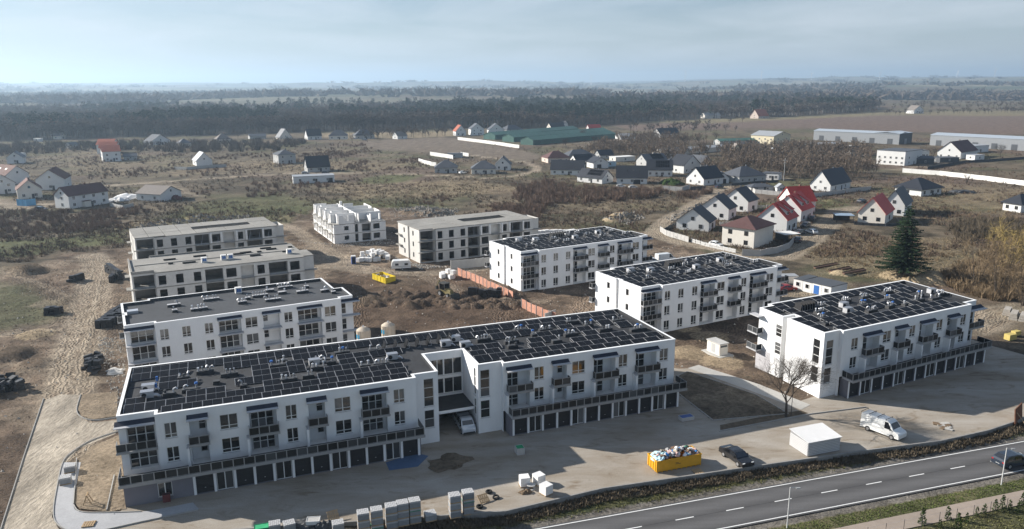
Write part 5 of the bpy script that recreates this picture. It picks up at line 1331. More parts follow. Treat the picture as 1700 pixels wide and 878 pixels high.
# heath: low dry clumps all over the fallow land
def lookup(A, x, y):
    j = np.clip(np.searchsorted(gx, x) - 1, 0, len(gx) - 2); i = np.clip(np.searchsorted(gy, y) - 1, 0, len(gy) - 2); return A[i, j]
hy = 1 / rng.uniform(1 / 680, 1 / 215, 44000); hx_ = rng.uniform(-.74, .74, 44000) * hy
dens = fbm(hx_ / 26 + 4, hy / 26 + 8, 4)
hk = (dens > .41) & (lookup(trk, hx_, hy) < .15) & (lookup(m_site, hx_, hy) < .2)
for poly, _c in FIELDS[2:]: hk &= ~in_poly(hx_, hy, poly)
hxy = np.stack([hx_[hk], hy[hk]], -1); half = rng.random(len(hxy)) < .55
HB = [proto_bush(k + 130, 7, .8, .07) for k in range(6)]
stuff('heath', 'low dark brown weeds covering the fallow land beyond the site', 'weeds', scatter_mesh('heath', HB, with_z(hxy[half], .45, 1.4, 1.3), leafmat('heath_brown', (0.118, 0.084, 0.062), .45, .06)))
stuff('heath', 'low straw coloured weeds covering the fallow land beyond the site', 'weeds', scatter_mesh('heath_straw', HB, with_z(hxy[~half], .3, .8, 1.4), leafmat('heath_straw', (0.190, 0.150, 0.098), .4, .12)))
# grasses and weeds
def tufts(name, label, polys, m, h0, h1, w=1.0):
    xy_ = np.concatenate([sample_poly(p, n) for p, n in polys]); stuff(name, label, 'grass', scatter_mesh(name, [proto_tuft(k + 70) for k in range(6)], with_z(xy_, h0, h1, w), m))
tufts('dry_grass', 'straw coloured dry grass on the meadow around the spruce', [([(82.9, 199.1), (86.2, 225.7), (110.0, 243.4), (144.1, 242.4), (132.1, 212.3), (96.6, 185.0)], 5000), ([(161.8, 327.6), (230.9, 347.2), (201.4, 294.1), (145.6, 267.3)], 3000), ([(-88.1, 365.0), (-30.9, 399.5), (14.4, 362.7), (-28.4, 331.6)], 2200), ([(-132.2, 306.3), (-89.4, 347.0), (-51.1, 310.9), (-80.7, 277.2), (-123.7, 261.0)], 2000)], TUFT, .25, .6, 1.3)
def stations(s0, s1, t0, t1, n):
    a = rng.uniform(s0, s1, n); b_ = rng.uniform(t0, t1, n)
    return np.stack([ROAD_P0[0] + RN[0] * a + RD[0] * b_, ROAD_P0[1] + RN[1] * a + RD[1] * b_], -1)
stuff('verge_grass', 'bright green grass verge between the road and the footpath', 'grass', scatter_mesh('verge_grass', [proto_tuft(k + 80, 8) for k in range(6)], with_z(stations(-10.4, -8.2, 8, 110, 6500), .07, .22, 2.4), GRASS))
stuff('garden_grass', 'rough grass below the path in the bottom right corner', 'grass', scatter_mesh('garden_grass', [proto_tuft(k + 80, 7) for k in range(6)], with_z(stations(-24, -13.2, 20, 110, 9000), .10, .35, 1.8), leafmat('rough_garden_grass', (0.125, 0.125, 0.052), .5, .4)))
bxy = stations(.9, 6.0, -20, 100, 16000); sB, tB = road_st(bxy[:, 0], bxy[:, 1]); uB = sB - np.interp(tB, [w[1] for w in _wst], [w[0] for w in _wst])
dk = (uB < -.1) & (uB > -1.9); gk = (uB <= -1.7) & (sB > 1.1)
stuff('bank_weeds', 'dark brown weeds on the earth bank under the retaining wall', 'weeds', scatter_mesh('bank_weeds', [proto_tuft(k + 85, 6) for k in range(6)], with_z(bxy[dk], .15, .6, 1.4), BANKG))
stuff('bank_grass', 'green grass strip along the upper road shoulder', 'grass', scatter_mesh('bank_grass', [proto_tuft(k + 87, 6) for k in range(6)], with_z(bxy[gk][::2], .1, .35, 1.7), leafmat('shoulder_grass', (0.115, 0.112, 0.045), .5, .4)))

# ---- single trees
def grow(seed, h, levels=5, r0=.17, spread=.62, m=None):
    r_ = random.Random(seed); mb = MB(); tr = MB(); m = m or BARKD
    def br(p, d, L, r, lv, out):
        n = 3 if lv > 1 else 2
        q = p
        for k in range(n):
            d2 = (d + rdir(r_) * .16 + Vector((0, 0, .05))).normalized(); q2 = q + d2 * L / n; ra = r * (1 - .4 * k / n); rb = r * (1 - .4 * (k + 1) / n)
            out.tube(q, q2, ra, rb, m, 7 if lv >= levels - 1 else (4 if lv > 1 else 3), False)
            if lv > 0 and k > 0:
                for _ in range(2 if lv >= levels - 1 else 1):
                    br(q2, (d2 + rdir(r_) * spread).normalized(), L * r_.uniform(.62, .9), rb * .55, lv - 1, mb)
            q, d = q2, d2
        if lv > 0:
            for _ in range(3):
                br(q, (d + rdir(r_) * spread).normalized(), L * r_.uniform(.6, .8), r * .55, lv - 1, mb)
    br(Vector((0, 0, -.1)), Vector((0, 0, 1)), h * .28, r0, levels, tr)
    return tr, mb
def bare_tree(label, p, h, seed, levels=5, r0=.17, m=None, group=None, name='bare_tree', spread=.62):
    root = thing(name, label, 'tree', (p[0], p[1], gz(p) if abs(p[0]) < 300 else 0), 0, group)
    tr, mb = grow(seed, h, levels, r0, spread, m); root.scale = (1.22, 1.22, 1.0); tr.build('trunk', root); mb.build('crown', root)
    return root
bare_tree('leafless tree standing on the kerbed strip in front of the right-hand block', (40.9, 107.7), 12.4, 4, 5, .18, spread=.72)
def stem_tree(name, label, p, h, twm, seed, group=None, w=1.0, tw=260, base=.05, spread=.42):
    """multi-stemmed shrub-like tree: limbs as trunk, twig sprays as crown"""
    root = thing(name, label, 'tree', (p[0], p[1], gz(p)), 0, group); r_ = random.Random(seed); tr = MB(); s = Soup(); tips = []
    for k in range(9):
        a = r_.uniform(0, 6.28); L = r_.uniform(.5, 1) * spread; e = Vector((math.cos(a) * L * h * w, math.sin(a) * L * h * w, r_.uniform(.6, .95) * h)); p0 = Vector((math.cos(a) * .15, math.sin(a) * .15, -.05))
        mid = p0.lerp(e, .5) + Vector((0, 0, .12 * h)); tr.tube(p0, mid, .10, .06, BARKD, 5, False); tr.tube(mid, e, .06, .02, BARKD, 4, False); tips += [(p0, mid), (mid, e), (mid, e)]
    for k in range(tw):
        a_, b_ = r_.choice(tips); q0 = a_.lerp(b_, r_.uniform(.3, 1)); d = (rdir(r_, .9) + Vector((q0.x, q0.y, 0)) * .15 / h * 2).normalized(); L = r_.uniform(.1, .24) * h; n_ = d.cross(rdir(r_)).normalized() * .03
        s.tri(q0 - n_, q0 + n_, q0 + d * L)
        for _ in range(3):
            q1 = q0 + d * L * r_.uniform(.3, .8); d2 = (d + rdir(r_) * .8).normalized(); s.tri(q1 - n_ * .7, q1 + n_ * .7, q1 + d2 * L * .55)
    tr.build('trunk', root); link('crown', scatter_mesh('crown', [s.arr()], [(0, 0, 0, 1, 1)], twm), root)
    return root
stem_tree('willow_tree', 'yellow willow at the right edge of the meadow', (129.0, 195.4), 14.5, WILLOW, 1, tw=520)
stem_tree('willow_tree', 'yellowish willow cut off by the right edge of the view', (133.4, 193.9), 13.0, WILLOW, 2, tw=480)
stem_tree('alder_tree', 'brown multi-stemmed tree behind the roof end of the right-hand block', (111.3, 180.0), 14.0, TWIGT, 3, tw=520)
stem_tree('alder_tree', 'tawny bushy tree between the willow and the brown multi-stemmed tree', (111.6, 172.5), 12.0, TWIGT, 4, tw=460)
stem_tree('alder_tree', 'low tawny tree beside the spoil heap behind the right-hand block', (110.5, 185.8), 5.0, TWIGT, 5, tw=260)
stem_tree('alder_tree', 'brown tree at the right edge above the concrete blocks', (113.8, 166.0), 10.0, TWIGT, 6, tw=400)
for k, (p_, h_) in enumerate((((52.2, 332.0), 4.5), ((76.6, 331.0), 3.4), ((14.9, 342.7), 4.0), ((-113.1, 505.5), 5), ((91.3, 353.2), 3.0), ((185.9, 399.3), 5.5), ((224.0, 380.1), 4.0), ((48.2, 341.3), 4.5))):
    stem_tree('shrub', ['large rounded russet bush at the right end of the scrub belt', 'dark round bush beside the sandy lane bend', 'tall shrub at the left end of the scrub belt', 'grey shrub behind the dark-roofed single house', 'small bush on the corner of the sandy lane', 'pale grey bush beside the walled black-roofed house', 'round bush in front of the long white wall', 'twin russet bush next to the large rounded one'][k], p_, h_, TWIGR if k != 5 else TWIG, 40 + k, w=1.2, tw=150)
def spruce(label, p, h, seed):
    root = thing('spruce_tree', label, 'tree', (p[0], p[1], gz(p))); r_ = random.Random(seed); tr = MB(); tr.tube((0, 0, -.1), (0, 0, h * .97), .32, .04, BARKD, 8); tr.build('trunk', root)
    s = Soup(); z = .09 * h
    while z < h * .985:
        f = 1 - z / h; R_ = .375 * h * f ** .72 * r_.uniform(.72, 1.14) + .2; nb_ = max(6, int(13 * f + 5))
        for k in range(nb_):
            a = 6.28 * k / nb_ + r_.uniform(-.3, .3); L = R_ * r_.uniform(.65, 1.1); d = Vector((math.cos(a), math.sin(a), 0)); side = Vector((-d.y, d.x, 0)); pos = Vector((0, 0, z + r_.uniform(-.2, .2)))
            seg = max(4, int(L / .26))
            for j in range(seg):
                u = (j + .5) / seg; c = pos + d * (L * u) + Vector((0, 0, -.16 * L * u * u + .10 * L * u ** 3 * 1.5)); wd = (.18 + .72 * (1 - abs(u - .42))) * min(1, L * .42)
                for sd in (-1, 1):
                    t_ = c + side * sd * wd * r_.uniform(.6, 1.1) + d * r_.uniform(.0, .3) + Vector((0, 0, r_.uniform(-.34, -.04))); s.tri(c - d * .20, c + d * .24, t_)
                if j % 2: s.tri(c - d * .18, c + d * .2, c + Vector((r_.uniform(-.15, .15), r_.uniform(-.15, .15), -r_.uniform(.2, .5))))
        z += r_.uniform(.42, .62)
    link('crown', scatter_mesh('crown', [s.arr()], [(0, 0, 0, 1, 1)], SPRUCE), root)
spruce('tall dark spruce on the meadow behind the right-hand block', (98.8, 190.3), 17.6, 9)
# young thujas below the path
TH = []
for k in range(3):
    r_ = random.Random(300 + k); s = Soup()
    for j in range(150):
        z = r_.random() ** 1.1; R_ = .25 * (1 - z) ** .6 + .02; a = r_.uniform(0, 6.28); q0 = Vector((math.cos(a) * R_ * r_.uniform(.5, 1), math.sin(a) * R_ * r_.uniform(.5, 1), z)); d1 = rdir(r_, .6) * .07; d2 = rdir(r_, .6) * .09; s.tri(q0 - d1, q0 + d1, q0 + d2)
    me_ = scatter_mesh('crown', [s.arr()], [(0, 0, .04, 1, 1)], THUJA); st = MB().tube((0, 0, 0), (0, 0, .5), .03, .02, BARKD, 5).mesh('trunk'); TH.append((st, me_))
_r = random.Random(8)
thuja_sites = [(46.8, 79.6), (50.3, 80.6), (52.0, 79.8), (54.0, 81.2), (55.0, 81.5), (56.8, 82.3), (57.8, 82.6), (58.8, 82.7), (59.3, 82.0), (60.7, 83.3), (48.4, 78.8), (50.3, 78.6)]
for k, p_ in enumerate(thuja_sites):
    root = thing('thuja_shrub', 'young conical thuja planted below the reddish footpath', 'shrub', (p_[0], p_[1], -.56), _r.uniform(0, 6), 'young thujas below the footpath'); h_ = _r.uniform(1.0, 1.9); root.scale = (h_, h_, h_)
    st, me_ = TH[k % 3]; link('trunk', st, root); link('crown', me_, root)
# leafless trees among the sheds, each a tree of its own
TP = [grow(500 + k, 10, 4, .15) for k in range(3)]; TP = [(a.mesh('trunk'), b.mesh('crown')) for a, b in TP]
LONE_TREES = []
tree_spots = [(97.7, 733.6), (117.7, 776.6), (140.6, 774.5), (144.0, 689.8), (131.0, 593.3), (146.2, 609.5), (142.4, 571.0), (207.8, 759.0), (170.3, 651.9), (178.1, 590.0), (166.8, 772.1), (277.9, 946.3), (258.7, 934.4), (178.8, 512.4), (200.7, 528.4), (202.1, 510.9), (188.7, 942.3), (63.2, 688.9), (42.2, 599.7), (66.5, 633.8), (75.8, 591.7), (-124.1, 675.1), (-134.5, 662.2), (-211.2, 654.8), (-249.4, 714.6), (-311.4, 752.1), (-248.2, 620.4), (-258.1, 539.5), (266.5, 490.7), (238.7, 492.4), (232.8, 509.0), (316.3, 503.8)]
for k, p_ in enumerate(tree_spots):
    root = thing('bare_tree', 'leafless tree of the middle distance', 'tree', (p_[0], p_[1], gz(p_)), k * 1.7, 'leafless trees among the distant houses'); LONE_TREES.append(root); s_ = .75 + .5 * ((k * 37) % 10) / 10; root.scale = (s_, s_, s_)
    a, b = TP[k % 3]; link('trunk', a, root); link('crown', b, root)

# ------------------------------------------------------------------ houses of the neighbourhood
RBLACK = mat('black_roof_tile', (0.022, 0.024, 0.030), 0.55, 0.4, 0.18, 1.2, big=.1)
RBROWN = mat('brown_roof_tile', (0.125, 0.062, 0.048), 0.8, 0.2, 0.18, 1.2, big=.1)
RMAROON = mat('maroon_roof_tile', (0.105, 0.055, 0.050), 0.7, 0.25, 0.15, 1.2, big=.1)
RRED = mat('red_roof_tile', (0.46, 0.05, 0.035), 0.6, 0.35, 0.14, 1.2, big=.1)
RRUST = mat('rusty_red_tile', (0.33, 0.105, 0.065), 0.8, 0.2, 0.2, 0.8, big=.1)
RGREY = mat('grey_roof_sheet', (0.30, 0.31, 0.32), 0.5, 0.4, 0.1, 1.0)
RTAUPE = mat('taupe_roof_tile', (0.20, 0.175, 0.155), 0.8, 0.2, 0.12, 1.2)
RSLATE = mat('slate_roof_tile', (0.075, 0.08, 0.09), 0.6, 0.35, 0.15, 1.2, big=.1)
HWHITE = mat('house_render_white', (0.64, 0.635, 0.615), 0.9, 0.15, 0.04, 0.8, big=.05)
HCREAM = mat('house_render_cream', (0.66, 0.62, 0.55), 0.9, 0.15, 0.05, 0.8, big=.05)
HGREY = mat('house_render_grey', (0.40, 0.40, 0.39), 0.9, 0.15, 0.06, 0.8, big=.06)
HPINK = mat('house_render_buff', (0.55, 0.46, 0.40), 0.9, 0.15, 0.05, 0.8)
HYEL = mat('house_render_ochre', (0.60, 0.53, 0.38), 0.9, 0.15, 0.05, 0.8)
HALLG = mat('hall_cladding_grey', (0.24, 0.25, 0.26), 0.6, 0.35, 0.08, 2.0, stretch=(3, 3, .2))
HALLD = mat('hall_cladding_dark', (0.07, 0.075, 0.082), 0.6, 0.35, 0.08, 2.0)
GREENR = mat('green_sheet_roof', (0.045, 0.115, 0.095), 0.6, 0.35, 0.25, 0.35, big=.2)
FENCEC = mat('concrete_fence', (0.42, 0.41, 0.39), 0.9, 0.15, 0.10, 1.0, big=.08)
FENCEW = mat('white_wall_panel', (0.66, 0.65, 0.62), 0.9, 0.15, 0.08, 1.0, big=.06)
FENCED = mat('dark_fence', (0.055, 0.058, 0.062), 0.7, 0.3, 0.12, 1.0)
BRICKD = mat('brown_brick', (0.16, 0.10, 0.075), 0.9, 0.15, 0.15, 2.0)
_hw = {}
def hwin(w, h, dark=False):
    k = (round(w, 1), round(h, 1), dark)
    if k not in _hw:
        f = DFRAME if dark else FRAME; mb = MB(); e = .09
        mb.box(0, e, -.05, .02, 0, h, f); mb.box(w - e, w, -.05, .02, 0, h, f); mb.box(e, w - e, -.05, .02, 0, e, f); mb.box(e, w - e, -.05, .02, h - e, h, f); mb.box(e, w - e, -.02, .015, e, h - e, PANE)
        if w > 1.2: mb.box(w / 2 - .05, w / 2 + .05, -.048, -.021, e, h - e, f)
        _hw[k] = mb.mesh('window')
    return _hw[k]
def frame_of(L, N_, R_, depth=None):
    x = Vector((R_[0] - N_[0], R_[1] - N_[1])); w = x.length; a1 = math.atan2(x.y, x.x)
    if L is None: return w, depth, a1
    y = Vector((L[0] - N_[0], L[1] - N_[1])); d = y.length; a2 = math.atan2(y.y, y.x) - math.pi / 2
    dlt = (a2 - a1 + math.pi) % (2 * math.pi) - math.pi
    return w, (depth or d), a1 + max(-.5, min(.5, dlt)) * d / (w + d)
def roof_gable(root, w, d, eave, ridge, axis, m, ov=.45, th=.16, edge=None):
    """two sloping slabs with overhang"""
    W_, D_ = (w, d) if axis == 'x' else (d, w)
    half = D_ / 2; sl = (ridge - eave) / half
    def T(x, y, z): return (x, y, z) if axis == 'x' else (w - y, x, z)
    ro = None
    for s in (-1, 1):
        def pt(x, t_, up): yy = half + s * t_; return T(x, yy, ridge - sl * t_ + up)
        mb = MB(); a, b = -ov, W_ + ov; e = half + ov
        q = [(a, 0), (b, 0), (b, e), (a, e)]
        lo = [pt(x, t_, .02) for x, t_ in q]; hi = [pt(x, t_, .02 + th) for x, t_ in q]
        if (axis == 'x') == (s > 0): mb.hexa(lo, hi, m)
        else: mb.hexa(lo[::-1], hi[::-1], m)
        o = mb.build('roof_slope' if ro else 'roof', root if not ro else ro); ro = ro or o
    return ro
def roof_hip(root, w, d, eave, ridge, m, ov=.6, th=.14):
    mb = MB(); e = eave - .02; a, b, c, f = -ov, w + ov, -ov, d + ov; k = min(w, d) / 2 + ov
    if w >= d: r0, r1 = (a + k, d / 2, ridge), (b - k, d / 2, ridge)
    else: r0, r1 = (w / 2, c + k, ridge), (w / 2, f - k, ridge)
    if abs(w - d) < .3: r1 = r0
    P4 = [(a, c, e), (b, c, e), (b, f, e), (a, f, e)]
    mb.hexa([(x, y, e - th) for x, y, z in P4], P4, m)
    if w >= d:
        fs = [[P4[0], P4[1], r1, r0], [P4[1], P4[2], r1], [P4[2], P4[3], r0, r1], [P4[3], P4[0], r0]]
    else:
        fs = [[P4[0], P4[1], r0], [P4[1], P4[2], r1, r0], [P4[2], P4[3], r1], [P4[3], P4[0], r0, r1]]
    for f_ in fs:
        g = []
        for q in f_:
            if not g or g[-1] != q: g.append(q)
        up = [(x, y, z + .003) for x, y, z in g]; mb.face(up, m)
    return mb.build('roof', root)
HOUSES = []
def house(label, L, N_, R_, eave, ridge, roof, wallm, roofm, depth=None, front=2, left=1, right=1, storeys=1, chimney=True, sky=0, solar=False, door=True, ov=.45, name='house', cat='house', dark=False, garage=None, stretch=1.0, dormers=0):
    """N_ is the corner nearest the site, R_ along the facade, L away from it"""
    w, d, yaw = frame_of(L, N_, R_, depth); w *= stretch
    z = max(gz(N_), gz(R_)) if max(abs(N_[0]), N_[1]) < 900 else gz(N_)
    root = thing(name, label, cat, (N_[0], N_[1], z - .05), yaw)
    mb = MB(); B4 = [(0, 0), (w, 0), (w, d), (0, d)]
    for i in range(4):
        a, b = B4[i], B4[(i + 1) % 4]
        top = [(*b, eave), (*a, eave)]
        if roof == 'x' and i in (1, 3): top = [(*b, eave), ((a[0] + b[0]) / 2, (a[1] + b[1]) / 2, ridge), (*a, eave)]
        if roof == 'y' and i in (0, 2): top = [(*b, eave), ((a[0] + b[0]) / 2, (a[1] + b[1]) / 2, ridge), (*a, eave)]
        mb.v += []; mb.face([(*a, -.6), (*b, -.6)] + top, wallm)
    # weld the four walls into one shell
    me = mb.mesh('wall'); bm = bmesh.new(); bm.from_mesh(me); bmesh.ops.remove_doubles(bm, verts=bm.verts[:], dist=.001); bm.to_mesh(me); bm.free(); link('wall', me, root)
    if roof in 'xy': ro = roof_gable(root, w, d, eave, ridge, roof, roofm, ov)
    elif roof == 'hip': ro = roof_hip(root, w, d, eave, ridge, roofm, ov)
    else:
        mb = MB(); mb.box(-.15, w + .15, -.15, d + .15, eave - .005, eave + .25, roofm); ro = mb.build('roof', root)
    if chimney and roof != 'flat':
        cx, cy = (w * .62, d * .55) if roof != 'y' else (w * .55, d * .45)
        boxo('chimney', cx - .3, cx + .3, cy - .3, cy + .3, eave + (ridge - eave) * .5, ridge + .7, RSLATE if roofm in (RBLACK, RSLATE) else BRICKD, ro)
    sh = min(2.8, eave / storeys)
    def put(face, n, z0, wid, hgt):
        for k in range(n):
            u = (k + .5) / n
            if face == 'f': link('window', hwin(wid, hgt, dark), root, (w * u - wid / 2, -.022, z0), 0)
            elif face == 'l': link('window', hwin(wid, hgt, dark), root, (-.022, d * (1 - u) + wid / 2, z0), -math.pi / 2)
            else: link('window', hwin(wid, hgt, dark), root, (w + .022, d * u - wid / 2, z0), math.pi / 2)
    for s in range(storeys):
        z0 = .9 + sh * s; hh = min(1.35, sh - 1.2)
        if front: put('f', front, z0, 1.25, hh)
        if left: put('l', left, z0, 1.25, hh)
        if right: put('r', right, z0, 1.25, hh)
    if roof == 'y' and ridge - eave > 2.6: link('window', hwin(1.1, 1.2, dark), root, (w / 2 - .55, -.022, eave + .35), 0)
    if roof == 'x' and ridge - eave > 2.6:
        link('window', hwin(1.1, 1.2, dark), root, (-.022, d / 2 + .55, eave + .3), -math.pi / 2); link('window', hwin(1.1, 1.2, dark), root, (w + .022, d / 2 - .55, eave + .3), math.pi / 2)
    if door: boxo('door', w * .5 - .5 + 1.2, w * .5 + .5 + 1.2, -.05, .02, -.05, 2.05, DFRAME if wallm != HALLG else FRAME, root)
    if garage is not None: boxo('garage_door', garage, garage + 2.6, -.06, .02, -.05, 2.2, GDOOR, root)
    # roof lights and solar modules lie on the slope facing the front (ridge along x) or the left (ridge along y)
    if (sky or solar) and roof in 'xy':
        half = (d if roof == 'x' else w) / 2; ang = math.atan2(ridge - eave, half); length = w if roof == 'x' else d
        def onslope(name_, u, t_, ww, ll, m, lift=.24):
            tt = half * (1 - t_)
            zc = ridge - (ridge - eave) / half * tt + lift
            mb = MB(); mb.box(-ww / 2, ww / 2, -ll / 2, ll / 2, -.03, .04, m); o = mb.build(name_, ro)
            if roof == 'x': o.location = (u * length, half - tt, zc); o.rotation_euler = (ang, 0, 0)
            else: o.location = (half - tt, u * length, zc); o.rotation_euler = (0, -ang, 0); o.data = MB().box(-ll / 2, ll / 2, -ww / 2, ww / 2, -.03, .04, m).mesh(name_)
        for k in range(sky): onslope('roof_window', .35 + .4 * k / max(1, sky - 1) if sky > 1 else .5, .55, .8, 1.2, ALU if roofm in (RBROWN, RMAROON) else PANE)
        if solar:
            nn = max(3, int(length * .55 / 1.15))
            for k in range(nn):
                for j in (0, 1): onslope('solar_module', .38 + .55 * k / nn, .38 + .36 * j, 1.05, half * .4, CELL, .26)
    for k in range(dormers):
        xc = w * (k + .7) / (dormers + .4); sl_ = (ridge - eave) / (d / 2); y0_ = .9; z0_ = eave + sl_ * y0_; mb = MB()
        mb.hexa([(xc - .9, y0_, z0_ - .2), (xc + .9, y0_, z0_ - .2), (xc + .9, d / 2 - .3, ridge - .9), (xc - .9, d / 2 - .3, ridge - .9)], [(xc - .9, y0_, z0_ + 1.5), (xc + .9, y0_, z0_ + 1.5), (xc + .9, d / 2 - .3, ridge - .25), (xc - .9, d / 2 - .3, ridge - .25)], wallm); dm_ = mb.build('dormer', ro)
        mb = MB(); mb.hexa([(xc - 1.2, y0_ - .35, z0_ + 1.44), (xc + 1.2, y0_ - .35, z0_ + 1.44), (xc + 1.2, d / 2, ridge - .1), (xc - 1.2, d / 2, ridge - .1)], [(xc - 1.2, y0_ - .35, z0_ + 1.6), (xc + 1.2, y0_ - .35, z0_ + 1.6), (xc + 1.2, d / 2, ridge + .22), (xc - 1.2, d / 2, ridge + .22)], roofm); mb.build('dormer_roof', dm_)
        link('window', hwin(1.2, .9, dark), dm_, (xc - .6, y0_ - .02, z0_ + .35))
    HOUSES.append(root)
    return root

# left edge
house('white gabled house cut off by the left edge, brown roof', None, (-240.1, 355.2), (-233.0, 362.9), 5.0, 9.0, 'y', HWHITE, RBROWN, 14, 2, 1, 1, 2)
house('white gabled house with two pale roof windows, second row at the left edge', None, (-256.2, 392.8), (-250.3, 402.3), 5.0, 9.2, 'y', HWHITE, RBROWN, 15, 0, 0, 0, sky=2, door=False)
house('large blank white gable with brown roof and two pale roof windows', None, (-228.3, 371.1), (-216.7, 375.0), 5.2, 9.6, 'y', HWHITE, RBROWN, 16, 1, 1, 1, sky=2)
house('cream house with dark gable boards beside the blue tarpaulin fence', None, (-218.6, 341.0), (-210.7, 346.2), 4.2, 8.2, 'y', HCREAM, RBROWN, 12, 2, 1, 1)
lh = house('long two-storey pale house with maroon roof and porch at the left', None, (-179.9, 312.6), (-172.0, 328.6), 5.4, 8.6, 'x', HWHITE, RMAROON, 9, 4, 1, 1, 2)
boxo('porch', 5.5, 9.0, -1.6, -.03, 2.5, 2.7, RMAROON, lh); boxo('porch_wall', 5.8, 8.7, -1.4, -.03, -.3, 2.496, HCREAM, lh)
house('small white house with taupe roof beside the material heaps', (-161.0, 340.5), (-151.1, 331.6), (-150.1, 343.8), 3.2, 6.0, 'y', HWHITE, RTAUPE, None, 0, 2, 1, chimney=False, door=False)
house('white bungalow with pale grey roof inside a grey garden wall', (-204.9, 497.2), (-195.1, 481.9), (-187.1, 486.9), 3.2, 8.0, 'y', HWHITE, RGREY, 12, 0, 1, 0, chimney=False, door=False)
house('two-storey hipped house with sunlit white side wall on the heath', (-153.7, 500.0), (-146.6, 490.1), (-136.9, 495.2), 5.8, 8.6, 'hip', HGREY, RSLATE, None, 2, 2, 1, 2)
house('single black-roofed house with two cars parked below it', None, (-116.3, 442.8), (-104.8, 448.4), 3.0, 8.6, 'x', HGREY, RBLACK, 9, 3, 1, 1)
house('long low flat-roofed white building with dark openings', (-116.6, 402.3), (-110.3, 390.9), (-90.2, 394.8), 3.3, 3.5, 'flat', HWHITE, RGREY, 9, 3, 1, 0, chimney=False, garage=17)
for nm_, a, b in (('nearest', (-268.8, 512.7), (-259.6, 518.3)), ('middle', (-288.1, 545.9), (-277.8, 549.8)), ('farthest', (-305.5, 575.6), (-294.1, 577.4))):
    house(f'{nm_} unit of the stepped white terrace with rusty red roofs', None, a, b, 6.6, 10.2, 'x', HWHITE, RRUST, 13, 2, 2, 1, 2, chimney=False, ov=.4, name='terraced_house')
house('small white house with dark gabled roof far left on the heath', None, (-325.5, 502.3), (-316.9, 505.6), 4.0, 7.4, 'y', HWHITE, RSLATE, 9, 1, 1, 1)
house('white low cabin at the foot of the left forest', None, (-442.4, 754.8), (-433.3, 754.1), 3.0, 5.0, 'x', HWHITE, RGREY, 8, 2, 1, 1)
house('pale house with garage at the end of the forest drive', None, (-424.1, 736.8), (-423.6, 744.9), 3.5, 7.0, 'y', HCREAM, RSLATE, 8, 1, 1, 1)
house('white house with steep dark roof below the left forest', None, (-299.6, 651.7), (-290.8, 667.4), 3.2, 8.4, 'y', HWHITE, RSLATE, 10, 2, 1, 1)
house('grey hipped house half hidden in the hedge at the left', None, (-252.6, 671.3), (-242.4, 677.4), 3.4, 8.0, 'hip', HCREAM, RTAUPE, 10, 2, 1, 1)
house('low dark shed behind the hedge left of the pointed house', None, (-240.7, 721.6), (-227.8, 728.5), 2.6, 4.4, 'x', HGREY, RSLATE, 9, 0, 0, 0, chimney=False, door=False, name='shed', cat='shed')
house('dark pointed A-frame house before the forest', None, (-212.9, 719.3), (-203.2, 726.5), 1.6, 9.0, 'y', HCREAM, RSLATE, 10, 1, 1, 1)
house('house with tall black roof and white side in front of the forest', None, (-184.3, 709.2), (-173.3, 716.1), 3.6, 9.4, 'x', HWHITE, RBLACK, 9, 2, 1, 1)
house('wide hipped bungalow between two black-roofed forest houses', None, (-165.7, 711.5), (-149.3, 714.1), 3.4, 8.2, 'hip', HCREAM, RSLATE, 11, 3, 1, 1)
house('hipped dark house with cars at the end of the forest row', None, (-142.0, 713.5), (-125.6, 720.0), 3.4, 8.4, 'hip', HGREY, RSLATE, 12, 3, 1, 1)
house('white house with red roof at the left of the green halls', None, (-53.0, 751.2), (-43.4, 754.7), 4.6, 10.0, 'y', HWHITE, RRUST, 10, 2, 1, 1)
house('taller white gabled house left of the green halls', None, (-38.9, 758.7), (-26.2, 762.1), 6.0, 11.0, 'y', HWHITE, RSLATE, 12, 2, 1, 1, 2)
house('white gabled house with dark roof right behind the green halls', None, (-21.6, 766.2), (-6.9, 769.4), 4.8, 10.5, 'y', HWHITE, RSLATE, 11, 2, 1, 1)
house('low house with blue-grey roof behind the green halls', None, (-4.0, 783.2), (11.8, 796.2), 3.4, 7.8, 'hip', HGREY, RSLATE, 12, 2, 1, 1)
house('dark farmhouse beyond the green halls', None, (42.5, 834.6), (57.8, 844.0), 3.0, 7.5, 'x', HCREAM, RBLACK, 9, 2, 1, 1)
house('small white gable beside the dark farmhouse', None, (58.4, 872.6), (63.5, 878.1), 4, 7.5, 'y', HWHITE, RSLATE, 7, 1, 1, 1)
house('bright red-roofed cottage beyond the green halls', None, (80.4, 809.8), (93.2, 813.7), 2.8, 6.6, 'x', HWHITE, RRED, 8, 2, 1, 1)
# walled pair in the centre
house('hipped dark bungalow with white car, left of the walled pair', None, (-42.9, 434.5), (-30.5, 435.3), 3.0, 7.0, 'hip', HGREY, RSLATE, 11, 3, 1, 1)
house('hipped dark bungalow, middle one of the walled group', None, (-22.0, 429.0), (-8.7, 429.8), 3.0, 7.0, 'hip', HCREAM, RSLATE, 11, 3, 1, 1)
house('white gabled house at the right of the walled group', None, (-9.4, 448.1), (-0.7, 447.6), 3.4, 7.4, 'y', HWHITE, RSLATE, 10, 2, 1, 1)
house('dark flat shed inside the white panel fence', None, (-43.5, 526.2), (-33.7, 525.6), 2.6, 2.8, 'flat', HGREY, RSLATE, 8, 1, 0, 0, chimney=False, door=False, name='shed', cat='shed')
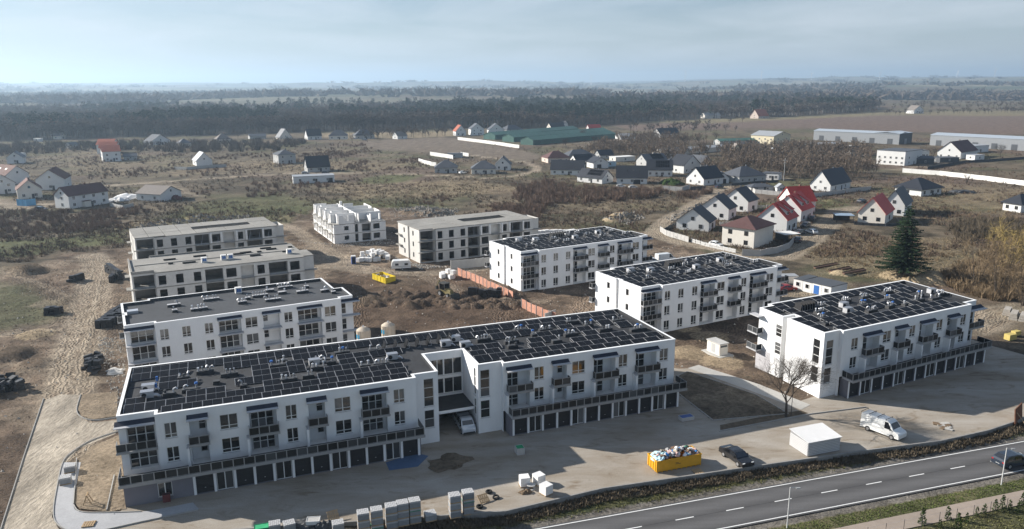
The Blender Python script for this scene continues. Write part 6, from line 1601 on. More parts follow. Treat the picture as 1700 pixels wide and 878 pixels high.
# cluster of black roofs
house('buff bungalow with brown-black hipped roof at the lane corner', None, (23.0, 487.8), (37.0, 492.7), 3.2, 7.0, 'hip', HPINK, RMAROON, 11, 3, 1, 1)
house('wide hipped house with slate roof behind the cluster', None, (36.5, 496.6), (54.2, 503.5), 3.2, 7.0, 'hip', HGREY, RSLATE, 12, 2, 1, 1)
house('black gabled house with white left gable in mid cluster', None, (39.1, 467.0), (50.1, 471.7), 3.2, 6.6, 'x', HWHITE, RBLACK, 9, 1, 1, 1)
house('long black-roofed house with white front at the cluster left', None, (21.4, 423.9), (38.8, 420.2), 3.1, 7.6, 'x', HWHITE, RBLACK, 10, 4, 1, 1)
house('garage house with dark door and open gable in the cluster', None, (47.8, 453.1), (56.9, 455.9), 3.2, 6.2, 'y', HWHITE, RBLACK, 10, 0, 1, 1, garage=2.4, door=False)
house('white bungalow with solar modules on its black front slope', (33.2, 395.2), (33.4, 393.9), (44.4, 382.5), 2.9, 6.4, 'x', HWHITE, RBLACK, 9, 3, 1, 1, solar=True)
house('black-roofed house with three roof windows behind two white cars', None, (52.2, 383.4), (66.9, 381.5), 3.2, 8.4, 'x', HWHITE, RBLACK, 10, 3, 1, 1, sky=3, garage=9)
house('white house with solar modules and roof windows behind the dark hedge', None, (72.5, 414.3), (85.6, 412.3), 3.6, 8.2, 'x', HWHITE, RBLACK, 11, 4, 1, 1, solar=True)
house('slate roof with solar modules at the back of the cluster', None, (80.1, 461.3), (93.9, 467.4), 3.4, 7.0, 'x', HGREY, RSLATE, 11, 2, 1, 1, solar=True)
house('white gabled house with tall front at the back of the cluster', None, (94.6, 425.9), (105.6, 434.3), 4.6, 9.6, 'y', HWHITE, RBLACK, 11, 3, 1, 1)
house('dark slate-gabled annex behind the tall white gable', None, (107.3, 440.3), (115.3, 446.2), 4.0, 8.0, 'y', HGREY, RSLATE, 10, 1, 1, 1)
house('dark house between the two solar-roofed houses', None, (88.7, 441.3), (96.8, 444.0), 3.0, 6.6, 'hip', HGREY, RBLACK, 9, 1, 1, 1)
house('white house with large black roof at the lane crossing', (87.4, 384.1), (93.1, 374.5), (104.2, 383.3), 3.4, 8.4, 'x', HWHITE, RBLACK, None, 2, 2, 1)
house('small white gabled garage beside the lane-crossing house', None, (102.2, 383.4), (107.8, 383.2), 2.8, 5.2, 'y', HWHITE, RSLATE, 7, 0, 1, 0, garage=1.6, door=False, chimney=False)
house('grey hipped house with stone-framed porch beyond the lane', (109.9, 395.3), (112.4, 381.8), (126.1, 392.0), 3.4, 7.6, 'hip', HGREY, RSLATE, None, 4, 2, 1)
house('low white flat-roofed house beside the utility pole', None, (128.5, 397.0), (135.5, 392.8), 3.2, 3.4, 'flat', HWHITE, RSLATE, 8, 3, 1, 1, chimney=False)
house('white garden shed behind the concrete fence', None, (120.5, 349.9), (124.1, 349.8), 2.2, 3.6, 'y', HWHITE, RGREY, 3, 1, 0, 0, chimney=False, name='garden_shed', cat='shed')
house('dark flat garden pavilion behind the concrete fence', None, (109.5, 352.4), (120.2, 354.0), 2.2, 3.4, 'hip', HGREY, RSLATE, 6, 2, 1, 1, chimney=False, name='garden_shed', cat='shed')
# new estate on the right
house('nearest of the three black-roofed white houses along the sandy lane', (57.7, 258.6), (66.0, 255.6), (71.5, 263.8), 3.2, 7.4, 'x', HWHITE, RBLACK, 11, 1, 2, 1, dark=True)
house('middle of the three black-roofed white houses along the sandy lane', (72.2, 280.9), (78.4, 276.9), (83.4, 284.5), 4.2, 8.4, 'x', HWHITE, RBLACK, 10.5, 1, 2, 1, dark=True)
house('farthest of the three black-roofed white houses along the sandy lane', (85.0, 299.9), (90.5, 293.9), (95.6, 302.4), 4.4, 8.8, 'x', HWHITE, RBLACK, 10.5, 1, 2, 1, dark=True)
house('cream cube house with brown pyramid roof in the estate', (66.1, 232.4), (72.6, 227.8), (82.2, 236.5), 6.0, 8.8, 'hip', HCREAM, RMAROON, 10.5, 0, 2, 0, 2, chimney=False, ov=.7, dark=True, door=False)
house('nearest red-roofed white terrace house with dormers', (85.3, 256.6), (90.9, 252.2), (97.3, 260.7), 4.6, 9.4, 'x', HWHITE, RRED, 10, 2, 1, 1, dark=True, dormers=2)
house('middle red-roofed white terrace house with dormers', (97.6, 276.2), (102.5, 271.1), (109.7, 280.9), 4.6, 9.4, 'x', HWHITE, RRED, 10, 2, 1, 1, dark=True, dormers=2)
house('rearmost red-roofed house with a broad plain red slope', None, (107.3, 291.8), (116.5, 294.3), 4.6, 9.4, 'x', HWHITE, RRED, 10, 1, 1, 1, dark=True)
house('tall white house with long black roof behind a garden wall', (137.1, 355.3), (144.2, 348.9), (159.9, 362.7), 3.4, 9.4, 'x', HWHITE, RBLACK, None, 2, 2, 1, sky=0)
house('broad black-hipped bungalow shell with open front on the meadow', (171.7, 344.8), (177.7, 334.1), (190.4, 342.1), 3.1, 7.2, 'hip', HWHITE, RBLACK, None, 3, 1, 1, chimney=False, ov=1.0, dark=True)
house('cream house with red and dark gable roof left of the spruce', (122.5, 271.0), (130.5, 267.2), (140.6, 278.6), 3.8, 9.0, 'x', HCREAM, RRED, None, 1, 2, 1, dark=True)
house('pale grey house with black gable roof just behind the red-edged one', (138.6, 286.6), (145.4, 283.7), (155.9, 295.8), 4.2, 9.4, 'x', HWHITE, RBLACK, None, 1, 2, 1, dark=True)
house('white bungalow with dark hip roof cut off by the right edge', (192.1, 297.4), (192.8, 290.2), (207.6, 298.3), 3.2, 6.4, 'hip', HWHITE, RBLACK, None, 2, 2, 1, chimney=False, ov=.8, dark=True)
# farms and halls behind
house('ochre two-storey house with pale sheet roof by the grey hall', (198.7, 636.5), (207.0, 617.0), (221.2, 634.8), 7.0, 10.0, 'y', HYEL, RGREY, None, 2, 4, 1, 2)
house('white two-storey apartment house with flat roof before the halls', (224.3, 474.3), (232.5, 459.6), (247.9, 476.6), 8.2, 8.6, 'flat', HWHITE, RSLATE, None, 2, 5, 1, 2, chimney=False)
house('white gabled house with brown roof and red dormer by the halls', (280.8, 510.2), (287.0, 497.4), (305.4, 517.3), 4.4, 10.5, 'x', HWHITE, RMAROON, None, 1, 3, 1)
house('white flat annex beside the second hall', (317.1, 553.9), (318.1, 539.2), (333.6, 552.8), 4.5, 4.7, 'flat', HWHITE, RGREY, None, 1, 1, 1, chimney=False)
house('small white flat house beside the two-storey apartment house', None, (263.8, 507.1), (273.9, 510.7), 4.6, 4.8, 'flat', HWHITE, RSLATE, 8, 3, 1, 1, chimney=False)
house('tan half-ruined gable in the leafless wood', None, (144.9, 514.5), (152.3, 514.0), 3.2, 9.0, 'y', HYEL, RTAUPE, 8, 1, 0, 0, chimney=False)
house('dark-roofed white cottage on the ploughed field margin', None, (135.0, 709.9), (155.5, 724.4), 3.2, 8.0, 'x', HWHITE, RBLACK, 10, 2, 1, 1)
house('low white cottage left of the dark-roofed field cottage', None, (96.2, 690.0), (111.0, 696.3), 3.0, 4.8, 'x', HWHITE, RGREY, 9, 3, 1, 1)
house('red-roofed farmhouse at the far edge of the ploughed field', None, (335.5, 1068.6), (354.6, 1084.6), 3.5, 12.0, 'x', HPINK, RRUST, 13, 2, 1, 1)
house('lone white gabled farmhouse far out on the right fields', None, (616.7, 1207.3), (636.2, 1216.5), 5, 12.0, 'y', HWHITE, RTAUPE, 14, 2, 1, 1)
house('pale farm building on the far field left of the red farmhouse', None, (267.2, 1086.8), (290.5, 1093.2), 4, 8.0, 'x', HCREAM, RGREY, 12, 2, 1, 1)
house('grey white house hidden at the forest margin', None, (-346.8, 1003.0), (-335.6, 1001.8), 5, 9.0, 'hip', HWHITE, RGREY, 12, 2, 1, 1)
house('small pale house in the forest clearing', None, (-282.0, 1042.1), (-268.0, 1040.5), 4.5, 8.0, 'x', HWHITE, RGREY, 11, 2, 1, 1)

for lb, a, b, e_, r_h, tp, wm, rm, dp in (('low white-roofed shed between the black roofs of the cluster', (65.8, 491.0), (79.1, 498.0), 2.8, 3.0, 'flat', HCREAM, FENCEW, 7), ('pale blue flat-topped container in the cluster', (55.3, 462.7), (62.8, 465.7), 2.8, 3.0, 'flat', mat('pale_blue_cladding', (0.36, 0.50, 0.58), .6, .3, .08), RGREY, 5), ('dark gabled shed behind the cluster garage', (58.2, 511.4), (67.4, 515.0), 2.6, 5.6, 'x', HGREY, RBLACK, 8),
    ('grey garage near the forest drive at the left', (-353.7, 627.9), (-350.6, 633.7), 2.8, 4.6, 'x', HGREY, RSLATE, 7), ('white camper-like hut at the left forest foot', (-430.9, 706.5), (-425.2, 706.1), 2.6, 2.8, 'flat', HWHITE, FENCEW, 5), ('small dark hut right of the stepped terrace', (-259.8, 522.4), (-252.7, 526.2), 2.4, 4.0, 'x', HGREY, RSLATE, 7), ('white low garage beside the small dark-gabled house', (-344.9, 544.9), (-341.6, 549.2), 2.8, 3.0, 'flat', HWHITE, RGREY, 6),
    ('dark gabled shed below the left metal hall', (227.5, 522.2), (242.8, 525.7), 3.0, 6.0, 'x', HGREY, RBLACK, 9), ('dark junkyard shed right of the apartment house', (245.0, 469.5), (254.9, 468.9), 3.2, 4.4, 'x', HALLD, RSLATE, 8), ('low junkyard roof before the brown-roofed white house', (262.2, 475.7), (275.7, 478.7), 2.8, 3.0, 'flat', HALLD, RSLATE, 8), ('small white hut right of the brown-roofed white house', (291.4, 489.2), (299.5, 492.7), 3.0, 3.2, 'flat', HWHITE, RGREY, 6),
    ('yellow-sided trailer box before the second hall', (322.6, 563.7), (333.1, 568.2), 3.6, 3.8, 'flat', HYEL, FENCEW, 5), ('grey hipped bungalow between the hedge and the heath at the left', (-269.1, 633.8), (-261.5, 639.4), 3.0, 6.4, 'hip', HCREAM, RSLATE, 9), ('white cottage at the end of the heath by the hedge', (-103.1, 710.2), (-95.3, 717.4), 3.0, 6.4, 'x', HWHITE, RTAUPE, 8)):
    house(lb, None, a, b, e_, r_h, tp, wm, rm, dp, 1, 1, 0, chimney=False, door=False, name='shed', cat='shed')
def hall(label, a, b, width, eave, ridge, wallm, roofm, doors=0, name='hall', ribs=0):
    """long shed: a-b is the long wall facing the site"""
    w, d, yaw = frame_of(None, a, b, width); root = thing(name, label, 'hall', (a[0], a[1], gz(a) - .05), yaw)
    mb = MB()
    for i, (p_, q_) in enumerate((((0, 0), (w, 0)), ((w, 0), (w, d)), ((w, d), (0, d)), ((0, d), (0, 0)))):
        top = [(*q_, eave), (*p_, eave)] if i in (0, 2) else [(*q_, eave), ((p_[0] + q_[0]) / 2, (p_[1] + q_[1]) / 2, ridge), (*p_, eave)]
        mb.face([(*p_, -1.0), (*q_, -1.0)] + top, wallm)
    me = mb.mesh('wall'); bm = bmesh.new(); bm.from_mesh(me); bmesh.ops.remove_doubles(bm, verts=bm.verts[:], dist=.001); bm.to_mesh(me); bm.free(); link('wall', me, root)
    ro = roof_gable(root, w, d, eave, ridge, 'x', roofm, .3, .2)
    for k in range(doors):
        u = w * (k + .5) / doors; boxo('gate', u - 2, u + 2, -.12, .03, -.3, min(4.2, eave - .8), HALLD if wallm != HALLD else HALLG, root)
    for k in range(ribs): boxo('roof_rib', w * (k + 1) / (ribs + 1) - .1, w * (k + 1) / (ribs + 1) + .1, d / 2 - .2, d / 2 + .2, ridge + .2, ridge + .5, HALLD, ro)
    return root
hall('long grey metal hall with pale blue roof, left one of two', (258.3, 669.3), (305.3, 615.7), 18, 8.0, 9.2, HALLG, mat('pale_blue_sheet', (0.36, 0.40, 0.44), .45, .4, .06, 1.0), 5)
hall('dark end block of the left metal hall', (305.3, 615.7), (322.6, 630.1), 20, 8.4, 9.4, HALLD, MATS['pale_blue_sheet'], 1)
hall('long grey metal hall with pale blue roof running out of view at the right', (325.6, 608.1), (371.8, 542.8), 20, 8.0, 9.4, HALLG, MATS['pale_blue_sheet'], 6)
hall('front one of the long green-roofed halls', (17.6, 631.2), (94.5, 709.4), 14, 4.0, 6.4, GREENR, GREENR, 0, ribs=14)
hall('middle one of the long green-roofed halls', (2.1, 665.2), (93.7, 755.8), 14, 4.0, 6.4, GREENR, GREENR, 0, ribs=14)
hall('rear one of the long green-roofed halls', (-14.3, 695.3), (67.6, 791.0), 14, 4.0, 6.4, GREENR, GREENR, 0, ribs=12)
hall('low barn with dark green roof in the leafless wood', (165.5, 620.1), (200.6, 629.9), 10, 3.0, 4.6, HGREY, GREENR, 0)
hall('long pale sheet-roofed shed behind the black-roofed cluster', (102.9, 530.2), (159.3, 569.8), 10, 3.0, 4.2, HCREAM, RGREY, 0)
hall('long low white-roofed shed before the left metal hall', (224.2, 586.7), (252.5, 595.9), 9, 2.6, 3.6, HALLG, RGREY, 0)
hall('bright white flat shed between apartment house and left hall', (224.4, 555.2), (251.2, 568.7), 9, 2.6, 3.2, HGREY, FENCEW, 0)

_seen = {}
for tr_ in LONE_TREES:
    hs_ = min(HOUSES, key=lambda h_: (h_.location - tr_.location).length); side = 'left of' if tr_.location.x / tr_.location.y < hs_.location.x / hs_.location.y else 'right of'
    base = hs_['label']; key_ = (base, side); _seen[key_] = _seen.get(key_, 0) + 1
    tr_['label'] = ' '.join((('leafless tree', 'farther leafless tree', 'third leafless tree', 'fourth leafless tree')[min(3, _seen[key_] - 1)] + f' {side} the ' + base).split()[:16])
# ------------------------------------------------------------------ fences and garden walls of panels
def fence(label, pts, h, m, pitch=2.2, name='fence', post=None, th=.08, gap=0.0):
    root = thing(name, label, 'fence', (pts[0][0], pts[0][1], 0)); post = post or m
    for a, b in zip(pts[:-1], pts[1:]):
        dx_, dy_ = b[0] - a[0], b[1] - a[1]; L = math.hypot(dx_, dy_); n = max(1, round(L / pitch)); rz = math.atan2(dy_, dx_)
        for k in range(n):
            x = a[0] + dx_ * k / n; y = a[1] + dy_ * k / n; z = gz((x, y)) - .1; lx, ly = x - pts[0][0], y - pts[0][1]
            key = ('fence', round(L / n, 1), h, m.name, gap)
            if key not in _cache:
                mb = MB()
                if gap:
                    q = int((L / n - .2) / gap)
                    for j in range(q): mb.box(.12 + j * gap, .12 + j * gap + gap * .55, -th / 2, th / 2, .15, h, m)
                    mb.box(.1, L / n, -th / 2 - .03, -th / 2 - .001, h * .3, h * .3 + .08, m); mb.box(.1, L / n, -th / 2 - .03, -th / 2 - .001, h * .8, h * .8 + .08, m)
                else: mb.box(.1, L / n - .0, -th / 2, th / 2, .0, h, m); mb.box(.1, L / n, -th / 2 - .02, th / 2 + .02, h + .001, h + .07, m)
                _cache[key] = mb.mesh('fence_panel')
            link('fence_panel', _cache[key], root, (lx, ly, z), rz)
            key2 = ('post', h, post.name)
            if key2 not in _cache: _cache[key2] = MB().box(-.09, .09, -.09, .09, 0, h + .15, post).mesh('post')
            link('post', _cache[key2], root, (lx, ly, z), rz)
    return root
fence('long white panel wall across the right meadow', [(214.7, 425.6), (227.1, 410.7), (236.8, 389.2), (246.9, 358.9)], 2.4, FENCEW, 5.0, 'panel_wall')
fence('white panel wall in front of the green halls', [(-47.7, 698.0), (-24.8, 660.4), (6.1, 602.3)], 2.6, FENCEW, 6.0, 'panel_wall')
fence('white fence panels round the walled bungalows, rear run', [(-56.8, 544.9), (-46.8, 530.7), (-38.8, 517.4)], 2.6, FENCEW, 5.0)
fence('white fence panels round the walled bungalows, left run', [(-59.4, 498.4), (-49.0, 475.5), (-45.7, 471.8)], 2.4, FENCEW, 5.0)
fence('white fence panels right of the walled bungalows', [(-35.3, 543.6), (-29.3, 534.1)], 2.4, FENCEW, 5.0)
fence('grey garden wall in front of the pale-roofed bungalow', [(-200.9, 463.2), (-192.2, 459.5), (-183.3, 469.0), (-174.3, 475.4)], 1.8, FENCEC, 4.0)
fence('concrete panel fence around the garden pavilion', [(110.5, 356.4), (109.6, 346.4), (120.1, 338.3)], 1.9, FENCEC, 2.6)
fence('grey garden wall of the tall black-roofed house', [(125.2, 332.6), (134.3, 335.9), (148.5, 344.8), (166.0, 356.1)], 1.8, FENCEC, 3.0)
fence('concrete fence of the nearest black-roofed lane house', [(50.0, 256.7), (50.6, 249.2), (55.4, 238.2)], 1.8, FENCEC, 2.0)
fence('white picket fence in front of the cream cube house', [(56.4, 238.2), (60.3, 229.9), (65.8, 222.0)], 1.3, HWHITE, 2.2, 'picket_fence', gap=.35)
fence('grey curved garden wall beside the cream cube house', [(66.6, 218.7), (71.5, 217.8), (77.7, 221.7), (83.5, 228.3), (88.2, 237.3)], 1.9, FENCEC, 2.4)
fence('dark garden fence along the lane by the three black-roofed houses', [(51.0, 255.5), (63.8, 278.6), (77.0, 300.1), (86.3, 313.7)], 1.3, FENCED, 2.4)
fence('grey garden wall below the dark hedge at the lane crossing', [(70.3, 360.3), (78.6, 355.8), (84.0, 363.9)], 2.0, FENCEC, 3.0)
fence('dark wall below the lane-crossing house', [(82.9, 357.6), (90.6, 359.4)], 1.8, FENCED, 3.0)
fence('grey front fence of the hipped house beyond the lane', [(106.4, 373.9), (123.1, 382.4), (133.5, 386.8)], 1.2, FENCED, 3.0)
fence('light mesh fence between the estate gardens', [(94.2, 304.0), (106.0, 305.1)], 1.4, FENCEC, 2.5, gap=.5)
fence('low fence behind the cream cube house', [(72.6, 266.1), (79.8, 269.4), (84.7, 271.7)], 1.5, FENCEC, 2.5, gap=.5)
fence('dark low fence of the red-edged house', [(119.8, 266.9), (128.9, 263.1), (139.4, 267.5)], 1.0, FENCED, 2.5)
fence('pale garden fence of the long maroon-roofed house', [(-167.2, 320.1), (-157.7, 311.8), (-157.3, 319.7)], 1.5, FENCEC, 3.0)
fence('blue tarpaulin fence in front of the cream gable house', [(-207.8, 323.2), (-202.9, 321.4), (-200.8, 324.6)], 2.8, mat('blue_tarp', (0.10, 0.30, 0.50), .6, .3, .15, .8), 3.0)
fence('grey roadside wall at the far right behind the meadow', [(235.9, 439.7), (274.5, 471.4), (336.2, 498.5)], 1.6, FENCED, 5.0)
fence('grey concrete panel fence beside the block behind the caravan', [(-16.5, 203.7), (-9.9, 206.3), (-5.8, 208.4)], 2.4, FENCEC, 2.2)
fence('grey steel panels where the orange mesh fence ends', [(6.9, 155.5), (9.2, 158.1)], 2.0, FENCEC, 1.6)
ORANGE = mat('orange_mesh', (0.46, 0.235, 0.165), .8, .2, .35, 2.5, big=.2)
fence('orange mesh fence along the blocks with solar roofs, rear run', [(-14.3, 197.5), (-9.2, 189.8), (-5.2, 182.7), (0.2, 172.3)], 2.0, ORANGE, 2.2, 'mesh_fence', STEEL, .03)
fence('orange mesh fence along the blocks with solar roofs, front run', [(2.1, 166.4), (5.2, 161.2), (9.1, 156.3)], 2.0, ORANGE, 2.2, 'mesh_fence', STEEL, .03)
# thin path fence in the bottom right corner
pf = thing('path_fence', 'thin wire fence with steel posts beside the reddish path', 'fence', (*along(-13.3, 34), -.5), math.atan2(RD[1], RD[0]))
post_m = MB().tube((0, 0, 0), (0, 0, 1.5), .03, .03, DFRAME, 6).mesh('post')
for k in range(28):
    link('post', post_m, pf, (k * 2.5, 0, 0))
    if k < 27: link('wire', MB().tube((0.03, 0, 1.4), (2.47, 0, 1.4), .008, .008, STEEL, 3).tube((0.03, 0, .75), (2.47, 0, .75), .008, .008, STEEL, 3).mesh('wire') if k == 0 else bpy.data.meshes['wire'], pf, (k * 2.5, 0, 0))

# ------------------------------------------------------------------ vehicles
def paint(name, col, rough=.3):
    return mat(name, col, rough, .5, .05, .6, coat=.6)
PW = paint('white_paint', (0.72, 0.72, 0.70)); PB = paint('black_paint', (0.010, 0.010, 0.012), .22); PN = paint('dark_blue_paint', (0.018, 0.026, 0.040)); PR = paint('red_paint', (0.30, 0.02, 0.025)); PS = paint('silver_paint', (0.35, 0.36, 0.37)); PG = paint('graphite_paint', (0.05, 0.052, 0.058)); PVW = paint('van_silver_paint', (0.50, 0.53, 0.56))
LAMP = mat('lamp_lens', (0.75, 0.75, 0.72), .2, .5, .02); TAIL = mat('tail_lens', (0.35, 0.01, 0.01), .25, .5, .02); PLATE = mat('number_plate', (0.7, 0.7, 0.68), .5, .3, .02)
def _wheel(r, w):
    ty = MB().tube((0, -w / 2, 0), (0, w / 2, 0), r, r, RUBBER, 14).mesh('wheel'); rim = MB().tube((0, -w / 2 - .01, 0), (0, w / 2 + .01, 0), r * .62, r * .62, STEEL, 10).mesh('rim'); return ty, rim
WH = {r: _wheel(r, .22) for r in (.33, .36, .62, .48)}
KINDS = {  # side outline (x from front, z), belt height, width, length, wheelbase
    'sedan': dict(L=4.7, W=1.82, belt=.92, top=1.44, out=[(0, .28), (0, .62), (.12, .74), (1.05, .88), (1.75, 1.38), (2.2, 1.44), (3.1, 1.43), (4.0, 1.05), (4.6, .98), (4.7, .72), (4.7, .32)], cab=((1.12, 1.74), (3.12, 3.98)), axle=(.9, 3.7)),
    'suv': dict(L=4.5, W=1.84, belt=1.0, top=1.66, out=[(0, .32), (0, .78), (.12, .92), (1.0, 1.04), (1.65, 1.58), (2.1, 1.66), (3.7, 1.64), (4.3, 1.22), (4.48, 1.02), (4.5, .4)], cab=((1.06, 1.64), (3.72, 4.28)), axle=(.85, 3.5)),
    'hatch': dict(L=4.0, W=1.74, belt=.94, top=1.48, out=[(0, .28), (0, .66), (.12, .80), (.95, .92), (1.6, 1.42), (2.0, 1.48), (3.3, 1.45), (3.85, 1.05), (4.0, .85), (4.0, .35)], cab=((1.0, 1.58), (3.32, 3.82)), axle=(.8, 3.25)),
    'van': dict(L=5.4, W=2.02, belt=1.25, top=2.3, out=[(0, .35), (0, .85), (.15, 1.05), (.75, 1.25), (1.35, 2.05), (1.7, 2.28), (5.25, 2.3), (5.4, 2.2), (5.4, .4)], cab=((.80, 1.36), None), axle=(.95, 4.3)),
    'bus': dict(L=4.9, W=1.86, belt=1.12, top=1.95, out=[(0, .35), (0, .85), (.1, 1.0), (.45, 1.12), (1.05, 1.80), (1.4, 1.93), (4.7, 1.95), (4.88, 1.85), (4.9, .4)], cab=((.48, 1.04), (4.86, 4.89)), axle=(.85, 3.75))}
_vm = {}
def vehicle(label, cat, kind, rear, front, pm, z=None, rack=0, K=1.06, name=None, group=None):
    k = KINDS[kind]; dx_, dy_ = front[0] - rear[0], front[1] - rear[1]; yaw = math.atan2(dy_, dx_); c = ((rear[0] + front[0]) / 2, (rear[1] + front[1]) / 2)
    root = thing(name or cat.replace(' ', '_'), label, cat, (c[0], c[1], (gz(c) if z is None else z)), yaw, group); root.scale = (K, K, K)
    L, W_, belt, top = k['L'], k['W'], k['belt'], k['top']
    key = (kind, pm.name)
    if key not in _vm:
        def hw(zz, f=1.0): return (W_ / 2) * (1 - .17 * max(0, (zz - belt) / (top - belt))) * f
        mb = MB(); o = k['out']; n = len(o)
        ring = [[(L / 2 - x, s * hw(zz) * f, zz) for x, zz in o] for s, f in ((-1, 1), (-1, .9), (1, .9), (1, 1))]
        # shoulder rounding: inner strips sit slightly higher and longer than the sides
        for q in (1, 2): ring[q] = [(x * 1.012, y, zz + (.02 if zz > .5 else 0)) for x, y, zz in ring[q]]
        for a, b in ((0, 1), (1, 2), (2, 3)):
            for j in range(n):
                m2 = (j + 1) % n; mb.face([ring[a][j], ring[a][m2], ring[b][m2], ring[b][j]], pm)
        mb.face(ring[0][::-1], pm); mb.face(ring[3], pm); body = mb.mesh('body')
        gl = []
        def side_glass(x0, x1, x2, x3):
            for s in (-1, 1):
                m_ = MB(); z0, z1 = belt + .05, top - .14; y0, y1 = s * (hw(z0) + .012), s * (hw(z1) + .012)
                q = [(L / 2 - x0, y0, z0), (L / 2 - x1, y0, z0), (L / 2 - x2, y1, z1), (L / 2 - x3, y1, z1)]
                m_.face(q if s > 0 else q[::-1], CARGL); gl.append(m_.mesh('side_window'))
        (fa, fb), rr = k['cab']
        if kind == 'van': side_glass(1.05, 2.05, 2.05, 1.6)
        elif kind == 'bus':
            side_glass(.62, 1.7, 1.7, 1.12); side_glass(1.85, 3.1, 3.1, 1.85); side_glass(3.25, 4.65, 4.55, 3.25)
        else:
            mid = (fb + rr[0]) / 2 + .15; side_glass(fa + .22, mid - .05, mid - .05, fb + .12); side_glass(mid + .05, rr[1] - .25, rr[0] - .08, mid + .05)
        def cross(xa, za, xb, zb):
            m_ = MB(); d = Vector((xb - xa, 0, zb - za)).normalized(); nn = Vector((-d.z, 0, d.x)) * .03
            if nn.z < 0: nn = -nn
            ya, yb = hw(za) * .86, hw(zb) * .86; m_.face([(L / 2 - xa - nn.x, -ya, za + nn.z), (L / 2 - xa - nn.x, ya, za + nn.z), (L / 2 - xb - nn.x, yb, zb + nn.z), (L / 2 - xb - nn.x, -yb, zb + nn.z)], CARGL); return m_.mesh('windscreen')
        def zat(x):
            for (xa, za), (xb, zb) in zip(o[:-1], o[1:]):
                if xa <= x <= xb and xb > xa: return za + (zb - za) * (x - xa) / (xb - xa)
            return belt
        f0, f1 = fa + .06, fb - .02; gl.append(cross(f0, zat(f0), f1, zat(f1)))
        if rr: gl.append(cross(rr[1] - .03, zat(rr[1] - .03), rr[0] + .02, zat(rr[0] + .02)))
        if kind == 'bus': gl[-1] = MB().face([(-L / 2 - .02, .75, 1.2), (-L / 2 - .02, -.75, 1.2), (-L / 2 + .02, -.65, 1.75), (-L / 2 + .02, .65, 1.75)], CARGL).mesh('rear_window')
        _vm[key] = (body, gl)
    body, gl = _vm[key]
    bo = link('body', body, root)
    for g in gl: link(g.name.split('.')[0], g, root)
    r = .36 if kind in ('van', 'suv') else .33
    for ax in k['axle']:
        for s in (-1, 1):
            w_ = link('wheel', WH[r][0], root, (L / 2 - ax, s * (W_ / 2 - .09), r)); link('rim', WH[r][1], w_)
    zl = .68 if kind in ('sedan', 'hatch') else .85
    for s in (-1, 1):
        boxo('headlight', L / 2 - .10, L / 2 + .015, s * W_ * .36 - .17, s * W_ * .36 + .17, zl - .07, zl + .07, LAMP, root); boxo('tail_light', -L / 2 - .015, -L / 2 + .08, s * W_ * .40 - .12, s * W_ * .40 + .12, zl + .02, zl + (.5 if kind in ('van', 'bus') else .18), TAIL, root)
        boxo('mirror', L / 2 - k['cab'][0][1] + .15, L / 2 - k['cab'][0][1] + .28, s * (W_ / 2 + .1) - .09, s * (W_ / 2 + .1) + .09, belt + .02, belt + .2, BLACK, root)
    boxo('number_plate', -L / 2 - .02, -L / 2 + .0, -.26, .26, .55, .66, PLATE, root); boxo('bumper', L / 2 - .05, L / 2 + .03, -W_ * .44, W_ * .44, .32, .52, BLACK, root)
    boxo('grille', L / 2 - .02, L / 2 + .02, -.38, .38, zl - .12, zl + .03, BLACK, root)
    if rack:
        for j in range(rack):
            x = L / 2 - 2.0 - j * 1.15; m_ = MB(); m_.box(x - .03, x + .03, -.85, .85, top + .10, top + .15, BLACK); m_.box(x - .03, x + .03, -.82, -.76, top - .0, top + .099, BLACK); m_.box(x - .03, x + .03, .76, .82, top - .0, top + .099, BLACK); m_.build('roof_rack', root)
    return root
vehicle('black saloon car parked beside the yellow skip', 'car', 'sedan', (29.1, 95.5), (30.1, 93.0), PB, 0.0)
vehicle('white cargo van with roof bars parked on the sunny yard', 'van', 'van', (51.9, 103.2), (53.5, 100.9), PW, 0.0, rack=4)
vehicle('silver-white passenger van parked in the gateway of the long block', 'van', 'bus', (-7.9, 107.1), (-6.2, 102.0), PVW, 0.0, rack=2)
vehicle('dark estate car driving on the road at the right edge', 'car', 'suv', along(-4.7, 62.4), along(-4.7, 67), PN, -.69)
vehicle('red car parked beside the office cabins', 'car', 'sedan', (64.1, 179.7), (67.7, 180.5), PR)
vehicle('white delivery van parked behind the middle solar-roofed block', 'van', 'van', (40.3, 210.1), (45.4, 212.3), PW)
vehicle('white car parked left of the delivery van behind the solar-roofed block', 'car', 'hatch', (37.8, 209.5), (40.3, 210.1), PW)
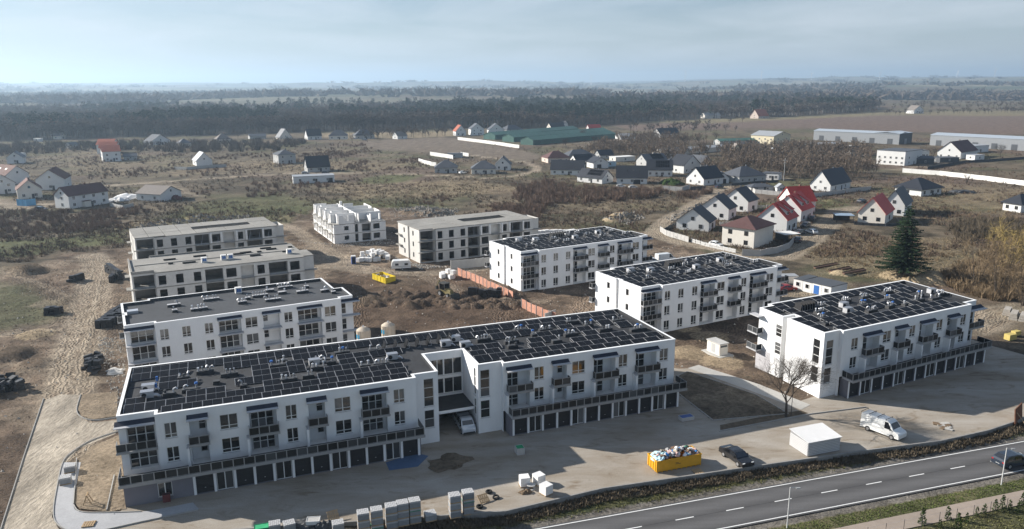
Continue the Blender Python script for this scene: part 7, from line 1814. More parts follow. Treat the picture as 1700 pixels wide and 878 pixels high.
for lb, kd, a, b, pm in (('white car parked on the estate drive by the red-roofed houses', 'hatch', (99.5, 249.8), (98.5, 253.0), PW), ('dark off-roader on the estate drive near the white carport', 'suv', (92.3, 248.0), (97.2, 252.0), PG), ('dark car in the shade below the rear red-roofed house', 'suv', (106.4, 272.2), (110.7, 279.6), PG),
                         ('dark car under the white carport by the cream cube house', 'suv', (87.9, 234.5), (91.4, 241.0), PG), ('left one of two white cars before the black-roofed house', 'hatch', (50.4, 369.8), (54.4, 369.6), PW), ('right one of two white cars before the black-roofed house', 'hatch', (55.7, 366.2), (59.8, 367.1), PW),
                         ('white car beside the left walled bungalow', 'hatch', (-29.2, 430.8), (-25.3, 433.6), PW), ('pale car left of two below the single black-roofed house', 'hatch', (-118.0, 433.9), (-112.9, 435.1), PS), ('dark car right of two below the single black-roofed house', 'hatch', (-107.1, 434.8), (-101.6, 436.0), PG),
                         ('dark car at the lane crossing before the white garage', 'suv', (95.5, 363.4), (100.9, 367.5), PN), ('black pickup by the long maroon-roofed house', 'suv', (-191.6, 308.4), (-186.3, 307.5), PB), ('white car parked inside the picket fence', 'hatch', (61.4, 233.4), (63.4, 230.7), PW),
                         ('silver car beside the house row by the forest', 'hatch', (-133.0, 697.5), (-128.6, 697.1), PS), ('dark car in front of the grey metal hall', 'suv', (104.1, 266.3), (98.9, 260.7), PG), ('black car parked behind the red-edged house', 'sedan', (142.8, 316.4), (147.0, 319.5), PG)):
    vehicle(lb, 'car', kd, a, b, pm)

# ------------------------------------------------------------------ caravan and backhoe loader
def caravan():
    a, b = (-32.4, 202.7), (-27.7, 203.6); yaw = math.atan2(b[1] - a[1], b[0] - a[0]); root = thing('caravan', 'white caravan parked below the unfinished slab-roofed block', 'caravan', (a[0], a[1], gz(a)), yaw)
    L = math.hypot(b[0] - a[0], b[1] - a[1]) * 1.0; L = min(max(L, 5.2), 6.4); o = [(0, .55), (-.05, 1.2), (.25, 2.3), (.6, 2.65), (L - .6, 2.65), (L - .2, 2.35), (L, 1.3), (L - .05, .55)]; mb = MB()
    mb.face([(x, 0, z) for x, z in o[::-1]], PW); mb.face([(x, 2.3, z) for x, z in o], PW)
    for j in range(len(o)):
        p_, q_ = o[j], o[(j + 1) % len(o)]; mb.face([(p_[0], 0, p_[1]), (q_[0], 0, q_[1]), (q_[0], 2.3, q_[1]), (p_[0], 2.3, p_[1])], PW)
    me = mb.mesh('body'); bm = bmesh.new(); bm.from_mesh(me); bmesh.ops.remove_doubles(bm, verts=bm.verts[:], dist=.001); bmesh.ops.recalc_face_normals(bm, faces=bm.faces[:]); bm.to_mesh(me); bm.free(); link('body', me, root)
    for x0, x1 in ((1.0, 1.9), (L - 1.7, L - .8)): boxo('window', x0, x1, -.03, .0, 1.35, 1.95, CARGL, root)
    boxo('stripe', .1, L - .1, -.012, -.003, 1.0, 1.12, PS, root)
    for s in (0.1, 2.2): w_ = link('wheel', WH[.33][0], root, (L * .55, s, .33)); link('rim', WH[.33][1], w_)
    MB().tube((L - .1, 1.15, .5), (L + 1.0, 1.15, .45), .05, .04, STEEL, 6).build('drawbar', root)
caravan()
def backhoe():
    a, b = (-15.9, 175.8), (-13.0, 172.6); yaw = math.atan2(b[1] - a[1], b[0] - a[0]); root = thing('backhoe_loader', 'muddy dark backhoe loader working on the churned soil', 'excavator', (a[0], a[1], gz(a)), yaw); root.scale = (1.1, 1.1, 1.1)
    YEL = mat('muddy_yellow', (0.16, 0.13, 0.05), .7, .3, .4, 1.5); DK = mat('muddy_steel', (0.05, 0.048, 0.042), .7, .3, .3, 2)
    mb = MB(); mb.hexa([(-.9, -.6, .6), (2.6, -.5, .6), (2.6, .5, .6), (-.9, .6, .6)], [(-.9, -.6, 1.3), (2.5, -.45, 1.25), (2.5, .45, 1.25), (-.9, .6, 1.3)], YEL); mb.build('chassis', root)
    mb = MB(); mb.hexa([(1.0, -.45, 1.3), (2.5, -.42, 1.27), (2.5, .42, 1.27), (1.0, .45, 1.3)], [(1.0, -.4, 1.75), (2.4, -.36, 1.6), (2.4, .36, 1.6), (1.0, .4, 1.75)], YEL); mb.build('hood', root)
    mb = MB()
    for x, y in ((-.8, -.68), (-.8, .68), (.9, -.68), (.9, .68)): mb.box(x - .05, x + .05, y - .05, y + .05, 1.3, 2.72, DK)
    mb.box(-.95, 1.05, -.8, .8, 2.722, 2.85, DK); cb = mb.build('cab', root)
    for y in (-.70, .70): boxo('side_window', -.74, .84, y - .01, y + .01, 1.45, 2.65, CARGL, cb)
    boxo('windscreen', .9, .92, -.6, .6, 1.75, 2.65, CARGL, cb)
    for x, r, y in ((-.3, .62, .95), (2.2, .48, .85)):
        for s in (-1, 1): w_ = link('wheel', WH[r][0], root, (x, s * y, r)); link('rim', WH[r][1], w_); w_.scale = (1, 1.7, 1)
    for s in (-.5, .5): MB().tube((1.2, s, 1.5), (3.3, s, .7), .09, .08, YEL, 6).build('loader_arm', root)
    mb = MB(); mb.hexa([(3.2, -1.15, .15), (4.1, -1.15, .1), (4.1, 1.15, .1), (3.2, 1.15, .15)], [(3.2, -1.15, 1.0), (3.35, -1.15, 1.0), (3.35, 1.15, 1.0), (3.2, 1.15, 1.0)], DK); mb.build('bucket', root)
    bo = MB().tube((-.9, 0, 1.0), (-1.7, 0, 3.0), .16, .13, YEL, 6).build('boom', root); MB().tube((-1.7, 0, 3.0), (-2.7, 0, 1.6), .12, .1, YEL, 6).build('stick', bo); MB().hexa([(-2.95, -.3, .8), (-2.4, -.3, .9), (-2.4, .3, .9), (-2.95, .3, .8)], [(-2.85, -.3, 1.6), (-2.6, -.3, 1.6), (-2.6, .3, 1.6), (-2.85, .3, 1.6)], DK).build('backhoe_bucket', bo)
backhoe()

# ------------------------------------------------------------------ skips
SKIPY = mat('skip_yellow', (0.66, 0.33, 0.015), .5, .4, .12, 1.2, big=.08); SKIPL = mat('skip_lemon', (0.62, 0.46, 0.02), .5, .4, .14, 1.2)
def skip(label, L, N_, R_, h, m, ribs=10, z=None):
    w, d, yaw = frame_of(L, N_, R_); root = thing('skip_container', label, 'skip', (N_[0], N_[1], gz(N_) if z is None else z), yaw); mb = MB(); t_ = .07
    mb.box(0, w, 0, d, .12, .2, m); mb.box(0, w, 0, t_, .201, h, m); mb.box(0, w, d - t_, d, .201, h, m); mb.box(0, t_, t_ + .001, d - t_ - .001, .201, h, m); mb.box(w - t_, w, t_ + .001, d - t_ - .001, .201, h, m); mb.build('tub', root)
    for k in range(ribs):
        x = .1 + (w - .2) * k / (ribs - 1); boxo('rib', x - .05, x + .05, -.06, -.003, .0, h * .25 if k % 2 else h * .18, m, root)
    boxo('rim', -.05, w + .05, -.05, .08, h + .002, h + .09, m, root); boxo('rim', -.05, w + .05, d - .08, d + .05, h + .002, h + .09, m, root); boxo('rim', -.05, .08, .085, d - .085, h + .002, h + .088, m, root); boxo('rim', w - .08, w + .05, .085, d - .085, h + .002, h + .088, m, root)
    for k in range(4): boxo('end_rib', -.07, -.003, d * (k + .5) / 4 - .05, d * (k + .5) / 4 + .05, .1, h, m, root)
    return root, w, d, yaw
_r = random.Random(17)
root, w, d, yaw = skip('orange-yellow skip heaped with rubbish in the yard', (17.4, 93.0), (18.4, 90.8), (24.7, 92.7), 1.55, SKIPY, 10, 0.0)
for k, (dx0, zz) in enumerate(((.42, .95), (.42, .78))):
    boxo('stencil_mark', w * dx0, w * dx0 + (.8 if k else .45), -.012, -.004, zz, zz + .07, DFRAME, root)
RC = [mat(f'rubbish_{n_}', c, .8, .2, .25, 3) for n_, c in (('white', (.7, .69, .67)), ('pink', (.55, .38, .34)), ('black', (.03, .03, .03)), ('brown', (.20, .13, .09)), ('cyan', (.35, .52, .55)), ('blue', (.05, .22, .5)), ('beige', (.5, .43, .33)), ('grey', (.3, .3, .3)), ('green', (.06, .2, .14)))]
def lump(m, r_, s, flat=.7):
    bm = bmesh.new(); bmesh.ops.create_icosphere(bm, subdivisions=1, radius=s)
    for v in bm.verts: v.co = v.co * r_.uniform(.7, 1.25); v.co.z *= flat
    me = bpy.data.meshes.new('rubbish_bag'); bm.to_mesh(me); bm.free(); me.materials.append(m); return me
c_, s_ = math.cos(yaw), math.sin(yaw); o_ = root.location
def inskip(x, y, z): return (o_.x + c_ * x - s_ * y, o_.y + s_ * x + c_ * y, z)
for k in range(150):
    x = _r.uniform(.35, w - .35); y = _r.uniform(.3, d - .3); hump = 1.45 + .95 * math.sin(math.pi * min(1, max(0, x / w))) ** .6 * math.sin(math.pi * y / d) * _r.uniform(.4, 1.0); m_ = RC[_r.choice([0, 0, 0, 1, 1, 2, 2, 2, 3, 3, 6, 7, 7, 4, 5, 8])]
    if k % 3:
        me = lump(m_, _r, _r.uniform(.17, .34)); o = link('rubbish_bag', me)
    else:
        me = MB().box(-.32, .32, -.2, .2, -.1, .1, m_).mesh('rubbish_box'); o = link('rubbish_box', me)
    o.location = inskip(x, y, hump); o.rotation_euler = (_r.uniform(-.6, .6), _r.uniform(-.6, .6), _r.uniform(0, 6)); tag(o, 'piece of mixed rubbish heaped in the orange-yellow skip', 'rubbish', 'rubbish heaped in the skip')
bag = MB()
bm = bmesh.new(); bmesh.ops.create_icosphere(bm, subdivisions=3, radius=.8)
for v in bm.verts: v.co = Vector((v.co.x * 1.15, v.co.y * 1.5, v.co.z * .42)) + rdir(_r) * .09
me = bpy.data.meshes.new('plastic_sheet'); bm.to_mesh(me); bm.free(); me.materials.append(mat('pale_blue_film', (0.42, 0.60, 0.66), .35, .4, .15, 2)); o = link('plastic_sheet', me); o.location = inskip(.75, d * .5, 1.62); o.rotation_euler = (0, -.25, yaw); tag(o, 'crumpled pale blue plastic sheet over the left end of the heaped skip', 'plastic sheet')
root, w2, d2, yaw2 = skip('lemon yellow skip on the muddy site track', (-35.4, 191.7), (-31.5, 186.7), (-29.4, 188.8), 1.5, SKIPL, 6)
for k in range(14):
    o = link('rubble_piece', lump(RC[_r.choice([0, 7, 6])], _r, _r.uniform(.25, .45))); tag(o, 'chunk of pale rubble in the lemon yellow skip', 'rubble', 'rubble in the lemon yellow skip')
    x, y = _r.uniform(.5, w2 - .5), _r.uniform(.4, d2 - .4); o.location = (root.location.x + math.cos(yaw2) * x - math.sin(yaw2) * y, root.location.y + math.sin(yaw2) * x + math.cos(yaw2) * y, root.location.z + 1.2 + _r.uniform(0, .3))

# ------------------------------------------------------------------ small buildings of the yard
CORRD = mat('zinc_groove', (0.26, 0.26, 0.265), .5, .4, .05)
CORR = mat('corrugated_zinc', (0.58, 0.58, 0.58), .45, .45, .05, 1.0, metal=.25)
def metal_garage():
    L, N_, R_ = (38.1, 98.5), (39.4, 95.1), (44.4, 96.7); w, d, yaw = frame_of(L, N_, R_); root = thing('metal_garage', 'pale corrugated metal garage by the roadside wall', 'shed', (N_[0], N_[1], 0), yaw); h0, h1 = 2.0, 2.35
    mb = MB(); mb.hexa([(0, 0, .02), (w, 0, .02), (w, d, .02), (0, d, .02)], [(0, 0, h0), (w, 0, h0), (w, d, h1), (0, d, h1)], CORRD); mb.build('wall', root)
    n = 8
    for k in range(n):
        z = .1 + (h0 - .15) * k / n; boxo('cladding_strip', .02, w - .02, -.06, -.004, z, z + .15, CORR, root); boxo('cladding_strip', -.06, -.004, .02, d - .02, z, z + .15, CORR, root)
    mb = MB(); mb.hexa([(-.15, -.2, h0 + .01), (w + .15, -.2, h0 + .01), (w + .15, d + .15, h1 + .02), (-.15, d + .15, h1 + .02)], [(-.15, -.2, h0 + .06), (w + .15, -.2, h0 + .06), (w + .15, d + .15, h1 + .07), (-.15, d + .15, h1 + .07)], CORR); ro = mb.build('roof', root)
    nr = 26; sl = (h1 - h0) / d
    for k in range(nr):
        x = -.1 + (w + .2) * k / (nr - 1); mb = MB(); mb.hexa([(x - .03, -.2, h0 + .063), (x + .03, -.2, h0 + .063), (x + .03, d + .15, h1 + .073), (x - .03, d + .15, h1 + .073)], [(x - .02, -.2, h0 + .09), (x + .02, -.2, h0 + .09), (x + .02, d + .15, h1 + .10), (x - .02, d + .15, h1 + .10)], CORR); mb.build('roof_rib', ro)
metal_garage()
def kiosk():
    L, N_, R_ = (36.1, 136.4), (37.6, 133.3), (39.3, 134.2); w, d, yaw = frame_of(L, N_, R_); root = thing('transformer_kiosk', 'small white transformer kiosk on a concrete slab between the blocks', 'kiosk', (N_[0], N_[1], gz(N_) + .05), yaw)
    boxo('base', -.7, w + .7, -.9, d + .7, -.3, .06, CONCP, root); boxo('wall', 0, w, 0, d, .061, 2.1, HCREAM, root); boxo('roof', -.12, w + .12, -.12, d + .12, 2.102, 2.3, FENCEC, root)
    for k in range(3): boxo('door', -.03, -.003, d * (k + .08) / 3, d * (k + .92) / 3, .25, 1.9, HGREY if k == 1 else HCREAM, root)
    boxo('louvre', .2, w - .2, -.03, -.003, 1.55, 1.9, HALLD, root)
kiosk()
def cabins():
    F = [(68.0, 181.3), (69.5, 179.3), (70.9, 177.1), (72.3, 174.9), (73.7, 172.8)]; labs = ('first white office cabin of the row behind the right-hand block', 'second white office cabin of the row behind the right-hand block', 'office cabin with blue door behind the right-hand block', 'last white office cabin of the row behind the right-hand block')
    for k in range(4):
        a, b = F[k], F[k + 1]; e = Vector((b[0] - a[0], b[1] - a[1])); w = e.length; yaw = math.atan2(e.y, e.x); root = thing('office_cabin', labs[k], 'cabin', (a[0], a[1], gz(a) - .02), yaw)
        boxo('wall', .04, w - .04, 0, 6.2, .1, 2.55, HWHITE, root); boxo('roof', .0, w - .02, -.06, 6.26, 2.552, 2.72, HALLD, root); boxo('floor_frame', .0, w - .02, -.03, 6.2, -.1, .099, HALLD, root)
        if k == 2: boxo('door', w * .2, w * .75, -.04, -.003, .15, 2.2, BLUE, root)
        else: link('window', hwin(1.1, 1.1), root, (w / 2 - .55, -.03, 1.0), 0)
    a = (65.4, 183.3); root = thing('office_cabin', 'single pale cabin with railing beside the red car', 'cabin', (a[0], a[1], gz(a)), .05)
    boxo('wall', 0, 4.6, 0, 2.6, .1, 2.6, HCREAM, root); boxo('roof', -.05, 4.65, -.05, 2.65, 2.602, 2.75, RGREY, root); link('window', hwin(1.3, 1.2), root, (1.0, -.03, 1.0), 0); boxo('railing', .1, 4.5, -.9, -.86, .1, 1.1, FENCED, root)
cabins()
def carport(label, L, N_, R_, h, m, wall=True):
    w, d, yaw = frame_of(L, N_, R_); root = thing('carport', label, 'carport', (N_[0], N_[1], gz(N_)), yaw); boxo('roof', -.2, w + .2, -.2, d + .2, h, h + .15, m, root)
    for x in (.1, w - .1):
        for y in (.1, d - .1): boxo('post', x - .06, x + .06, y - .06, y + .06, -.1, h - .002, DFRAME, root)
    if wall: boxo('rear_wall', .2, w - .2, d - .1 + .2, d + .16, 0, h - .2, FENCED, root)
carport('white-roofed carport beside the cream cube house', (84.1, 240.3), (84.7, 235.5), (89.4, 238.2), 2.6, FENCEW)
carport('blue-grey roofed carport left of the red-edged house', (117.1, 276.8), (115.5, 271.9), (121.4, 271.7), 2.4, mat('blue_grey_sheet', (0.24, 0.32, 0.40), .5, .4, .06))
# silos between two blocks
SILO = mat('dusty_silo', (0.47, 0.40, 0.315), .8, .2, .15, 1.5, stretch=(2, 2, .3), big=.1)
for lb, p_ in (('left of two dusty beige silos behind the long block', (-26.4, 131.0)), ('right of two dusty beige silos behind the long block', (-22.4, 133.5))):
    root = thing('silo', lb, 'silo', (p_[0], p_[1], gz(p_))); mb = MB(); mb.tube((0, 0, 2.4), (0, 0, 6.6), 1.2, 1.2, SILO, 20); mb.build('tank', root); MB().tube((0, 0, 1.0), (0, 0, 2.399), .25, 1.19, SILO, 20).build('cone', root); t_ = MB().tube((0, 0, 6.601), (0, 0, 7.05), 1.2, .55, SILO, 20).build('top', root); MB().tube((0, 0, 7.05), (0, 0, 7.35), .18, .14, STEEL, 8).build('vent_pipe', t_)
    for k in range(8): a = 6.283 * k / 8; MB().tube((1.22 * math.cos(a), 1.22 * math.sin(a), .0), (1.22 * math.cos(a), 1.22 * math.sin(a), 6.5), .06, .06, SILO, 5).build('rib' if k % 2 else 'leg', root)
    mb = MB(); mb.hexa([(-1.18, -.62, 5.2), (-.55, -1.13, 5.2), (-.5, -1.05, 5.2), (-1.1, -.55, 5.2)], [(-1.18, -.62, 5.9), (-.55, -1.13, 5.9), (-.5, -1.05, 5.9), (-1.1, -.55, 5.9)], mat('silo_sign_blue', (0.05, 0.28, 0.45), .5, .3, .05)); mb.build('sign', root)
def toilet(label, p_, m):
    root = thing('portable_toilet', label, 'toilet', (p_[0], p_[1], gz(p_)), .3); boxo('cabin', -.58, .58, -.58, .58, .0, 2.1, m, root); boxo('roof', -.62, .62, -.62, .62, 2.102, 2.35, HWHITE, root); boxo('door', -.42, .42, -.61, -.583, .15, 2.0, NAVY, root)
toilet('blue portable toilet left of the white block pallets', (-44.3, 211.2), mat('toilet_blue', (0.02, 0.08, 0.30), .5, .4, .05))

# ------------------------------------------------------------------ building materials
GBLK = mat('grey_paving_blocks', (0.235, 0.24, 0.245), .9, .15, .15, 4, rand=.15); GBLT = mat('pale_paving_blocks', (0.42, 0.42, 0.42), .9, .15, .12, 4); WPACK = mat('white_block_pack', (0.70, 0.69, 0.67), .7, .25, .08, 2, rand=.1); GRNB = mat('green_strap', (0.03, 0.22, 0.12), .5, .3, .1); WOOD = mat('pallet_wood', (0.38, 0.27, 0.16), .9, .15, .2, 3); WOODD = mat('old_timber', (0.16, 0.115, 0.075), .9, .15, .25, 3)
def _pallet_mesh(w=1.3, d=1.15, h=.12):
    mb = MB()
    for k in range(5): mb.box(-w / 2 + k * w / 5, -w / 2 + k * w / 5 + w / 5 * .72, -d / 2, d / 2, h - .025, h, WOOD)
    for y in (-d / 2, -.06, d / 2 - .12): mb.box(-w / 2, w / 2, y, y + .12, 0, h - .026, WOOD)
    return mb.mesh('pallet_base')
PALB = _pallet_mesh()
def _blocks(w, d, h, nx, ny, m, mt):
    mb = MB()
    for i in range(nx):
        for j in range(ny):
            mb.box(-w / 2 + w * i / nx + .01, -w / 2 + w * (i + 1) / nx - .01, -d / 2 + d * j / ny + .01, -d / 2 + d * (j + 1) / ny - .01, h - .2, h - (.0 if (i + j) % 2 else .015), mt)
    mb.box(-w / 2 + .012, w / 2 - .012, -d / 2 + .012, d / 2 - .012, 0, h - .201, m); return mb.mesh('block_layer')
BLK = _blocks(1.28, 1.12, .80, 6, 4, GBLK, GBLT)
def block_pallet(label, p_, z, rz, group, strap=False):
    root = thing('block_pallet', label, 'pallet', (p_[0], p_[1], z), rz, group); link('pallet_base', PALB, root); link('block_stack', BLK, root, (0, 0, .121))
    if strap: boxo('strap', -.66, .66, -.58, .58, .62, .70, GRNB, root)
ords = ('first', 'second', 'third', 'fourth', 'fifth', 'sixth', 'last'); lev = ('bottom', 'middle', 'top')
for i, (p_, n_) in enumerate((((-16.7, 77.4), 3), ((-15.3, 78.0), 3), ((-13.8, 78.8), 3), ((-12.6, 79.4), 3), ((-11.3, 79.9), 3), ((-6.8, 81.0), 3), ((-5.3, 81.7), 3))):
    for k in range(n_):
        block_pallet(f'{lev[k]} pallet of grey paving blocks in the {ords[i]} stack along the roadside wall', p_, .01 + k * .945, .30, 'stacked block pallets by the roadside wall', (i, k) in ((1, 0), (4, 1), (6, 1)))
for lb, p_ in (('single low pallet of grey blocks right of the fifth stack', (-9.6, 80.3)), ('grey block pallet beside the pale blue-grey heap at the bottom edge', (-19.8, 78.4)), ('grey block pallet next to the green tarpaulin at the bottom edge', (-26.9, 78.3)), ('grey block pallet second from the green tarpaulin', (-25.3, 78.4))):
    block_pallet(lb, p_, .01, .3 + .2 * (p_[0] % 1), None)
for lb, p_ in (('upper pallet of grey kerbs on the paved walk', (-57.6, 92.1)), ('lower pallet of pale kerbs on the paved walk', (-56.5, 89.1))):
    block_pallet(lb, p_, .07, .4, None)
def white_pack(label, p_, z, rz, group=None, s=(1.15, 1.15, 1.05)):
    root = thing('block_pack', label, 'pallet', (p_[0], p_[1], z), rz, group); link('pallet_base', PALB, root)
    key = ('wp', s)
    if key not in _cache:
        mb = MB()
        for i in range(4):
            for j in range(2): mb.box(-s[0] / 2 + s[0] * i / 4 + .006, -s[0] / 2 + s[0] * (i + 1) / 4 - .006, -s[1] / 2, s[1] / 2, s[2] * j / 2 + .004, s[2] * (j + 1) / 2 - .004, WPACK)
        _cache[key] = mb.mesh('block_stack')
    link('block_stack', _cache[key], root, (0, 0, .121)); return root
for lb, p_, rz in (('pale wrapped block pack left of the cable drum', (1.4, 87.9), .2), ('pale wrapped block pack behind the cable drum', (3.2, 88.4), .6), ('pale block pack right of the cable drum, nearest the bank', (4.0, 85.9), .7)): white_pack(lb, p_, .01, rz, None, (1.2, 1.2, 1.15))
_r = random.Random(23); G1 = 'white block packs beside the portable toilet'
A_, B_, C_, D_ = (-43.4, 212.3), (-34.5, 214.3), (-37.0, 221.5), (-42.8, 218.5)
for k in range(34):
    u, v = _r.random(), _r.random(); p_ = tuple((A_[j] * (1 - u) + B_[j] * u) * (1 - v) + (D_[j] * (1 - u) + C_[j] * u) * v for j in (0, 1)); white_pack('white block pack in the heap right of the portable toilet', p_, gz(p_) + (1.15 if k % 4 == 3 else 0), _r.uniform(0, 1.5), G1)
A_, B_ = (-19.2, 192.5), (-14.3, 193.0)
for k in range(11):
    u = _r.random(); v = _r.uniform(0, 4); p_ = (A_[0] * (1 - u) + B_[0] * u, A_[1] * (1 - u) + B_[1] * u + v); white_pack('white block pack at the end of the orange mesh fence', p_, gz(p_) + (1.1 if k % 4 == 3 else 0), _r.uniform(0, 1.5), 'white block packs by the orange mesh fence')
A_, B_ = (8.5, 249.5), (20.0, 252.2)
for k in range(9):
    u = k / 8; p_ = (A_[0] * (1 - u) + B_[0] * u, A_[1] * (1 - u) + B_[1] * u); white_pack('white block pack in the row behind the rear solar-roofed block', p_, gz(p_), .5, 'white packs behind the rear solar-roofed block', (1.9, 1.3, 1.7))
# blue and white packs on the flat roofs
def roof_pack(label, site, x, y, z):
    o, yw = SITES[site]; c, s = math.cos(yw), math.sin(yw); root = thing('roof_pack', label, 'pack', (o[0] + c * x - s * y, o[1] + s * x + c * y, z), yw)
    boxo('wrapped_pack', -.6, .6, -.5, .5, 0, 1.15, HWHITE, root)
    for k in (-.35, .05): boxo('blue_label', k, k + .35, -.52, -.503, .3, .95, BLUE, root)
roof_pack('blue and white pack on the grey unfinished roof, leftmost', 'C3', 15.3, 4.4, 9.53); roof_pack('blue and white pack on the grey unfinished roof, left of the middle pair', 'C3', 19.6, 5.0, 9.53); roof_pack('blue and white pack on the grey unfinished roof, right of the middle pair', 'C3', 21.1, 5.0, 9.53); roof_pack('blue and white pack near the right end of the grey unfinished roof', 'C3', 34.4, 4.2, 9.53); roof_pack('blue and white pack at the rear parapet of the finished dark roof', 'C2', 20.6, 14.4, 9.31)
# black insulation packs
PK = [MB().box(-.62, .62, -.32, .32, -.3, .3, BLACK).mesh('insulation_pack'), MB().box(-.5, .5, -.5, .5, -.45, .45, BLACK).mesh('insulation_pack'), MB().box(-.75, .75, -.3, .3, -.25, .25, BLACK).mesh('insulation_pack')]
def packs(label, group, A_, B_, depth, n, layers, tidy=True, seed=1):
    r_ = random.Random(seed); dx_, dy_ = B_[0] - A_[0], B_[1] - A_[1]; L = math.hypot(dx_, dy_); ux, uy = dx_ / L, dy_ / L
    nx_ = max(1, int(L / 1.12)); ny_ = max(1, int(depth / 1.0))
    for k in range(n):
        l = k // (nx_ * ny_) if tidy else k % layers
        if tidy and l >= layers: break
        u, v = (((k % nx_) + .5) * 1.12 + r_.uniform(-.1, .1), (k // nx_ % ny_ + .5) * 1.0 + r_.uniform(-.1, .1)) if tidy else (r_.random() * L, r_.random() * depth)
        p_ = (A_[0] + ux * u - uy * v, A_[1] + uy * u + ux * v)
        o = link('insulation_pack', PK[1] if tidy and r_.random() < .75 else PK[r_.randrange(3)], None, (p_[0], p_[1], gz(p_) + (.45 + l * .86 if tidy else .3 + l * .6))); o.rotation_euler = (0 if tidy else r_.uniform(-.4, .4), 0 if tidy else r_.uniform(-.3, .3), math.atan2(dy_, dx_) + (r_.uniform(-.14, .14) if tidy else r_.uniform(0, 3))); tag(o, label, 'insulation pack', group)
packs('black insulation pack in the long stack beside the sandy track', 'long stack of black packs', (-86.1, 152.8), (-82.7, 153.1), 13.0, 80, 2, True, 1)
packs('black insulation pack in the tumbled pile left of the white blocks', 'tumbled black packs', (-74.0, 126.0), (-72.1, 126.8), 8.0, 44, 3, False, 2)
packs('black insulation pack in the heap at the left edge', 'black packs at the left edge', (-84.0, 115.9), (-80.2, 119.9), 6.0, 70, 3, False, 3)
packs('black drum-like pack in the cluster on the bare ground at the left', 'black packs on the left bare ground', (-102.4, 162.5), (-98.7, 163.3), 2.0, 12, 2, True, 4)
packs('black pack in the two small stacks by the rear sand track', 'black packs by the rear sand track', (-111.6, 191.0), (-110.9, 196.0), 2.4, 12, 2, True, 5)
packs('black pack in the stack beside the grey unfinished block', 'black packs beside the grey unfinished block', (-102.6, 190.8), (-100.7, 191.3), 5.0, 16, 2, True, 6)
packs('black pack in the tall stack at the corner of the grey unfinished block', 'black packs at the block corner', (-101.2, 193.2), (-99.8, 194.4), 14.0, 40, 3, True, 7)
packs('black pack beside the orange mesh fence', 'black packs by the orange mesh fence', (-10.3, 174.1), (-2.3, 172.9), 3.2, 40, 2, True, 8)

# ------------------------------------------------------------------ roadside wall, lamps, poles
rw = thing('retaining_wall', 'long low concrete retaining wall between yard and road bank', 'wall', (WALL[0][0], WALL[0][1], 0)); RWALL = mat('retaining_concrete', (0.26, 0.25, 0.235), .92, .12, .18, 1.5, big=.15)
for a, b in zip(WALL[:-1], WALL[1:]):
    L = math.hypot(b[0] - a[0], b[1] - a[1]); n = max(1, round(L / 3.0)); rz = math.atan2(b[1] - a[1], b[0] - a[0])
    for k in range(n):
        key = ('rw', round(L / n, 2))
        if key not in _cache: _cache[key] = MB().box(.01, L / n - .01, -.11, .11, -.75, .16, RWALL).mesh('wall_panel')
        link('wall_panel', _cache[key], rw, (a[0] - WALL[0][0] + (b[0] - a[0]) * k / n, a[1] - WALL[0][1] + (b[1] - a[1]) * k / n, 0), rz)
for lb, t_ in (('slim street lamp in the middle of the lower verge', 27.1), ('slim street lamp beside the dark estate car', 58.6)):
    p_ = along(-8.6, t_); root = thing('street_lamp', lb, 'street lamp', (p_[0], p_[1], -.62), math.atan2(RD[1], RD[0])); LP_ = mat('lamp_post_grey', (0.50, 0.50, 0.49), .5, .4, .05)
    MB().tube((0, 0, 0), (0, 0, 5.1), .075, .055, LP_, 10).build('post', root); MB().tube((0, 0, 5.1), (.85, 0, 4.92), .045, .035, LP_, 8).build('arm', root); mb = MB(); mb.hexa([(.78, -.1, 4.84), (1.35, -.08, 4.76), (1.35, .08, 4.76), (.78, .1, 4.84)], [(.78, -.09, 4.96), (1.35, -.06, 4.86), (1.35, .06, 4.86), (.78, .09, 4.96)], LP_); mb.build('lamp_head', root)
p_ = (137.8, 391.5); root = thing('utility_pole', 'pale concrete utility pole at the lane by the flat white house', 'pole', (p_[0], p_[1], 0)); MB().tube((0, 0, 0), (0, 0, 11.5), .2, .13, FENCEC, 8).build('pole', root); boxo('cross_arm', -1.1, 1.1, -.08, .08, 10.2, 10.4, FENCEC, root); boxo('cross_arm', -.8, .8, -.08, .08, 8.8, 8.95, FENCEC, root)
p_ = (137.2, 391.5); root = thing('lamp_mast', 'tall thin mast with white lamp head behind the utility pole', 'lamp', (p_[0] - 1.5, p_[1] + 14, 0)); MB().tube((0, 0, 0), (0, 0, 15), .12, .07, DFRAME, 6).build('mast', root); MB().tube((0, 0, 15), (0, 0, 15.6), .5, .35, HWHITE, 8).build('lamp_head', root)

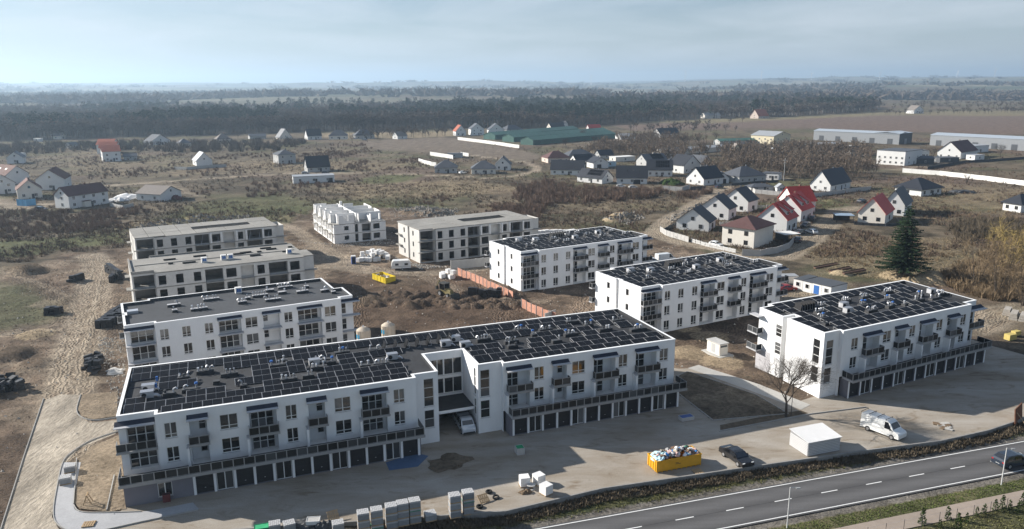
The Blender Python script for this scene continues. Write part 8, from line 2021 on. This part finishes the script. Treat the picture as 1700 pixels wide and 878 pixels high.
p_ = (41.7, 107.9); root = thing('sapling_post', 'dark thin post standing right of the leafless tree', 'post', (p_[0], p_[1], 0)); MB().tube((0, 0, 0), (0, 0, 5.6), .05, .04, DFRAME, 6).build('post', root); boxo('junction_box', -.12, .12, -.1, .1, 4.6, 5.2, DFRAME, root)
for k, (x, y, h) in enumerate(((705, 7000, 112), (1530, 7000, 125), (2200, 7000, 98), (3240, 7000, 105), (3920, 7000, 115), (4250, 7000, 120), (4540, 7000, 128), (2790, 7400, 80))):
    root = thing('wind_turbine', ('wind turbine alone on the horizon near the middle', 'tall wind turbine second from the middle on the horizon', 'wind turbine third from the middle on the horizon', 'wind turbine above the two grey halls', 'wind turbine right of the halls on the horizon', 'second wind turbine from the right edge', 'rightmost wind turbine on the horizon', 'short wind turbine between the middle ones')[k], 'wind turbine', (x, y, gz((x, y)) - 1), .3 * k)
    TW = mat('turbine_white', (0.72, 0.73, 0.75), .6, .3, .02); hh = h * .72; MB().tube((0, 0, 0), (0, 0, hh), 3.2, 1.9, TW, 8).build('tower', root); boxo('nacelle', -2, 2, -6, 4, hh, hh + 4, TW, root)
    for j in range(3):
        a = 6.283 * j / 3 + k; MB().tube((0, -7, hh + 2), (math.cos(a) * h * .36, -7, hh + 2 + math.sin(a) * h * .36), 1.8, .5, TW, 5).build('blade', root)

# ------------------------------------------------------------------ loose things about the yard
def crate(label, cat, p_, z, w, d, h, m, top=None, rz=.3, name='crate'):
    root = thing(name, label, cat, (p_[0], p_[1], z), rz); mb = MB(); t_ = .05
    mb.box(-w / 2, w / 2, -d / 2, d / 2, 0, .06, m); mb.box(-w / 2, w / 2, -d / 2, -d / 2 + t_, .061, h, m); mb.box(-w / 2, w / 2, d / 2 - t_, d / 2, .061, h, m); mb.box(-w / 2, -w / 2 + t_, -d / 2 + t_ + .001, d / 2 - t_ - .001, .061, h, m); mb.box(w / 2 - t_, w / 2, -d / 2 + t_ + .001, d / 2 - t_ - .001, .061, h, m); mb.build('tub', root)
    if top: boxo('content', -w / 2 + .06, w / 2 - .06, -d / 2 + .06, d / 2 - .06, h - .2, h - .05, top, root)
crate('grey tub with blue top right of the long block', 'tub', (25.8, 107.1), .01, 2.1, 1.15, .55, FENCEC, mat('blue_cover', (0.05, 0.10, 0.28), .5, .3, .1), .33)
crate('green-topped cart on the yard before the gateway tower', 'cart', (0.9, 96.6), .01, 1.1, 1.2, .95, FENCEC, mat('green_cover', (0.03, 0.28, 0.12), .5, .3, .1), .3)
crate('dark red bins against the grey end of the long block', 'bin', (-41.8, 84.6), .01, .85, .5, 1.0, mat('bin_red', (0.12, 0.03, 0.03), .5, .3, .1), BLACK, .37, 'bin')
crate('green tarpaulin-covered tub at the bottom edge', 'tub', (-28.4, 78.3), .01, 1.6, 1.1, .5, GRNB, mat('green_sheet', (0.05, 0.38, 0.17), .5, .3, .15), .3)
crate('white open tub among the block pallets at the bottom edge', 'tub', (-22.8, 79.3), .3, 1.5, 1.1, .45, HWHITE, FENCEC, .1)
def plain_pallet(label, p_, z, rz, tilt=0):
    root = thing('wooden_pallet', label, 'pallet', (p_[0], p_[1], z), rz); o = link('pallet_base', PALB, root); o.rotation_euler = (tilt, 0, 0)
plain_pallet('bright wooden pallet leaning by the tyres near the roadside wall', (-3.6, 84.2), .35, .5, .5); plain_pallet('wooden pallet lying before the skip', (23.8, 91.1), .02, .3); plain_pallet('orange-brown pallet on the heap at the bottom edge', (-20.8, 80.4), .5, .5, .7); plain_pallet('wooden pallet on the paved corner walk', (-48.5, 79.5), .08, .2)
root = thing('saw_trestle', 'pale wooden A-frame trestle on the sandy planting bed', 'trestle', (*(-51.1, 84.2), .05), .3)
for s in (-1, 1):
    MB().tube((s * .45, -.4, 0), (0, -.35, 1.15), .06, .06, WOOD, 4).build('leg', root); MB().tube((s * .45, .4, 0), (0, .35, 1.15), .06, .06, WOOD, 4).build('leg', root)
boxo('beam', -.06, .06, -.5, .5, 1.13, 1.25, WOOD, root)
root = thing('cable_drum', 'small grey cable drum between the three pale packs', 'drum', (*(2.2, 87.1), 0)); MB().tube((0, 0, 0), (0, 0, .08), .55, .55, FENCEC, 14).build('flange', root); MB().tube((0, 0, .081), (0, 0, .5), .25, .25, WOODD, 10).build('core', root); MB().tube((0, 0, .501), (0, 0, .58), .55, .55, FENCEC, 14).build('flange', root)
def ring(label, p_, z, r, rr, m, name='tyre', tilt=0):
    bm = bmesh.new(); n, k_ = 14, 6; V = [[bm.verts.new(((r + rr * math.cos(6.283 * j / k_)) * math.cos(6.283 * i / n), (r + rr * math.cos(6.283 * j / k_)) * math.sin(6.283 * i / n), rr + rr * math.sin(6.283 * j / k_))) for j in range(k_)] for i in range(n)]
    for i in range(n):
        for j in range(k_): bm.faces.new((V[i][j], V[(i + 1) % n][j], V[(i + 1) % n][(j + 1) % k_], V[i][(j + 1) % k_]))
    me = bpy.data.meshes.new(name); bm.to_mesh(me); bm.free(); me.materials.append(m); o = link(name, me, None, (p_[0], p_[1], z)); o.rotation_euler = (tilt, 0, 0); tag(o, label, 'tyre')
ring('upper tyre on the sunny strip by the bright pallet', (-3.0, 86.2), .02, .32, .13, RUBBER); ring('lower tyre on the sunny strip by the bright pallet', (-2.1, 84.9), .02, .32, .13, RUBBER, tilt=.3); ring('tyre nearest the roadside wall below the bright pallet', (-4.0, 82.8), .02, .32, .13, RUBBER)
def heap(label, name, cat, p_, r, h, m, seed, z=None, flat=True):
    r_ = random.Random(seed); bm = bmesh.new(); bmesh.ops.create_icosphere(bm, subdivisions=3, radius=1)
    p1, p2 = r_.uniform(0, 6), r_.uniform(0, 6)
    for v in bm.verts:
        a = math.atan2(v.co.y, v.co.x); k = r * (1 + .22 * math.sin(2 * a + p1) + .16 * math.sin(5 * a + p2)) * r_.uniform(.86, 1.1)
        v.co = Vector((v.co.x * k, v.co.y * k * .75, max(-.1, v.co.z * h * r_.uniform(.55, 1.25))))
    me = bpy.data.meshes.new(name); bm.to_mesh(me); bm.free(); me.materials.append(m); return tag(link(name, me, None, (p_[0], p_[1], gz(p_) if z is None else z)), label, cat)
heap('dark rubble heap between the pale packs', 'rubble_heap', 'rubble', (1.5, 86.1), .7, .45, WOODD, 1, 0)
heap('low brown soil heap on the shaded yard', 'soil_heap', 'soil', (-8.5, 94.0), 2.9, .35, SOILB, 2, 0)
heap('dark sack heap beside the white tub at the bottom edge', 'sack_heap', 'sacks', (-21.3, 78.9), 1.0, .7, FENCED, 3, 0)
heap('dark heap of timber and sheets at the bottom edge', 'timber_heap', 'timber', (-24.2, 79.2), 1.6, .5, FENCED, 4, 0)
heap('pale rubble heap beside the tumbled black packs', 'rubble_heap', 'rubble', (-69.7, 127.9), 1.8, .5, FENCEC, 5)
heap('blue and white pile of packs behind the garden fence at the left', 'material_pile', 'pile', (-170.9, 342.8), 7.0, 2.2, WPACK, 6)
heap('white plastic tanks beside the small taupe-roofed house', 'material_pile', 'pile', (-171.0, 333.7), 4.0, 1.4, WPACK, 7)
heap('tarred boards and sheets heaped beside the meadow bungalow', 'material_pile', 'pile', (201.7, 344.5), 5.0, 1.2, FENCED, 8)
heap('dark red car body or tarpaulin beside the taupe-roofed house', 'covered_trailer', 'trailer', (-147.5, 338.2), 2.6, 1.8, mat('dark_red_tarp', (0.10, 0.03, 0.03), .7, .2, .1), 9)
heap('dark evergreen hedge block beside the lane-crossing house', 'hedge', 'hedge', (78.7, 379.8), 5.5, 2.8, THUJA, 10)
heap('clipped green hedge beyond the concrete fence', 'hedge', 'hedge', (131.5, 351.5), 5.0, 1.6, THUJA, 11)
root = thing('sheet_pile', 'rusty brown steel sheet leaning at the right end of the retaining wall', 'steel sheet', (*(73.4, 104.8), 0), .75); mb = MB(); mb.hexa([(0, 0, -.2), (3.6, 0, -.2), (3.6, .12, -.2), (0, .12, -.2)], [(.2, .3, 2.1), (3.6, .3, 2.2), (3.6, .42, 2.2), (.2, .42, 2.1)], mat('rusty_steel', (0.16, 0.075, 0.045), .9, .2, .25, 2)); mb.build('sheet', root); MB().tube((.6, -1.2, 0), (.8, .2, 1.5), .06, .06, WOOD, 5).build('prop', root)
# concrete blocks and slabs at the right edge
_r = random.Random(31)
for lb, p_, s in (('rough concrete block stack left of three at the right edge', (106.1, 159.2), 1.6), ('rough concrete block stack, middle of three at the right edge', (105.9, 156.6), 1.9), ('rough concrete block stack at the very right edge', (107.1, 155.3), 1.8)):
    root = thing('concrete_block_stack', lb, 'blocks', (p_[0], p_[1], gz(p_)), .9)
    for k in range(3): boxo('concrete_block', -s, s, -.8 + .1 * k, .8 - .1 * k, .02 + .48 * k, .46 + .48 * k, mat('weathered_stone', (0.36, 0.33, 0.29), .95, .1, .2, 1.5), root)
for lb, p_, m_, s in (('yellow machine box on the right-hand sand strip', (96.3, 142.6), mat('faded_yellow', (0.48, 0.38, 0.12), .7, .3, .15), 1.0), ('yellowish tub behind the machine box at the right', (98.7, 144.7), MATS['faded_yellow'], .8)):
    root = thing('machine_box', lb, 'machine', (p_[0], p_[1], gz(p_)), .4); boxo('housing', -s, s, -s * .6, s * .6, .2, 1.3 * s, m_, root); boxo('skid', -s * 1.1, s * 1.1, -s * .5, s * .5, .0, .198, DFRAME, root)
for k in range(10):
    a = (61.8, 105.3); b = (63.4, 102.9); p_ = (a[0] + (b[0] - a[0]) * _r.random(), a[1] + (b[1] - a[1]) * _r.random()); o = boxo('broken_slab', p_[0] - .5, p_[0] + .5, p_[1] - .3, p_[1] + .3, .012 + .004 * k, .10 + .004 * k, CONCP if k % 2 else WOODD); o.rotation_euler = (0, 0, _r.uniform(0, 3)); tag(o, 'broken paving slab in the small litter patch right of the cargo van', 'slab', 'broken slabs right of the cargo van')
# foundation trenches behind the cabins
for lb, a, b in (('dark foundation trench nearest the office cabins', (85.4, 193.8), (93.0, 198.2)), ('middle foundation trench on the rough plot', (83.3, 197.1), (90.7, 201.7)), ('rear foundation strip on the rough plot', (81.1, 201.9), (89.2, 206.7))):
    root = thing('foundation_strip', lb, 'foundation', (a[0], a[1], gz(a)), math.atan2(b[1] - a[1], b[0] - a[0])); L = math.hypot(b[0] - a[0], b[1] - a[1]); boxo('footing', 0, L, -.3, .3, -.2, .35, BRICKD, root); boxo('board', .0, L, .32, .4, -.2, .6, WOODD, root)
# clods, stones and litter over the building site
r0 = np.random.default_rng(5)
def clods(name, label, polys, m, s0, s1):
    tet = np.array([[(0, 0, .9), (-.8, -.5, 0), (.8, -.5, 0)], [(0, 0, .9), (.8, -.5, 0), (.1, .9, 0)], [(0, 0, .9), (.1, .9, 0), (-.8, -.5, 0)]], float); pr = []
    for k in range(6): pr.append(tet * r0.uniform(.6, 1.3, (1, 1, 3)) + r0.normal(0, .12, (3, 3, 3)) * 0)
    xy_ = np.concatenate([sample_poly(p, n) for p, n in polys]); bad = np.zeros(len(xy_), bool)
    for pad in PADS: bad |= poly_sd(xy_[:, 0], xy_[:, 1], pad) < .4
    bad |= poly_sd(xy_[:, 0], xy_[:, 1], YARD) < 0
    stuff(name, label, 'rubble', scatter_mesh(name, pr, with_z(xy_[~bad], s0, s1, 1.0), m))
clods('soil_clods', 'clods of turned soil strewn over the building site', [(SITE, 15000), ([(-33.8, 166.6), (4.0, 165.9), (2.9, 182.5), (-30.5, 179.9)], 5000), ([(-130.6, 191.4), (-129.6, 223.2), (-115.5, 227.0), (-67.8, 127.3), (-89.6, 127.6)], 4000)], mat('clod_soil', (0.150, 0.110, 0.080), .97, .05, .4, .8), .05, .22)
clods('pale_rubble', 'pale stones and mortar crumbs strewn over the building site', [(SITE, 2200), ([(-72.0, 245.8), (-53.8, 234.0), (-36.0, 239.0), (-41.2, 247.9), (-55.6, 238.6)], 500), ([(-35.1, 220.7), (-25.0, 208.9), (-14.9, 207.2), (-24.4, 203.2)], 500), ([(-51.1, 310.9), (-21.8, 309.8), (-20.1, 285.4), (-45.4, 289.0)], 700), ([(-133.7, 266.9), (-98.3, 290.8), (-94.8, 280.2), (-129.4, 257.9)], 600), ([(-83.0, 147.3), (-77.5, 147.2), (-59.8, 111.8), (-61.7, 111.8)], 500)], mat('pale_stone', (0.42, 0.39, 0.345), .95, .1, .2, 1.5), .06, .36)
clods('rubble_mounds', 'grey broken concrete heaped behind the unfinished blocks', [([(-46.8, 306.2), (-36.9, 315.1), (-21.2, 302.2), (-22.4, 285.5), (-36.2, 288.6)], 420), ([(-132.7, 269.2), (-118.1, 288.8), (-99.6, 295.0), (-96.5, 285.4), (-115.2, 275.9), (-127.3, 257.8)], 420), ([(33.0, 278.4), (46.8, 296.9), (50.2, 283.0), (40.3, 268.3)], 160), ([(56.9, 282.8), (85.6, 330.6), (86.4, 323.6), (58.6, 275.0)], 160)], mat('broken_concrete', (0.20, 0.185, 0.165), .95, .1, .35, .8), .25, .95)

# ------------------------------------------------------------------ morning haze in the air
hz = MB().box(-16000, 16000, -3500, 18000, -6.0, HAZE_TOP, DARK).mesh('haze')
hm = bpy.data.materials.new('haze_air'); hm.use_nodes = True
ht = hm.node_tree; ht.nodes.clear()
pv = N(ht, 'ShaderNodeVolumePrincipled'); pv.inputs['Color'].default_value = (0.60, 0.80, 1.0, 1); pv.inputs['Density'].default_value = HAZE_D; pv.inputs['Anisotropy'].default_value = 0.35
ho = N(ht, 'ShaderNodeOutputMaterial'); ht.links.new(pv.outputs[0], ho.inputs['Volume'])
hz.materials.clear(); hz.materials.append(hm)
tag(link('haze', hz), 'thin pale haze in the air over the fields', 'haze', kind='stuff')
